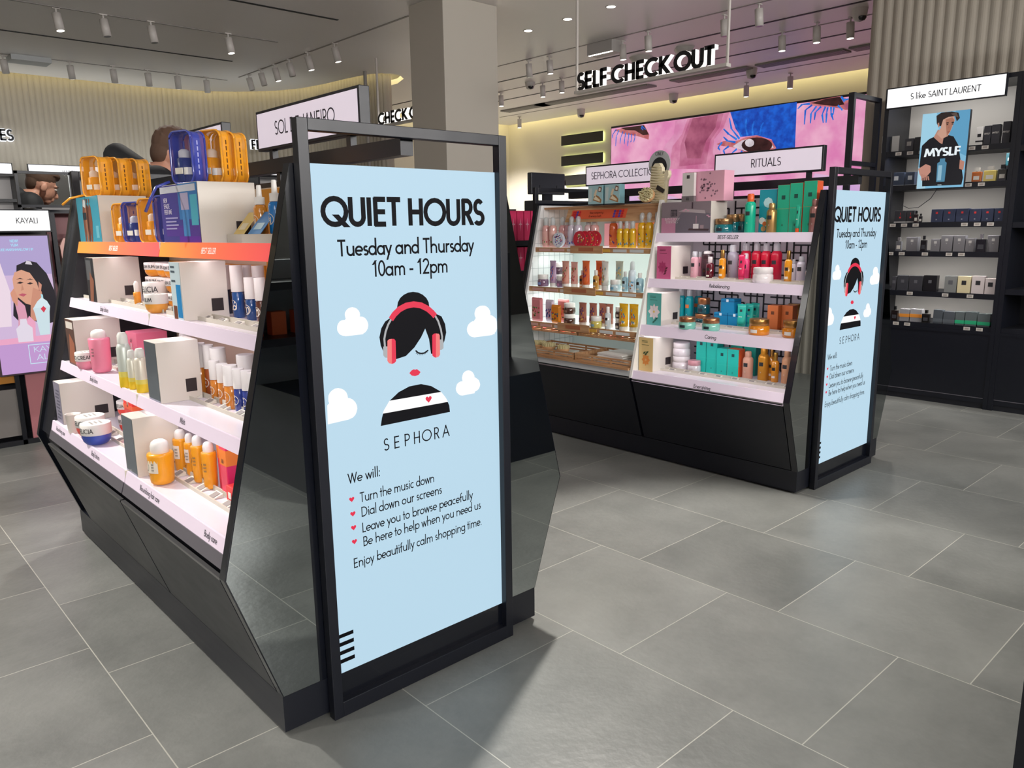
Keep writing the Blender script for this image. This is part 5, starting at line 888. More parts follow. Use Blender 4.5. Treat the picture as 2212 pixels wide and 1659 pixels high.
# the row stands left to right along the shelf: (y, depth from the shelf edge)
def wx(z, d): return BX - prof(z) + .022 + d
row = [(1.885, .05, '#e9b0ac', '#eab6ae', RART, 'pink flecked'), (1.825, .05, '#eab6ae', '#ecbcb2', RART, 'pink flecked'), (1.775, .09, '#e0a8aa', '#e6b2ae', RART, 'pink flecked'), (1.725, .09, '#dcaab4', '#e2b4b8', RART, 'pink flecked'), (1.66, .05, '#d9cfdc', '#d8cede', BART, 'lilac flecked'), (1.605, .05, '#d6cbdc', '#d6cadc', BART, 'lilac flecked'), (1.555, .09, '#e6c6c8', '#e6c4c6', RART, 'rosy'), (1.505, .09, '#e8b8b8', '#e8b4b4', RART, 'rosy')]
for i, (y, d, c, lc, art, nm) in enumerate(row):
    bottle_clear('%s bath mist bottle, %s from left on the top wooden shelf' % (nm, ORD[i]), (wx(V1, d + .0), y, V1, .19, .026), c, lc, art, 'bath mists on the top wooden shelf')
row = [(1.365, .10, .2, '#e8703c', '#e8743c', OART, 'orange'), (1.315, .13, .2, '#e8b2a8', '#e8a89c', RART, 'rosy back row'), (1.27, .05, .155, '#f0bc1e', '#f2c01e', YART, 'small yellow'), (1.222, .05, .155, '#f0bc1e', '#f2c01e', YART, 'small yellow'), (1.176, .05, .155, '#f0bc1e', '#f2c01e', YART, 'small yellow'), (1.118, .06, .2, '#eeb416', '#f0ba1a', YART, 'tall yellow'), (1.066, .06, .2, '#eeb416', '#f0ba1a', YART, 'tall yellow')]
for i, (y, d, h, c, lc, art, nm) in enumerate(row): bottle_clear('%s bath mist bottle, %s right of the red discs, top wooden shelf' % (nm, ORD[i]), (wx(V1, d), y, V1, h, .025 if h > .16 else .021), c, lc, art, 'bath mists on the top wooden shelf')
for i, (y, d) in enumerate(((1.012, .055),)): bottle_clear('white blue coconut mist bottle beside the white divider, top wooden shelf', (wx(V1, d), y, V1, .2, .0175), '#dfe8ee', '#d8e6ee', WART)
def disc(lab, x, y, z, r, col, art, g=None, th=.02, rz=FR):
    t = thing('bath_disc', lab, 'disc', (x, y, z), rz, g); n = 28
    mb = MB(); mb.prism([(r * math.cos(2 * PI * i / n), r + r * math.sin(2 * PI * i / n)) for i in range(n)], 1, 0, th, M(col, .35)); mb.build('disc_body', t, bevel=.004)
    mb = MB(); rnd = random.Random(int(y * 1e3))
    mb.poly([(r * .82 * math.cos(2 * PI * i / n), -.0008, r + r * .82 * math.sin(2 * PI * i / n)) for i in range(n)], M(art[-1], .4))
    for i in range(30):
        a, q = rnd.uniform(0, 2 * PI), r * .75 * math.sqrt(rnd.random()); s = .005; cx, cz = q * math.cos(a), r + q * math.sin(a)
        if 'red' in lab and cx < -.01: continue
        mb.poly([(cx - s, -.0012, cz), (cx, -.0012, cz - s), (cx + s, -.0012, cz + .002), (cx, -.0012, cz + s)], M(rnd.choice(art[:-1]), .5))
    mb.build('disc_print', t)
disc('round white and blue bath disc at the shelf front, top wooden shelf', wx(V1, .012), 1.745, V1, .046, '#dfe6f2', ['#3a66c0', '#7a4aa8', '#d0485a', '#eef2f8'])
for i in range(4): disc('round red bath disc, %s from left of four on the top wooden shelf' % ORD[i], wx(V1, .010 + .014 * i), 1.56 - .028 * i, V1, .05, '#c8283c', ['#f0e4d0', '#4a8a5a', '#e8c860', '#cc2c40'], 'red bath discs on the top wooden shelf', th=.012)
# second wooden shelf
def jar_w(lab, x, y, z, r, h, col, lc, g=None): return jar_gold(lab, (x, y, z, h, r), col, '#f2f0ec', g=g, lidm=0., word=lc)
jar_w('lilac scrub jar with white lid leftmost on the middle wooden shelf', wx(V2, .05), 1.855, V2, .037, .075, '#7a5a78', '#8a9ad8')
jar_w('plum scrub jar with white lid behind the lilac tube', wx(V2, .12), 1.79, V2, .036, .075, '#4a2c40', '#c0a8c8'); jar_w('plum scrub jar with white lid stacked on another behind the tubes', wx(V2, .12), 1.79, V2 + .0753, .036, .075, '#4a2c40', '#c0a8c8')
jar_w('lilac scrub jar with white lid right of the lilac tube', wx(V2, .055), 1.70, V2, .028, .07, '#8a6a8a', '#c88ab0')
for lab, y, d, h, r, c, art in (('lilac flecked tube on the middle wooden shelf', 1.755, .04, .165, .026, '#c9aac8', BART), ('pink flecked tube, left of two on the middle wooden shelf', 1.64, .035, .165, .028, '#e6a898', RART), ('pink flecked tube, right of two on the middle wooden shelf', 1.585, .055, .16, .027, '#dfa79e', RART), ('orange tube with purple print on the middle wooden shelf', 1.475, .04, .17, .028, '#e8703a', OART), ('orange tube with red print, behind the small amber bottle', 1.395, .08, .17, .034, '#d8602c', OART), ('white coconut tube on the middle wooden shelf', 1.31, .025, .17, .025, '#e6e2da', WART), ('grey green tube behind the white coconut tube', 1.255, .09, .17, .028, '#b8bcae', WART)):
    tube_pack(lab, (wx(V2, d), y, V2, h, r), c, '#f2f0ec', art=art)
pump_oil('amber bath oil bottle with white cap between pink and orange tubes', (wx(V2, .07), 1.53, V2, .11, .02), '#b8662c', capc='#f2efe8', capm=0.); pump_oil('small amber bath oil bottle with white cap before the orange tube', (wx(V2, .035), 1.39, V2, .115, .018), '#c8923c', capc='#f2efe8', capm=0.)
jar_w('pale blue scrub jar with white lid on the middle wooden shelf', wx(V2, .03), 1.235, V2, .032, .065, '#c3dbe2', '#6aa8c8')
for lab, y, d, h, r, in (('small clear blue bottle left of the tall blue mist', 1.165, .035, .115, .019), ('small clear blue bottle right of the tall blue mist', 1.055, .03, .11, .022), ('small clear blue bottle half hidden by the white divider', 1.012, .05, .12, .017)): pump_oil(lab, (wx(V2, d), y, V2, h, r), '#a9d2e0', capc='#f4f2ee', capm=0.)
bottle_clear('tall white blue coconut mist in front on the middle wooden shelf', (wx(V2, .03), 1.11, V2, .175, .023), '#dbe8f0', '#cfe2ee', WART)
# third wooden shelf
def sachet(lab, x, y, z, w, h, col, art, g=None):
    t = thing('bath_sachet', lab, 'sachet', (x, y, z), FR, g); mb = MB(); o = rrect(w, h, .01, 3)
    K = 5; v = []; n = len(o)
    for k, (sc, yy) in enumerate(((.98, -.004), (.6, -.014), (.98, .004), (.6, .012))): pass
    ring_ = [(a, 0, b) for a, b in o]; fr_ = [(a * .72, -.013, h / 2 + (b - h / 2) * .8) for a, b in o]; bk2 = [(a * .72, .011, h / 2 + (b - h / 2) * .8) for a, b in o]
    mb.add(ring_ + fr_, [(i, (i + 1) % n, n + (i + 1) % n, n + i) for i in range(n)] + [tuple(range(n, 2 * n))], M(col, .25, coat=.3)); mb.add(ring_ + bk2, [(i, n + i, n + (i + 1) % n, (i + 1) % n) for i in range(n)] + [tuple(range(n, 2 * n))], M(col, .25, coat=.3)); mb.build('sachet_body', t)
    mb = MB(); rnd = random.Random(int(y * 977))
    for i in range(16): a, b = rnd.uniform(-.3, .3) * w, h * rnd.uniform(.2, .62); s = .007; mb.poly([(a - s, -.0136, b), (a, -.0136, b - s), (a + s, -.0136, b), (a, -.0136, b + s)], M(rnd.choice(art), .5))
    mb.build('sachet_print', t)
sachet('pink flecked bath sachet leftmost on the lowest wooden shelf', wx(V3, .035), 1.84, V3, .1, .15, '#e08a90', RART); sachet('lilac white bath sachet second on the lowest wooden shelf', wx(V3, .06), 1.75, V3, .075, .14, '#d8cce0', BART); sachet('pink bath sachet behind the orange jelly bag', wx(V3, .10), 1.67, V3, .1, .145, '#dc8c8c', RART)
sachet('bright orange bath jelly bag at the front of the lowest wooden shelf', wx(V3, .03), 1.665, V3, .085, .115, '#f0921e', ['#2a8a9a', '#d83a2a', '#f6d23a'])
for k in range(2): jar_w('brown scrub jar with white lid, %s of the stack on the lowest wooden shelf' % ('lower', 'upper')[k], wx(V3, .045), 1.565, V3 + k * .0653, .037, .065, '#4a2a1e', '#8a6a5a')
for i, (y, d) in enumerate(((1.455, .045), (1.385, .06), (1.33, .085), (1.28, .085))): tube_pack('bronze pink tube with purple flower, %s from left on the lowest wooden shelf' % ORD[i], (wx(V3, d), y, V3, .14, .029), '#b0705e', '#e8d8d0', art=OART, g='bronze pink tubes')
jar_w('yellow green scrub jar with white lid on the lowest wooden shelf', wx(V3, .02), 1.325, V3, .034, .068, '#c9b95c', '#8ab0c8')
jar_w('dark brown scrub jar with white lid behind the clear gel bottle', wx(V3, .06), 1.175, V3, .03, .065, '#3a241e', '#cfc4b8'); jar_w('dark brown scrub jar stacked on another behind the clear gel bottle', wx(V3, .06), 1.175, V3 + .0653, .03, .065, '#3a241e', '#cfc4b8')
pump_oil('clear gel bottle with white cap on the lowest wooden shelf', (wx(V3, .02), 1.235, V3, .13, .0175), '#cfd8dc', capc='#f4f4f2', capm=0.)
for i, (y, d) in enumerate(((1.125, .03), (1.06, .04))): tube_pack('yellow tube with blue print, %s of two by the white divider' % ('left', 'right')[i], (wx(V3, d), y, V3, .155, .031), '#e8b21e', '#f4f0e4', art=YART)
# ---- wooden baskets with bath bombs, brushes and cloths
def basket(lab, x0, x1, y0, y1, z, h):
    t = thing('wooden_basket', lab, 'basket', ((x0 + x1) / 2, (y0 + y1) / 2, z)); dx, dy = (x1 - x0) / 2, (y1 - y0) / 2
    mb = MB(); mb.box(-dx, -dy, 0, dx, dy, .006, WOOD); mb.build('bottom', t)
    for nm, xx in (('front_slats', -dx), ('back_slats', dx - .006)):
        mb = MB()
        for k in range(3): mb.box(xx, -dy, .008 + k * h / 3, xx + .006, dy, .008 + (k + .62) * h / 3, WOOD)
        for yy in (-dy, -dy / 3, dy / 3, dy - .012): mb.box(xx + .0005, yy, .001, xx + .0055, yy + .012, h, WOOD)
        mb.build(nm, t)
    for yy in (-dy, dy - .006): mb = MB(); mb.box(-dx + .006, yy, .002, dx - .006, yy + .006, h, WOOD); mb.build('end_board', t)
    return t
zb1 = .6623; x0 = BX - .485
basket('low wooden slat basket holding bath bombs, left half', x0, x0 + .16, 1.47, 1.925, zb1 - .028 + .028, .03); basket('low wooden slat basket holding bath bombs, right half', x0, x0 + .16, 1.0, 1.462, zb1, .03)
rnd = random.Random(12); BC = ['#e8d8a8', '#f0e4c0', '#e8a8a0', '#e89a90', '#f2efe4', '#e4efe6']
nb = 0
for i, (y, c) in enumerate([(1.435 - .046 * k, BC[(0, 0, 1, 1, 2, 2, 3, 4, 4)[k]]) for k in range(9)]):
    for kx in range(2):
        nb += 1; nm_ = {'#e8d8a8': 'cream', '#f0e4c0': 'ivory', '#e8a8a0': 'pink', '#e89a90': 'coral', '#f2efe4': 'white'}[c]
        t = MB().lathe([(.003, 0), (.012, .003), (.019, .012), (.021, .021), (.019, .031), (.011, .0395), (0, .042)], M(c, .7, noise=.1), n=14).build('bath_bomb', None, (x0 + .04 + kx * .05, y, zb1 + .0063)); tag(t, '%s bath bomb, %s from left in the %s row of the basket' % (nm_, ORD[i], ('front', 'back')[kx]), 'bath bomb', 'bath bombs in the basket')
for i in range(9):
    t = MB().lathe([(.004, 0), (.014, .004), (.017, .012), (.012, .022), (0, .026)], M(('#d86a6a', '#e8a090', '#c8484e')[i % 3], .6), n=9, sx=1.2, sy=.8).build('soap_petal', None, (x0 + .04 + (i % 2) * .05, 1.89 - .043 * i, zb1 + .0063), i * .9); tag(t, '%s soap flower, %s from left in the low wooden basket' % (('red', 'pink', 'crimson')[i % 3], ORD[i]), 'soap', 'soap flowers in the basket')
x1 = BX - prof(.52) + .02; zb2 = .5163
basket('long wooden slat basket holding brushes on the bottom deck', x1, x1 + .30, 1.44, 1.925, zb2, .05); basket('long wooden slat basket holding white cloths on the bottom deck', x1, x1 + .30, 1.0, 1.432, zb2, .05)
mb = MB(); mb.box(x1 - .028, 1.0, .5163, x1 - .004, 1.925, .528, WOOD); o = mb.build('wooden_tray'); tag(o, 'flat wooden strip tray along the front edge of the bottom deck', 'tray')
def brush(lab, x, y, z, a, b, rz, up=False):
    t = thing('bath_brush', lab, 'brush', (x, y, z), rz)
    mb = MB(); mb.lathe([(.6, 0), (.95, .004), (1, .012), (.96, .02)], M('#d8a878', .5), n=24, sx=a, sy=b); mb.build('wooden_back', t)
    mb = MB(); rnd = random.Random(5); BR = M('#e6dcae', .7)
    for i in range(210):
        r_, w = math.sqrt(rnd.random()) * .92, rnd.uniform(0, 2 * PI); px, py = r_ * a * math.cos(w), r_ * b * math.sin(w); l = .018 + .004 * rnd.random(); e = .0022; lx, ly = px * 1.06, py * 1.06
        mb.add([(px - e, py - e, .019), (px + e, py - e, .019), (px, py + e, .019), (lx - e, ly - e, .02 + l), (lx + e, ly - e, .02 + l), (lx, ly + e, .02 + l)], [(0, 1, 4, 3), (1, 2, 5, 4), (2, 0, 3, 5), (3, 4, 5)], BR)
    o = mb.build('bristles', t); o['kind'] = 'stuff'
    return t
zc2 = zb2 + .0063
def cloth(lab, x, y, z, w, d, n=1, col='#e9e6df', rz=0):
    t = MB()
    for k in range(n):
        pts = rrect(d, .011, .005, 3); t.prism([(a, b + k * .0118) for a, b in pts], 0, -w / 2 + .004 * (k % 2), w / 2 - .003 * (k % 3), M(col, .9))
    o = t.build('wash_cloth', None, (x, y, z), rz); return tag(o, lab, 'cloth')
for lab, y, dx in (('grey white folded wash cloth under the left brush', 1.81, .1), ('pale folded wash cloth in the middle of the brush basket', 1.63, .09)): cloth(lab, x1 + dx + .03, y, zc2, .15, .13, 2, '#d8d6cc', .2)
zc3 = zc2 + .0240
brush('oval bath brush leftmost in the brush basket', x1 + .12, 1.865, zc3, .04, .055, 0.1); brush('long oval bath brush second in the brush basket', x1 + .10, 1.755, zc3, .04, .052, .0); brush('small oval bath brush right in the brush basket', x1 + .09, 1.615, zc3, .034, .045, .0)
for k in range(5):
    cloth('white folded terry cloth, %s of the pile in the right basket' % ('lowest', 'second', 'third', 'fourth', 'topmost')[k], x1 + .13 + .004 * (k % 2), 1.19 - .003 * k, zc2 + k * .0125 + (0), .2, .2, 1, '#f1efec', .12 - .05 * k)
cloth('white cloth with dark tag lying at the front of the right basket', x1 + .035, 1.10, zc2, .045, .17, 2, '#eceae6', -.02); cloth('pale cloth lying flat beside the small brush', x1 + .11, 1.36, zc2, .14, .1, 1, '#dedbd2', .1)
# ---- on the top of the wooden bay
zt2 = 1.4365
for i, y in enumerate((1.455, 1.325)):
    t = carton('pale blue coconut gift box, %s of two on top of the wooden bay' % ('left', 'right')[i], BX - .325, y, zt2, .115, .045, .115, '#8fc0c8', front='#a6cdd2', side='#7fb0ba', nm='gift_box', band=(.0, .06, '#2a2c2e'))
    mb = MB(); zf = -.0238
    for j, (pts, c) in enumerate((([(-.05, .02), (-.03, .02), (-.025, .1), (-.05, .1)], '#c8d8d8'), ([(-.02, .03), (.045, .012), (.05, .03), (.03, .05), (.0, .062)], '#a87848'), ([(-.015, .036), (.035, .02), (.038, .03), (.005, .052)], '#efe2c4'), ([(-.012, .055), (.005, .05), (.018, .088), (.004, .092)], '#e6d4b4'), ([(.02, .08), (.045, .075), (.052, .1), (.03, .108)], '#7a5034'), ([(.026, .084), (.042, .08), (.045, .096), (.032, .1)], '#f2ece0'))): mb.poly([(a, zf - .0004 * j, b) for a, b in pts], M(c, .5))
    mb.build('coconut_print', t)
t = thing('display_sign', 'round grey card reading only, standing behind the body mitt', 'sign', (BX - .26, 1.055, zt2), FR)
mb = MB(); n = 32; mb.prism([(.075 * math.cos(2 * PI * i / n), .215 + .075 * math.sin(2 * PI * i / n)) for i in range(n)], 1, 0, .004, M('#b9bec0', .4)); mb.box(-.012, .001, 0, .012, .003, .15, M('#b9bec0', .4)); mb.build('card', t)
mb = MB(); mb.prism([(.052 * math.cos(2 * PI * i / n), .2 + .052 * math.sin(2 * PI * i / n)) for i in range(n)], 1, -.001, 0, M('#1d1e22', .5)); text(mb, 'ONLY', (0, -.0015, .262), (1, 0, 0), (0, 0, 1), .02, M('#2a2c30', .5), .1, center=True); mb.build('card_print', t)
t = thing('body_mitt', 'cream ribbed exfoliating mitt standing on top of the wooden bay', 'mitt', (BX - .30, 1.025, zt2), FR)
mb = MB(); out = [(-.042, 0), (.05, 0), (.055, .06), (.058, .115), (.075, .15), (.072, .172), (.055, .175), (.042, .15), (.03, .155), (.028, .19), (.01, .215), (-.02, .215), (-.042, .19), (-.052, .12), (-.048, .05)]
MT = M('#e2d8b8', .9)
n = len(out); mb.add([(a, -.014 + .0, b) for a, b in out] + [(a * 1.04, 0, b) for a, b in out], [(i, (i + 1) % n, n + (i + 1) % n, n + i) for i in range(n)] + [tuple(range(n))], MT); mb.add([(a * 1.04, 0, b) for a, b in out] + [(a, .014, b) for a, b in out], [(i, (i + 1) % n, n + (i + 1) % n, n + i) for i in range(n)] + [tuple(range(n, 2 * n))], MT); mb.build('mitt_body', t)
mb = MB()
for k in range(14): z = .008 + k * .0145; mb.tube([(-.044, -.014, z), (0, -.0155, z - .004), (.046 if z < .16 else .02, -.014, z)], .0032, M('#d2c69e', .9), n=5)
mb.build('ribs', t); mb = MB(); mb.add([(-.005, -.02, .075), (.045, -.02, .05), (.055, -.02, .07), (.006, -.02, .098), (-.005, -.018, .075), (.045, -.018, .05), (.055, -.018, .07), (.006, -.018, .098)], [(0, 1, 2, 3), (4, 7, 6, 5), (0, 4, 5, 1), (2, 6, 7, 3)], M('#2a2524', .5)); mb.build('tag', t)
t = brush('oval wooden body brush leaning on the cream mitt', BX - .352, 1.055, zt2 + .036, .04, .05, 0); t.rotation_euler = (0, -1.25, 0)
# ================================================================ PERFUME WALL UNITS AT THE RIGHT
FX = 4.855; FZ = (1.822, 1.577, 1.308, 1.100, .810, .580)
GB_ = M('#b4b0ab', .5)
def wall_unit(lab, y0, y1, back, dark=False, shelves=FZ):
    t = thing('wall_unit', lab, 'shelf unit', (FX + .2, (y0 + y1) / 2, 0)); cx, cy = FX + .2, (y0 + y1) / 2; h = (y1 - y0) / 2
    mb = MB(); mb.box(-.195, -h + .03, .04, .22, h - .03, .535, BLK); mb.box(-.185, -h + .03, 0, .22, h - .03, .04, BLKM); mb.box(-.2, -h + .03, .53, .22, h - .03, .55, BLK); c = mb.build('base_cabinet', t)
    mb = MB(); mb.box(-.197, -h + .034, .075, -.194, h - .034, .08, GREY); mb.build('plinth_trim', c)
    mb = MB(); mb.box(.2, -h + .03, .55, .23, h - .03, 2.25, back); mb.build('back_panel', t)
    for s in (-1, 1): mb = MB(); mb.box(-.2, s * h - (.03 if s > 0 else 0), 0, .23, s * h + (.03 if s < 0 else 0), 2.27, BLK); mb.build('side_panel', t)
    mb = MB(); mb.box(-.2, -h + .03, 2.24, .23, h - .03, 2.27, BLK); mb.build('top_panel', t)
    if not dark: area(FX + .02, cy, 2.235, .03, 2 * h - .1, 3.5, (0, -.4, 0), (1, .98, .95), 165)
    for z in shelves:
        mb = MB(); mb.box(-.19, -h + .03, z - .03, .2, h - .03, z, BLKM); sh = mb.build('shelf', t)
        mb = MB(); mb.box(-.194, -h + .03, z - .034, -.19, h - .03, z + .004, BLK)
        rnd = random.Random(int(z * 1000))
        if not dark:
            for k in range(9):
                if rnd.random() < .6: yy = -h + .08 + k * (2 * h - .14) / 9; mb.box(-.1955, yy, z - .027, -.194, yy + .042, z - .004, M('#cdc8c2', .4)); mb.box(-.1958, yy + .008, z - .022, -.1955, yy + .034, z - .009, M('#a39a94', .5))
        mb.build('price_strip', sh)
        if not dark: area(FX + .04, cy, z - .034, .02, 2 * h - .1, 1.9, (0, -.35, 0), (1, .98, .95), 165)
    return t
UNIT = wall_unit('black perfume wall unit with lit white header and man poster', -.03, .842, GB_)
wall_unit('dark empty looking black wall unit at the right edge of the photo', -.92, -.031, M('#1b1c21', .3), dark=True, shelves=(1.8, 1.3, .85, .58))
mb = MB(); mb.box(-.24, -.36, 2.122, -.215, .415, 2.268, BLK)
sb = mb.build('header_sign', UNIT)
mb = MB(); mb.poly([(-.2406, .407, 2.13), (-.2406, -.352, 2.13), (-.2406, -.352, 2.26), (-.2406, .407, 2.26)], E('#ffffff', 1.15)); text(mb, 'S like SAINT LAURENT', (-.2412, .02, 2.172), (0, -1, 0), (0, 0, 1), .043, M('#202028', .5), .115, center=True); mb.build('sign_face', sb)
mb = MB()
for y in (-.3, .35): mb.box(-.215, y - .015, 2.18, -.2, y + .015, 2.21, BLK)
mb.build('sign_bracket', sb)
area(FX + .25, .4, 2.30, .06, .8, 1.6, (0, 2.5, 0), (.96, 1, 1), 170)
# open black side frame with two short shelves
t = thing('side_frame', 'open black tube frame standing out at the left end of the perfume unit', 'frame', (4.63, .885, 0))
mb = MB()
for x in (-.235, .19): mb.box(x, -.02, 0, x + .03, .02, 2.21, BLK)
mb.build('upright', t)
mb = MB()
for z in (2.18, 1.72, .05): mb.box(-.205, -.018, z, .19, .018, z + .03, BLK)
mb.build('crossbar', t)
# lightbox with portrait
t = thing('poster_lightbox', 'blue backlit poster box of a dark haired man in a black shirt', 'poster', (4.84, .40, 1.548)); w, h = .306, .512
mb = MB(); mb.box(-.035, -w / 2, 0, .0, w / 2, h, BLK); mb.build('box_body', t)
mb = MB(); pc = [0]
def P_(a, b, k=0): pc[0] += 1; return (-.0358 - .0003 * k - pc[0] * 1.5e-6, w / 2 - a * w, b * h)
def pp(pts, c, k, s=.95): mb.poly([P_(a, b, k) for a, b in pts], E(c, s))
pp([(0, 0), (1, 0), (1, 1), (0, 1)], '#7fb9d8', 0); pp([(0, .55), (.4, .7), (.3, 1), (0, 1)], '#9fd0e6', 1); pp([(.55, .55), (1, .4), (1, 1), (.7, 1)], '#5f9fc4', 1); pp([(0, 0), (.2, 0), (.1, .2), (0, .3)], '#a8cfe0', 1)
pp([(.02, .30), (.04, .58), (.18, .66), (.34, .70), (.55, .70), (.70, .67), (.82, .55), (.90, .34), (.98, .12), (.96, .03), (.12, .03), (.1, .2)], '#16161c', 2)
pp([(.28, .68), (.36, .78), (.50, .70), (.48, .58), (.42, .6)], '#b98674', 3)
pp([(.36, .98), (.42, .80), (.34, .72), (.46, .65), (.58, .68), (.64, .76), (.70, .88), (.66, .95), (.5, 1)], '#c89a86', 4); pp([(.5, .9), (.56, .68), (.62, .74), (.69, .88), (.64, .92)], '#a8735f', 5)
pp([(.32, .86), (.30, .96), (.40, .995), (.62, .995), (.76, .97), (.80, .9), (.74, .86), (.70, .93), (.56, .93), (.45, .9), (.42, .82), (.36, .82)], '#2b2120', 6); pp([(.60, .97), (.72, .975), (.77, .91), (.68, .93)], '#5a4a42', 7)
pp([(.34, .86), (.37, .87), (.385, .82), (.36, .80)], '#b88270', 7)
for a in (.525, .635): pp([(a, .845), (a + .05, .845), (a + .05, .86), (a, .86)], '#2b2120', 7); pp([(a + .005, .825), (a + .045, .825), (a + .04, .838), (a + .01, .838)], '#3a2c2a', 7)
pp([(.585, .83), (.60, .78), (.57, .785)], '#a0695a', 7); pp([(.545, .735), (.62, .742), (.60, .725)], '#8a4f48', 7)
pp([(.0, .27), (.16, .33), (.27, .3), (.28, .22), (.2, .16), (.1, .14), (.04, .2)], '#c08a7a', 4)
for k in range(4): pp([(.08 + .045 * k, .2 - .012 * k), (.11 + .045 * k, .2 - .012 * k), (.12 + .05 * k, .11), (.09 + .05 * k, .11)], '#b57f6f', 5)
pp([(.88, .36), (.98, .33), (.97, .22), (.88, .24)], '#b98270', 4)
pp([(.42, .08), (.60, .08), (.61, .33), (.57, .35), (.57, .39), (.46, .39), (.46, .35), (.41, .33)], '#4f86a4', 6); pp([(.44, .1), (.52, .1), (.52, .3), (.44, .3)], '#8fb9cc', 7)
text(mb, 'MYSLF', P_(.5, .425, 8), (0, -1, 0), (0, 0, 1), .056, E('#e9f2f6', 1.), .2, width=.235, center=True); text(mb, 'lilililililililili', P_(.5, .035, 8), (0, -1, 0), (0, 0, 1), .006, E('#d0dce2', .9), .12, center=True)
mb.build('poster_face', t)
mb = MB(); mb.tube([(-.01, .02, .0), (-.012, .06, -.07), (-.005, .14, -.13), (.0, .21, -.135), (.0, .26, -.11)], .0025, BLKM, n=6); mb.build('power_cable', t)
# boxes and bottles
def pbox(lab, z, ya, yb, h, col, x=4.90, d=.05, g=None, **kw): return carton(lab, x + d / 2, (ya + yb) / 2, z + .0003, abs(ya - yb), d, h, col, g=g, nm='perfume_box', **kw)
def hz(zm): pass
ya = [[(0.866, 1.855), (0.821, 1.851), (0.697, 1.851), (0.639, 1.851), (0.631, 1.852), (0.593, 1.851), (0.228, 1.844), (0.187, 1.844), (0.18, 1.843), (0.139, 1.842), (0.134, 1.842), (0.085, 1.842), (0.068, 1.842), (0.022, 1.841)]][0]; Y_ = [p[0] for p in ya]
t = pbox('white box with black edges at the left end of the top perfume shelf', FZ[0], Y_[0], Y_[1], .125, '#15151a', front='#e9e7e4', words=[('lilililil', .45, .008)])
carton('empty black edged tester frame box beside the white box', 4.94, Y_[1] - .05, FZ[0] + .0003, .055, .05, .12, '#16161b', front='#a9a6a3', nm='perfume_box')
pbox('dark grey box with bird figure, top perfume shelf', FZ[0], Y_[2], Y_[3], .09, '#35343a', front='#3a393f', badge=('#8f8a86', .03, .6)); pbox('dark box beside the bird figure box, behind the lightbox edge', FZ[0], Y_[4], Y_[5], .095, '#222228')
pbox('white box with black monogram right of the lightbox', FZ[0], Y_[6], Y_[7], .125, '#ece9e6', badge=('#1b1b20', .022, .55), band=(.2, .08, '#1b1b20'))
pbox('black box with pale lettering, first right of the monogram box', FZ[0], Y_[8], Y_[9], .128, '#33333a', words=[('MYSLF', .55, .011)], tcol='#d8d4ce'); pbox('black box with pale lettering, second right of the monogram box', FZ[0], Y_[10], Y_[11], .132, '#33333a', words=[('MYSLF', .55, .012)], tcol='#d8d4ce'); pbox('tall black box with pale lettering by the right post', FZ[0], Y_[12], Y_[13], .145, '#2c2c32', words=[('MYSLF', .5, .012)], tcol='#d8d4ce')
Y_ = [0.793, 0.685, 0.673, 0.61, 0.23, 0.171, 0.153, 0.082, 0.073, 0.015, 0.051, 0.008]
for i in range(2): pbox('blue grey box with white figure, %s on the second perfume shelf' % ('left', 'right')[i], FZ[1], Y_[2 * i], Y_[2 * i + 1], .098, '#46536c', front='#3f4a5f', badge=('#d5d9de', .03, .58), band=(.03, .05, '#c8ccd4'))
def flacon(lab, z, yc, w, h, col, capc, x=4.915, capm=.3, d=None, capw=.45):
    t = thing('perfume_bottle', lab, 'bottle', (x, yc, z + .0003), FR); d = d or w * .5; hb = h * .72
    mb = MB(); mb.box(-w / 2, -d / 2, 0, w / 2, d / 2, hb, M(col, .08, coat=.7)); mb.build('glass_body', t, bevel=.003)
    mb = MB(); mb.lathe([(w * .14, hb), (w * .14, hb + h * .05)], SILV, n=12); mb.box(-w * capw / 2, -d * .4, hb + h * .04, w * capw / 2, d * .4, h, M(capc, .25, capm)); mb.build('cap', t)
    mb = MB(); mb.box(-w * .3, -d / 2 - .0008, hb * .25, w * .3, -d / 2, hb * .6, M('#d9d4cc' if capw > .4 else '#3a3a40', .5)); mb.build('label', t); return t
flacon('amber glass perfume bottle on the second perfume shelf', FZ[1], (Y_[4] + Y_[5]) / 2, .06, .1, '#b8622a', '#d8d4cc'); flacon('pale yellow glass perfume bottle beside the amber one', FZ[1], (Y_[6] + Y_[7]) / 2, .075, .105, '#d8c26a', '#cfcac2'); flacon('black perfume bottle by the right post, second perfume shelf', FZ[1], (Y_[8] + Y_[9]) / 2, .055, .11, '#1a1a20', '#1a1a1e')
pbox('small teal picture box standing on a black box by the right post', FZ[1] + .105, Y_[10], Y_[11], .085, '#1d2a30', front='#2a6a78', x=4.97, badge=('#c9d4d8', .02, .5)); pbox('plain black box under the small teal picture box', FZ[1], Y_[10], Y_[11], .1048, '#1d1e24', x=4.97)
Y_ = [0.73, 0.648, 0.641, 0.589, 0.472, 0.397, 0.391, 0.313, 0.307, 0.227, 0.221, 0.148, 0.143, 0.072, 0.064, 0.006]
for i in range(2): pbox('black box with red vertical lettering, %s on the third perfume shelf' % ('leftmost', 'second')[i], FZ[2], Y_[2 * i], Y_[2 * i + 1], .09, '#3c3b40', front='#34343a', band=(0, .12, '#c8c4c2'), badge=('#d4383a', .012, .45), words=[('l', .6, .02)], tcol='#d4383a')
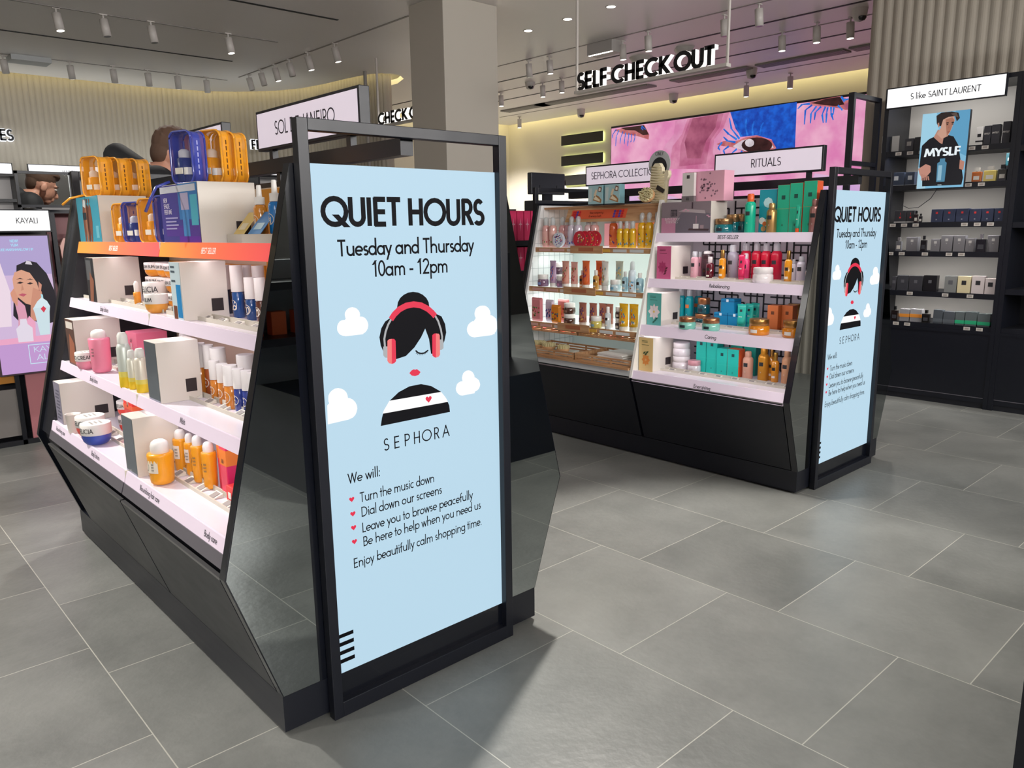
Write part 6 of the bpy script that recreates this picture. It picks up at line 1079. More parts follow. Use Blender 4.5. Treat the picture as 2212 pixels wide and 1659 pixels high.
for i in range(6): pbox('navy box with red vertical lettering, %s of six on the third perfume shelf' % ORD[i], FZ[2], Y_[4 + 2 * i], Y_[5 + 2 * i], .094 - .004 * (i > 2), '#37415f', front='#333b55', badge=('#d4383a', .014, .72), words=[('lllll', .18, .008)], tcol='#b8bccb')
flacon('slim black tester bottle with red print on the third perfume shelf', FZ[2], Y_[3] - .022, .028, .085, '#2a1c20', '#16161a', x=4.88); flacon('second slim black tester bottle on the third perfume shelf', FZ[2], Y_[3] - .052, .024, .065, '#1c1c20', '#16161a', x=4.885)
Y_ = [0.629, 0.549, 0.457, 0.396, 0.39, 0.313, 0.307, 0.231, 0.227, 0.17, 0.09, 0.018, 0.674, 0.499, 0.121]
for i, h in enumerate((.105, .09, .115, .115, .095, .115)): pbox('grey box with double ring emblem, %s on the fourth perfume shelf' % ORD[i], FZ[3], Y_[2 * i], Y_[2 * i + 1], h, '#66656a', front='#716f73', badge=('#b4b0ae', .018, .74), words=[('lilil', .5, .007)], tcol='#b8b4b2')
flacon('chrome capped clear tester bottle leftmost on the fourth perfume shelf', FZ[3], Y_[12], .042, .105, '#6a6a70', '#d0d0d4', capm=.9, x=4.885); flacon('black tester bottle between grey boxes, fourth perfume shelf', FZ[3], Y_[13], .042, .115, '#131318', '#2a2a2e', x=4.885, capw=.35); flacon('black and silver tester bottle near the right end, fourth perfume shelf', FZ[3], Y_[14], .062, .125, '#1b1b20', '#b8b8bc', capm=.9, x=4.885, capw=.25)
Y_ = [0.709, 0.681, 0.673, 0.592, 0.586, 0.492, 0.485, 0.393, 0.34, 0.26, 0.254, 0.17, 0.162, 0.082, 0.077, 0.009]
for i, (c, fr, h, nm) in enumerate((('#4a4a50', '#44444a', .1, 'dark grey wrapped box, first'), ('#4a4b50', '#3f4046', .112, 'dark grey wrapped box, second'), ('#47474c', '#3c3c42', .112, 'dark grey wrapped box, third'), ('#1c1b1f', '#151519', .118, 'black box with a drawn bottle'), ('#7a7c7c', '#828483', .118, 'grey green wrapped box'), ('#d6cba9', '#dccfa8', .12, 'cream yellow box'), ('#cfc4c4', '#d6cbcb', .124, 'pale pink box, larger of two'), ('#cfc4c4', '#d6cbcb', .11, 'pale pink box, smaller of two'))): pbox(nm + ' on the fifth perfume shelf', FZ[4], Y_[2 * i], Y_[2 * i + 1], h, c, front=fr, rough=.25, badge=('#2b2a2e' if i > 4 else '#5a5a60', .03 if i > 3 else .022, .62))
Y_ = [0.633, 0.565, 0.559, 0.477, 0.396, 0.333, 0.327, 0.251, 0.246, 0.188, 0.182, 0.108, 0.1, 0.022, 0.662, 0.438]
for i, (c, bnd, nm) in enumerate((('#8d8c90', '#e0903c', 'silver grey box with orange band, left'), ('#98979b', '#e0903c', 'silver grey box with orange band, right'), ('#4a4f55', '#5a6066', 'slate wrapped box, left of two'), ('#4d5258', '#5a6066', 'slate wrapped box, right of two'), ('#5a6264', '#2fa878', 'slate box with green foot, first'), ('#5a6264', '#2fa878', 'slate box with green foot, second'), ('#5a6264', '#2fa878', 'slate box with green foot, third'))): pbox(nm + ' on the lowest perfume shelf', FZ[5], Y_[2 * i], Y_[2 * i + 1], .092 + .004 * (i % 3), c, rough=.25, band=((.35 if i < 2 else .12), .26, bnd))
flacon('brown black tester bottle leftmost on the lowest perfume shelf', FZ[5], Y_[14], .05, .11, '#241c1a', '#1a1a1c', x=4.885, capw=.3); flacon('black tester bottle between silver and slate boxes', FZ[5], Y_[15], .055, .095, '#1e1c1c', '#141416', x=4.885, capw=.3)
# ================================================================ FITTINGS BEHIND: MIRROR, PERFUME DISPLAY, WALL UNITS, PINK SHELF, TILL
t = thing('perfume_display', 'pink and black perfume display with tall backlit portrait, left edge', 'display', (-.1, 4.1, 0)); PKB = M('#b8848c', .5); PKL = M('#d99aa4', .5)
mb = MB(); mb.box(-.75, -.2, 0, .6, .22, .03, BLKM); mb.box(-.75, .02, .03, .6, .22, 1.45, BLK); mb.build('carcass', t)
mb = MB(); mb.box(-.75, -.18, 1.44, .6, .22, 1.462, BLK); mb.build('top_board', t)
mb = MB(); mb.box(.105, -.17, .47, .6, .018, .49, PKL); mb.box(.105, -.17, 1.02, .6, .018, 1.035, PKL); mb.build('shelf', t)
mb = MB(); mb.box(.105, .012, .49, .6, .019, 1.44, M('#a8767a', .5)); mb.build('niche_back', t)
mb = MB(); mb.box(-.16, -.185, .03, .6, -.165, .46, M('#d58a92', .5)); lp = mb.build('lower_panel', t)
mb = MB()
def lips(cx, cz, s, c): mb.poly([(cx + s * a, -.1856, cz + s * b) for a, b in ((-1, 0), (-.5, -.4), (0, -.5), (.5, -.4), (1, 0), (.5, .35), (.2, .5), (0, .4), (-.2, .5), (-.5, .35))], M(c, .4))
lips(.09, .35, .075, '#c23a44'); lips(.19, .27, .05, '#c8484e')
for a in range(6): mb.poly([(.11 + .05 * math.cos(a) + .04 * math.cos(k * PI / 3), -.186, .15 + .05 * math.sin(a) + .04 * math.sin(k * PI / 3)) for k in range(6)], M(('#efe6d2', '#f5eee0')[a % 2], .6))
mb.build('lower_print', lp)
mb = MB(); mb.box(-.75, -.185, .40, -.215, -.165, .95, M('#c8862e', .5)); mb.box(-.75, -.185, .06, -.215, -.165, .36, M('#8f8a88', .5)); mb.build('side_board', t)
for a, nm in ((-.22, 'post'), (.09, 'post')): mb = MB(); mb.box(a, -.2, .0, a + .025, -.165, 1.44, BLK); mb.build(nm, t)
# tall portrait lightbox
mb = MB(); mb.box(-.30, -.249, .455, .06, -.2, 1.31, M('#4a3a44', .4)); lb = mb.build('lightbox', t)
w, h, ox, oz = .338, .838, -.289, .465; kc = [0]; mb = MB()
def K(a, b, k=0): kc[0] += 1; return (ox + a * w, -.2497 - .0004 * k - kc[0] * 1.5e-6, oz + b * h)
def kp(pts, c, k, s=.95): mb.poly([K(a, b, k) for a, b in pts], E(c, s))
kp([(0, 0), (1, 0), (1, 1), (0, 1)], '#d3b9dc', 0); kp([(0, .72), (1, .72), (1, 1), (0, 1)], '#b3a3d2', 1); kp([(0, .35), (.25, .35), (.3, .6), (.2, .82), (0, .82)], '#efdbe8', 1); kp([(0, 0), (1, 0), (1, .22), (0, .22)], '#c49ad2', 1); kp([(0, .22), (1, .22), (1, .27), (0, .26)], '#eea8c8', 2)
def wk(pts, c, k, s=.95): kp([(a * .92 + .13, .47 + (b - .47) * .82) for a, b in pts], c, k, s)
wk([(.35, .86), (.55, .90), (.70, .88), (.85, .78), (.95, .62), (.98, .45), (.92, .34), (.7, .32), (.52, .36), (.30, .34), (.18, .42), (.22, .55), (.3, .7)], '#1d1822', 2); wk([(.50, .87), (.62, .86), (.6, .89), (.53, .90)], '#d8d0d8', 4)
wk([(.30, .80), (.42, .82), (.56, .79), (.66, .70), (.68, .62), (.60, .54), (.52, .50), (.42, .52), (.30, .58), (.25, .66), (.25, .74)], '#dda287', 3); wk([(.58, .66), (.72, .62), (.76, .45), (.74, .36), (.46, .36), (.5, .5)], '#cf9078', 3)
for a, b in ((.31, .705), (.48, .695)): wk([(a, b), (a + .06, b + .012), (a + .12, b + .002), (a + .06, b - .008)], '#2a1a20', 5); wk([(a - .005, b + .03), (a + .07, b + .045), (a + .13, b + .03), (a + .06, b + .036)], '#3a2428', 5)
wk([(.40, .70), (.42, .645), (.37, .635)], '#c78a72', 5); wk([(.31, .60), (.38, .612), (.46, .604), (.40, .582)], '#c0586a', 5); wk([(.69, .71), (.74, .68), (.71, .62), (.67, .64)], '#d0907a', 5)
wk([(.70, .60), (.735, .59), (.735, .53), (.70, .53)], '#a8dce8', 6)
wk([(.22, .60), (.28, .57), (.40, .50), (.42, .36), (.36, .24), (.22, .24), (.26, .40), (.24, .5)], '#dd9db4', 6); wk([(.18, .62), (.25, .66), (.30, .58), (.27, .5), (.2, .55)], '#d9977e', 7)
kp([(.62, .47), (.90, .48), (.88, .44), (.84, .27), (.68, .27), (.64, .43)], '#cfe3ea', 7); kp([(.62, .47), (.7, .52), (.78, .55), (.86, .52), (.90, .48)], '#d9ebf2', 8); kp([(.74, .465), (.79, .485), (.83, .465), (.785, .435)], '#d83a50', 9)
kp([(.45, .25), (.6, .25), (.63, .37), (.54, .42), (.47, .36)], '#efa8c6', 7)
kp([(.32, .23), (.56, .23), (.57, .33), (.50, .36), (.49, .40), (.39, .40), (.38, .36), (.31, .33)], '#e6dcea', 9)
for (a, b, c, d) in ((.46, .06, .92, .066), (.46, .20, .92, .206), (.46, .06, .472, .206), (.908, .06, .92, .206)): kp([(a, b), (c, b), (c, d), (a, d)], '#c9e6f4', 9)
text(mb, 'KAY', K(.69, .145, 9), (1, 0, 0), (0, 0, 1), .036, E('#cfe8f6', .95), .07, width=.105, center=True); text(mb, 'ALI', K(.69, .085, 9), (1, 0, 0), (0, 0, 1), .036, E('#cfe8f6', .95), .07, width=.08, center=True)
text(mb, 'NEW!', K(.46, .955, 9), (1, 0, 0), (0, 0, 1), .017, E('#a6ddf6', 1.0), .15, center=True); text(mb, 'YUM', K(.46, .925, 9), (1, 0, 0), (0, 0, 1), .017, E('#a6ddf6', 1.0), .15, center=True); text(mb, 'BOUJEE MARSHMALLOW | 81', K(.44, .895, 9), (1, 0, 0), (0, 0, 1), .0145, E('#a6ddf6', 1.0), .15, center=True)
mb.build('portrait_print', lb)
mb = MB(); mb.box(-.42, -.23, 1.325, .083, -.19, 1.462, BLK); sg = mb.build('header_sign', t)
mb = MB(); mb.poly([(-.41, -.2306, 1.334), (.076, -.2306, 1.334), (.076, -.2306, 1.455), (-.41, -.2306, 1.455)], E('#ffffff', 1.1)); text(mb, 'KAYALI', (-.045, -.2312, 1.378), (1, 0, 0), (0, 0, 1), .034, M('#26262c', .5), .115, center=True); mb.build('sign_face', sg)
# giant bottle prop in the niche
t = thing('display_bottle', 'big pale pink dummy perfume bottle with gold top in the pink niche', 'bottle', (.125, 4.0, 1.0353)); mb = MB(); mb.prism([(-.075, 0), (.075, 0), (.085, .20), (.06, .25), (-.06, .25), (-.085, .20)], 1, -.03, .03, M('#d5a79f', .3)); mb.build('bottle_body', t, bevel=.006); mb = MB(); mb.lathe([(.018, .25), (.018, .29)], M('#d0a040', .3, .9)); mb.build('gold_cap', t)
# table mirror on the display
t = thing('framed_mirror', 'black framed mirror on the display reflecting the bending man', 'mirror', (-.05, 4.02, 1.4625)); MZ = .03
yv = 3.74 - 4.02; fx0, fx1, z0, z1 = -.205 + .05, .098 + .05, 1.470 - 1.4625, 1.682 - 1.4625
mb = MB()
for a, b, c, d in ((fx0, z0, fx0 + .016, z1), (fx1 - .016, z0, fx1, z1), (fx0, z0, fx1, z0 + .016), (fx0, z1 - .016, fx1, z1)): mb.box(a, yv - .006, b, c, yv + .014, d, BLK)
mb.box(fx0 + .004, yv + .004, z0 + .004, fx1 - .004, yv + .013, z1 - .004, BLKM); mb.build('mirror_frame', t)
mb = MB(); mb.poly([(fx0 + .016, yv + .003, z0 + .016), (fx1 - .016, yv + .003, z0 + .016), (fx1 - .016, yv + .003, z1 - .016), (fx0 + .016, yv + .003, z1 - .016)], M('#d8dcdc', .01, 1.)); mb.build('mirror_glass', t)
mb = MB(); mb.box(-.06, yv + .013, 0, -.03, .06, .012, BLK); mb.box(-.06, yv + .013, .0, -.03, yv + .024, .1, BLK); mb.build('stand', t)
# wall units along the fluted wall
def back_unit(lab, x, y, w, words, wh=.03):
    t = thing('wall_unit', lab, 'shelf unit', (x, y, 0)); hw = w / 2; LB = M('#c9c5c4', .5, emit=.12)
    mb = MB(); mb.box(-hw, 0, 0, hw, .4, .9, BLK); mb.build('base_cabinet', t); mb = MB(); mb.box(-hw + .02, .34, .9, hw - .02, .36, 1.95, LB); mb.build('back_panel', t)
    for s in (-1, 1): mb = MB(); mb.box(s * hw - (.02 if s > 0 else 0), 0, .9, s * hw + (.02 if s < 0 else 0), .4, 2.0, BLK); mb.build('side_panel', t)
    for z in (1.2, 1.45, 1.7): mb = MB(); mb.box(-hw + .02, .02, z - .03, hw - .02, .34, z, BLK); mb.build('shelf', t)
    mb = MB(); mb.box(-hw, -.02, 1.94, hw, .38, 2.0, BLK); mb.box(-hw + .05, -.04, 1.955, hw - .05, -.02, 2.075, BLK); hs = mb.build('header_sign', t)
    mb = MB(); mb.poly([(-hw + .06, -.0408, 1.965), (hw - .06, -.0408, 1.965), (hw - .06, -.0408, 2.068), (-hw + .06, -.0408, 2.068)], E('#fdfdff', 1.2)); text(mb, words, (0, -.0414, 1.985), (1, 0, 0), (0, 0, 1), wh, M('#2a2a30', .5), .1, center=True); mb.build('sign_face', hs)
    area(x, y + .3, 2.04, w - .1, .05, 2.2, (2.75, 0, 0), (.95, 1, 1), 170)
    return t
back_unit('far wall unit with blank white header at the left edge', .25, 8.35, .9, 'll')
back_unit('far wall unit with white header behind the framed mirror', 1.20, 8.35, .92, 'MAISON', .034); back_unit('far wall unit with white header hidden behind the gondola goods', 2.16, 8.3, .9, 'll')
t = back_unit('wall unit under the curved fluted wall behind the orange pouches', 3.2, 7.15, .62, 'lil', .03)
for i, (x, c, fr, h, wd) in enumerate(((-.02, '#e09ab0', '#efb0c4', .16, .12), (.12, '#1c1c20', '#24242a', .17, .07), (.33, '#d8a8b4', '#e6bcc6', .19, .14), (.52, '#e8e0e0', '#f0e8e8', .12, .1))): carton('%s on the far wall unit at left' % ('pink carton', 'slim black carton', 'tall pale pink carton', 'small white carton')[i], x, 8.5, 1.4503 if x < .7 else 1.45, wd, .08, h, c, front=fr, rz=0)
# lit letters on the wall
def wall_letters(lab, s, o, ax, h, dep, lit='#f4f8ff', up=(0, 0, 1), t=.2):
    th = thing('letter_sign', lab, 'sign', o); x = 0; AX = Vector(ax); n = AX.cross(Vector(up)); ltm = E(lit, 1.6); FM = M('#121216', .5)
    for c in s:
        if c == ' ': x += .3 * h; continue
        mb = MB(); w = text(mb, c, AX * x - Vector(n) * 0, AX, up, h, FM, t, depth=tuple(-n * dep), side=ltm); text(mb, c, AX * x - n * (dep + .001), AX, up, h, ltm, t + .14); mb.build('letter', th); x += w  # wider glowing copy behind each letter paints its halo of light
    return th, x
wall_letters('lit black letters E and S on the fluted wall, left edge', 'ES', (.675, 8.905, 2.37), (1, 0, 0), .118, .03)
wall_letters('lit black letters beginning F R A on the curved fluted wall', 'FRA', (3.255, 8.06, 2.345), (1, 0, 0), .115, .03)
# pink gift shelf
t = thing('gift_stand', 'black stand with rows of hot pink boxes beyond the blue poster', 'display', (2.78, 2.72, 0)); hw = .34
mb = MB(); mb.box(-hw, .0, 0, hw, .26, .5, BLK); mb.build('base', t)
for z in (1.215, .985, .76): mb = MB(); mb.box(-hw + .02, -.02, z - .04, hw - .02, .24, z, BLK); mb.build('shelf', t)
mb = MB(); mb.box(-hw + .02, .24, .5, hw - .02, .26, 1.46, M('#2a2a30', .5)); mb.build('back_panel', t)
for s in (-1, 1): mb = MB(); mb.box(s * hw - (.02 if s > 0 else 0), -.02, .5, s * hw + (.02 if s < 0 else 0), .26, 1.22, BLK); mb.build('side_panel', t)
def gift(lab, x, y, z, h):
    t = carton(lab, x, y, z, .066, .05, h, '#d6295e', front='#dc2f66', g=None, rz=0, nm='gift_box'); mb = MB()
    mb.poly([(0 + r_ * math.cos(a), -.0262, h * .55 + 1.9 * r_ * math.sin(a)) for r_, a in ((.026, PI / 2), (.005, PI / 4), (.02, 0), (.005, -PI / 4), (.03, -PI / 2), (.005, -3 * PI / 4), (.02, PI), (.005, 3 * PI / 4))], M('#f2a8c0', .5)); mb.build('star_print', t)
for r, (z, h) in enumerate(((1.2153, .225), (.9853, .18), (.7603, .16))):
    for i in range(9): gift('hot pink star gift box, %s from left in the %s row of the black stand' % (ORD[i], ('top', 'middle', 'bottom')[r]), 2.78 - .292 + i * .073, 2.75, z, h)
# till monitors behind the second gondola
t = thing('till_kiosk', 'black self service till with monitor seen from behind beyond the wooden bay', 'till', (3.55, 3.05, 0))
mb = MB(); mb.box(-.2, -.15, 0, .2, .15, .04, BLKM); mb.box(-.05, -.05, .04, .05, .05, 1.52, BLK); mb.build('stand', t)
mb = MB(); mb.box(-.21, -.02, 1.585, .19, .03, 1.76, M('#23252e', .45)); mb.build('monitor', t, bevel=.006)
mb = MB(); mb.box(-.2, -.06, 1.44, .52, .08, 1.535, M('#1a1c24', .45)); mb.build('till_body', t, bevel=.006)
mb = MB()
for x in (-.11, .09): mb.prism([(x - .012, 1.60), (x + .012, 1.60), (x + .006, 1.66), (x - .006, 1.66)], 1, -.026, -.02, BLKM)
mb.build('monitor_clip', t); mb = MB(); mb.box(-.05, -.01, 1.53, .05, .02, 1.59, BLK); mb.build('monitor_neck', t)
# dark fittings just outside the frame (one corner shows at the lower right, the others show in the mirrored end panels)
t = thing('corner_fixture', 'black fixture cut off at the lower right edge, also seen in the mirrored panels', 'display shelf', (1.3, -2.2, 0))
mb = MB(); mb.box(-.78, -1.0, 0, .78, .84, .5, BLK); mb.build('base', t)
mb = MB(); mb.box(-.95, .0, .5, .75, .04, 1.16, M('#8f9194', .4)); mb.build('back_panel', t)
for z in (.78, 1.06): mb = MB(); mb.box(-.95, .04, z - .04, .75, .34, z, BLK); mb.build('shelf', t)
for x in (-.98, -.4, .2, .75): mb = MB(); mb.box(x, .0, .5, x + .03, .34, 1.16, BLK); mb.build('side_panel', t)
for i in range(8): gift('hot pink gift box seen in the mirrored end panel, %s of its row' % ORD[i], .78 + i * .12, -1.5, .5003, .16)
for i in range(5): carton('orange carton seen in the mirrored end panel, %s of its row' % ORD[i], .45 + i * .13 + (.06 if i > 2 else 0), -2.03, .7803, .08, .06, .12, '#e0622c', side='#d8582a', rz=PI)
# ================================================================ CEILING FITTINGS AND HANGING SIGNS
def hang_sign(lab, s, yl, zl, yr, x, h, dep=.045):
    t = thing('hanging_sign', lab, 'sign', (x, (yl + yr) / 2, zl)); FM = M('#141418', .5); LIT = E('#fffaf4', 1.5); yc = (yl + yr) / 2; WB = M('#c9c4be', .5)
    n = sum(GL[c][0] for c in s); k = (yl - yr) / n; y = yl - yc; 
    for c in s:
        w = GL[c][0] * k
        if c != ' ':
            mb = MB(); Q, _ = strokes(c, .23)
            for q in Q:
                P = [Vector((0, y - p[0] * k, p[1] * h + .004)) for p in q]; D = [p + Vector((dep, 0, 0)) for p in P]; m_ = len(P)
                mb.poly(P, FM); mb.add(P + D, [(i, (i + 1) % m_, m_ + (i + 1) % m_, m_ + i) for i in range(m_)] + [tuple(range(m_, 2 * m_))], LIT)
            mb.build('letter', t)
        y -= w
    mb = MB(); mb.box(-.005, yr - yc - .1, -.022, dep + .005, yl - yc + .03, .0, WB); mb.build('beam', t)
    for yy in (yl - yc + .02, yr - yc - .09): mb = MB(); mb.box(.01, yy - .006, 0, .03, yy + .006, ZC - zl, WB); mb.build('rod', t)
    return t
hang_sign('large lit black letters self check out hanging from the ceiling', 'SELF CHECK OUT', 2.762, 2.385, 1.488, 3.6, .125)
hang_sign('smaller lit check out letters between curved wall and pillar', 'CHECK OUT', 5.66, 2.415, 4.75, 3.6, .115)
WS = M('#cbc6c2', .45); LAMP = E('#fff6e6', 6.)
def track_spot(lab, x, y, lit, tx=0, ty=0, L=.135, g='track spotlights'):
    t = thing('track_spotlight', lab, 'spotlight', (x, y, ZC), 0, g); d = Vector((tx, ty, -1)).normalized()
    mb = MB(); mb.tube([(0, 0, 0), (0, 0, -.045)], .008, WS); mb.box(-.03, -.012, -.008, .03, .012, 0, WS); mb.build('stem', t)
    mb = MB(); a = Vector((0, 0, -.04)); b = a + d * L; mb.tube([a, b], .034, WS, n=14); mb.build('lamp_body', t)
    u = d.orthogonal().normalized(); v = d.cross(u); mb = MB(); c = b + d * .0012; mb.poly([c + (u * math.cos(2 * PI * i / 16) + v * math.sin(2 * PI * i / 16)) * .029 for i in range(16)], LAMP if lit else M('#5a5654', .3)); mb.build('lamp_face', t)
names = 'spotlight'
for row, pts, lits, tgt in (('back left track', [(0.615, 7.894), (1.206, 7.818), (1.612, 7.766), (1.964, 7.741), (2.279, 7.723), (2.627, 7.762)], (0, 1, 0, 0, 1, 0), (.15, .3)), ('front left track', [(0.607, 5.693), (0.949, 5.661), (1.321, 5.64), (1.996, 5.63)], (1, 0, 0, 1), (.1, -.1)), ('slanting track towards the pillar', [(2.952, 7.33), (2.934, 6.973), (2.932, 6.625), (2.934, 6.294), (2.928, 5.878), (2.937, 5.356)], (0, 0, 1, 0, 1, 1), (.2, -.1)),
  ('first track right of the pillar', [(4.958, 4.739), (5.004, 4.467), (5.064, 3.516), (4.966, 3.129), (5.018, 2.344), (4.943, 1.968)], (0, 1, 1, 1, 0, 0), (.05, -.05)), ('second track right of the pillar', [(6.07, 6.444), (5.994, 5.573), (5.963, 5.214), (5.961, 2.32), (5.893, 1.944), (5.977, 1.674)], (1, 1, 1, 1, 1, 1), (.0, -.05)), ('track nearest the wall screen', [(7.816, 7.954), (8.059, 3.96), (7.938, 3.295)], (1, 1, 1), (.0, .0))):
    for i, (p, l) in enumerate(zip(pts, lits)): track_spot('%s ceiling spotlight, %s from left on the %s' % (('unlit', 'lit')[l], ORD[i], row), p[0], p[1], l, *tgt)
for i, p in enumerate([(4.069, 3.814), (4.059, 3.303), (4.055, 2.804)]):
    t = thing('downlight', 'round recessed ceiling downlight, %s of three left of the hanging sign' % ORD[i], 'light', (p[0], p[1], ZC)); mb = MB(); mb.lathe([(.038, -.004), (.05, -.002), (.05, 0)], WS, n=20, cap=False); mb.build('trim_ring', t); mb = MB(); mb.poly([(.04 * math.cos(2 * PI * k / 20), .04 * math.sin(2 * PI * k / 20), -.003) for k in range(20)], LAMP); mb.build('lamp_face', t)
for i, (p, hb, nm) in enumerate(zip([(5.87, 5.67), (8.034, 6.797), (8.03, 5.069), (5.741, 1.488), (7.31, 3.443)], (.03, .07, .07, .05, .06), ('black eyed dome camera flush under the ceiling left of the sign', 'white bullet dome camera above the black wall bars', 'white dome camera above the left of the screen', 'black eyed dome camera at the upper right by the fluted wall', 'small white ceiling sensor right of the hanging sign'))):
    t = thing('dome_camera', nm, 'camera', (p[0], p[1], ZC)); mb = MB(); mb.lathe([(.0, -hb - .06), (.045, -hb - .045), (.06, -hb), (.065, -.004), (.065, 0)], WS, n=20); mb.build('housing', t)
    mb = MB(); mb.lathe([(0, -.036), (.025, -.03), (.036, -.012), (.036, 0)], M('#121218', .1, coat=.5), -.03 * .6, -.03, -hb - .022, n=16); mb.build('lens_dome', t)
for i, q in enumerate([[(7.235, 7.636), (7.19, 6.659)], [(7.613, 6.884), (7.331, 4.815)], [(7.255, 4.47), (7.116, 3.398)], [(7.248, 3.293), (7.042, 2.278)], [(7.217, 2.218), (7.19, 2.001)]]):
    t = thing('ceiling_vent', 'long grey ceiling air slot, %s from left before the screen wall' % ORD[i], 'vent', (7.22, (q[0][1] + q[1][1]) / 2, ZC)); L = (q[0][1] - q[1][1]) / 2
    mb = MB(); mb.box(-.1, -L, -.018, .1, L, 0, M('#8d8a86', .5)); mb.build('frame', t); mb = MB()
    for k in range(4): mb.box(-.085 + k * .045, -L + .015, -.022, -.055 + k * .045, L - .015, -.018, M('#7d7a77', .5))
    mb.build('slat', t)
t = thing('ceiling_panel_lamp', 'boxy grey ceiling unit with a lit lower edge left of the sign', 'light', (*(4.984, 3.679), ZC)); mb = MB(); mb.box(-.08, -.16, -.11, .08, .16, 0, M('#a9a5a2', .5)); mb.build('housing', t); mb = MB(); mb.box(-.07, -.15, -.114, -.05, .15, -.11, LAMP); mb.build('lamp_edge', t)
t = thing('ceiling_vent', 'pale grey square ceiling unit above the far left track', 'vent', (*(0.843, 7.877), ZC)); mb = MB(); mb.box(-.18, -.12, -.05, .18, .12, 0, M('#b4b8ba', .5)); mb.build('frame', t)
for i, p in enumerate([(5.812, 3.879), (5.81, 3.322)]):
    t = thing('ceiling_speaker', ('low oval white ceiling fitting behind the word check', 'white triangular ceiling fitting behind the word out')[i], 'fitting', (p[0], p[1], ZC)); mb = MB(); mb.lathe([(.02, -.06), (.1, -.04), (.13, 0)], M('#bdb8b4', .5), n=4 if i else 18); mb.build('housing', t); mb = MB(); mb.lathe([(.0, -.075), (.03, -.06)], M('#1a1a1e', .4), n=12); mb.build('eye', t)
# ================================================================ MAN BENDING TOWARDS THE MIRROR
def remesh(o, vox, smooth=2):
    r = o.modifiers.new('join', 'REMESH'); r.mode = 'VOXEL'; r.voxel_size = vox; r.use_smooth_shade = True
    if smooth: s = o.modifiers.new('soft', 'SMOOTH'); s.factor = .5; s.iterations = smooth
def ball(mb, c, rx, ry, rz, mat, M3=None, n=18):
    v = []; f = []; K = 12
    for k in range(K + 1):
        th = PI * k / K
        for i in range(n):
            a = 2 * PI * i / n; p = Vector((rx * math.sin(th) * math.cos(a), ry * math.sin(th) * math.sin(a), rz * math.cos(th)))
            v.append((M3 @ p if M3 else p) + Vector(c))
    for k in range(K):
        for i in range(n): j = (i + 1) % n; f.append((k * n + i, (k + 1) * n + i, (k + 1) * n + j, k * n + j))
    mb.add(v, f, mat, True)
def limb(mb, pts, rad, mat):
    P = [Vector(p) for p in pts]
    for a, b, ra, rb in zip(P, P[1:], rad, rad[1:]):
        n = max(2, int((b - a).length / .02))
        for i in range(n + 1): t = i / n; r = ra + (rb - ra) * t; ball(mb, a.lerp(b, t), r, r, r, mat, n=10)
SKIN = M('#c9937c', .5); JKT = M('#1b1c20', .75); TRS = M('#20222a', .8); HAIR = M('#5a4234', .75)
# local frame: the man faces +X and bends forward, feet at the origin
PS = 1.04
man = thing('person', 'man in a black hooded jacket bending forward behind the foreground gondola', 'person', (-.012, 2.36, 0), -.06)
def sc(v): return [Vector(p) * PS for p in v]
mb = MB()
for s in (-1, 1):
    limb(mb, sc([(-.03, s * .09, .93), (.03, s * .1, .50), (-.03, s * .1, .09)]), [.085, .058, .042], SKIN); limb(mb, sc([(-.04, s * .1, .05), (.15, s * .115, .035)]), [.045, .035], SKIN)
limb(mb, sc([(-.03, 0, .95), (.0, 0, 1.2), (.09, 0, 1.40), (.14, 0, 1.50)]), [.12, .115, .12, .09], SKIN)
for s in (-1, 1):
    limb(mb, sc([(.11, s * .16, 1.46), (.12, s * .235, 1.18), (.30, s * .18, 1.04)]), [.062, .046, .034], SKIN)
    h = Vector((.36, s * .16, 1.02)) * PS; ball(mb, h, .05, .022, .042, SKIN)
    for k, (dz, L) in enumerate(((.022, .075), (.008, .082), (-.006, .076), (-.02, .06))): limb(mb, [h + Vector((.03, 0, dz)), h + Vector((.03 + L * .55, -s * .006, dz - .008)), h + Vector((.03 + L * .85, -s * .016, dz - .03))], [.0095, .0088, .0078], SKIN)
    limb(mb, [h + Vector((-.02, -s * .012, .03)), h + Vector((.02, -s * .035, .045)), h + Vector((.045, -s * .045, .03))], [.011, .01, .009], SKIN)
limb(mb, sc([(.11, 0, 1.44), (.185, 0, 1.55)]), [.068, .060], SKIN)
R = Matrix.Rotation(.42, 3, 'Y'); hc = Vector((.245, 0, 1.675))
def H(x, y, z): return hc + R @ Vector((x, y, z)) * PS
ball(mb, H(-.012, 0, .02), .098, .076, .10, SKIN, R); ball(mb, H(.03, 0, -.035), .07, .062, .085, SKIN, R); ball(mb, H(.055, 0, -.095), .036, .038, .03, SKIN, R)
limb(mb, [H(.088, 0, .0), H(.108, 0, -.03), H(.112, 0, -.042)], [.011, .014, .015], SKIN)
ball(mb, H(.078, 0, .022), .018, .055, .014, SKIN, R)
for dz in (-.068, -.08): limb(mb, [H(.092, -.022, dz), H(.098, 0, dz), H(.092, .022, dz)], [.007, .008, .007], M('#b8766a', .5))
for s in (-1, 1):
    ball(mb, H(-.004, s * .082, -.02), .023, .012, .035, SKIN, R)
b = mb.build('body', man); b.data.materials.clear(); b.data.materials.append(SKIN); b.data.polygons.foreach_set('material_index', [0] * len(b.data.polygons)); remesh(b, .0065, 3)
mb = MB()
for s in (-1, 1): ball(mb, H(.082, s * .031, .002), .011, .012, .009, M('#e6e0d8', .3), R, n=12); ball(mb, H(.0905, s * .031, .001), .0045, .005, .005, M('#2a2420', .3), R, n=10); limb(mb, [H(.092, s * .015, .024), H(.093, s * .03, .029), H(.084, s * .048, .024)], [.004, .0045, .003], HAIR)
mb.build('eyes', man)
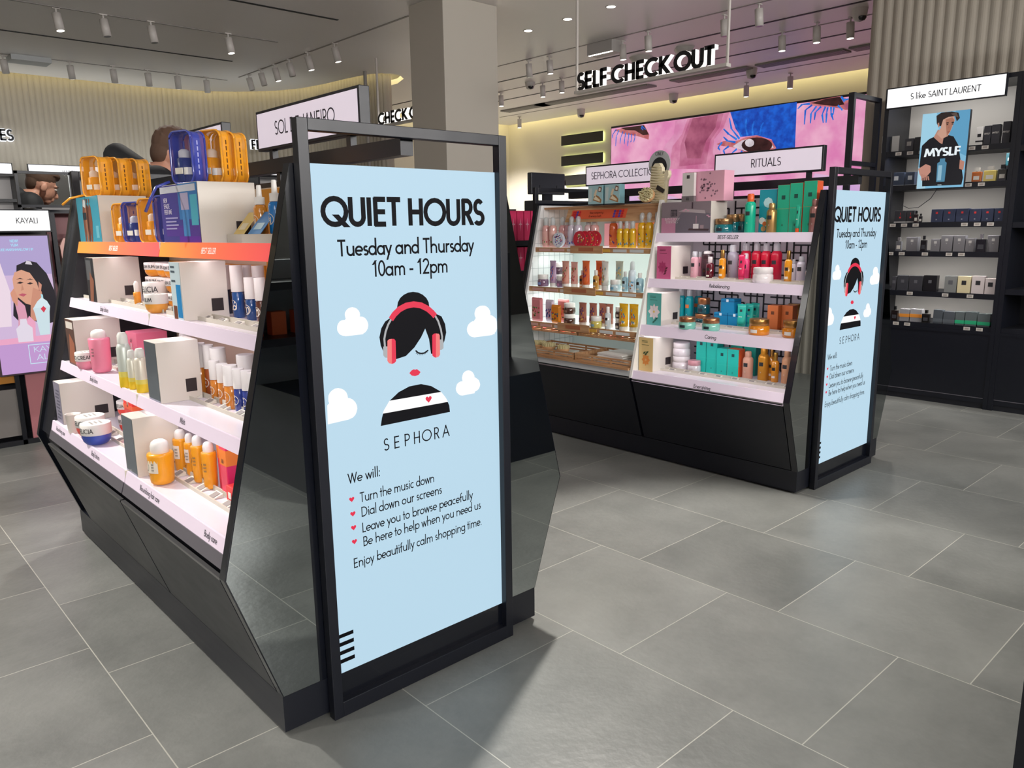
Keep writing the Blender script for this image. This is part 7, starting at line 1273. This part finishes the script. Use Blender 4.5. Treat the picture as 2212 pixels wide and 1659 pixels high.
mb = MB(); ball(mb, H(-.024, 0, .048), .104, .081, .092, HAIR, R); ball(mb, H(-.058, 0, .005), .058, .066, .078, HAIR, R); ball(mb, H(.045, 0, .098), .05, .055, .03, HAIR, R)
rnd = random.Random(8)
for i in range(90):
    a, e = rnd.uniform(0, 2 * PI), rnd.uniform(.25, 1.5); d = Vector((math.cos(e) * math.cos(a), math.cos(e) * math.sin(a), math.sin(e))); p = Vector((-.024 + .102 * d.x, .081 * d.y, .036 + .099 * d.z))
    if p.x > .05 and p.z < .07: continue
    q = p + Vector((.022, rnd.uniform(-.008, .008), .006 * rnd.random())); limb(mb, [H(*p), H(*q)], [.007, .004], HAIR)
# keep the face clear: hairline cut by shortening the cap in front
hr = mb.build('hair', man); remesh(hr, .006, 1)
mb = MB()
limb(mb, sc([(-.04, 0, .86), (-.03, 0, 1.0), (.01, 0, 1.22), (.08, 0, 1.38), (.12, 0, 1.46)]), [.15, .15, .155, .16, .12], JKT)
for s in (-1, 1):
    limb(mb, sc([(.05, s * .04, 1.41), (.10, s * .165, 1.47)]), [.125, .092], JKT); limb(mb, sc([(.10, s * .17, 1.46), (.115, s * .245, 1.18), (.29, s * .185, 1.05)]), [.09, .07, .052], JKT)
limb(mb, sc([(.04, -.11, 1.545), (-.015, 0, 1.60), (.04, .11, 1.545)]), [.055, .066, .055], JKT)
for s in (-1, 1): limb(mb, sc([(.045, s * .10, 1.53), (.13, s * .10, 1.50), (.185, s * .07, 1.45)]), [.05, .04, .034], JKT)
j = mb.build('jacket', man); remesh(j, .011, 3)
mb = MB(); limb(mb, sc([(-.03, 0, .98), (-.03, 0, .86)]), [.135, .135], TRS)
for s in (-1, 1): limb(mb, sc([(-.03, s * .085, .90), (.03, s * .1, .50), (-.03, s * .1, .10)]), [.105, .08, .068], TRS)
tr = mb.build('trousers', man); remesh(tr, .011, 3)
mb = MB(); SHO = M('#17171a', .4)
for s in (-1, 1): limb(mb, [(-.05, s * .105, .058), (.07, s * .112, .052), (.18, s * .122, .042)], [.055, .052, .042], SHO)
sh = mb.build('shoes', man); remesh(sh, .008, 2)
bpy.context.view_layer.update()
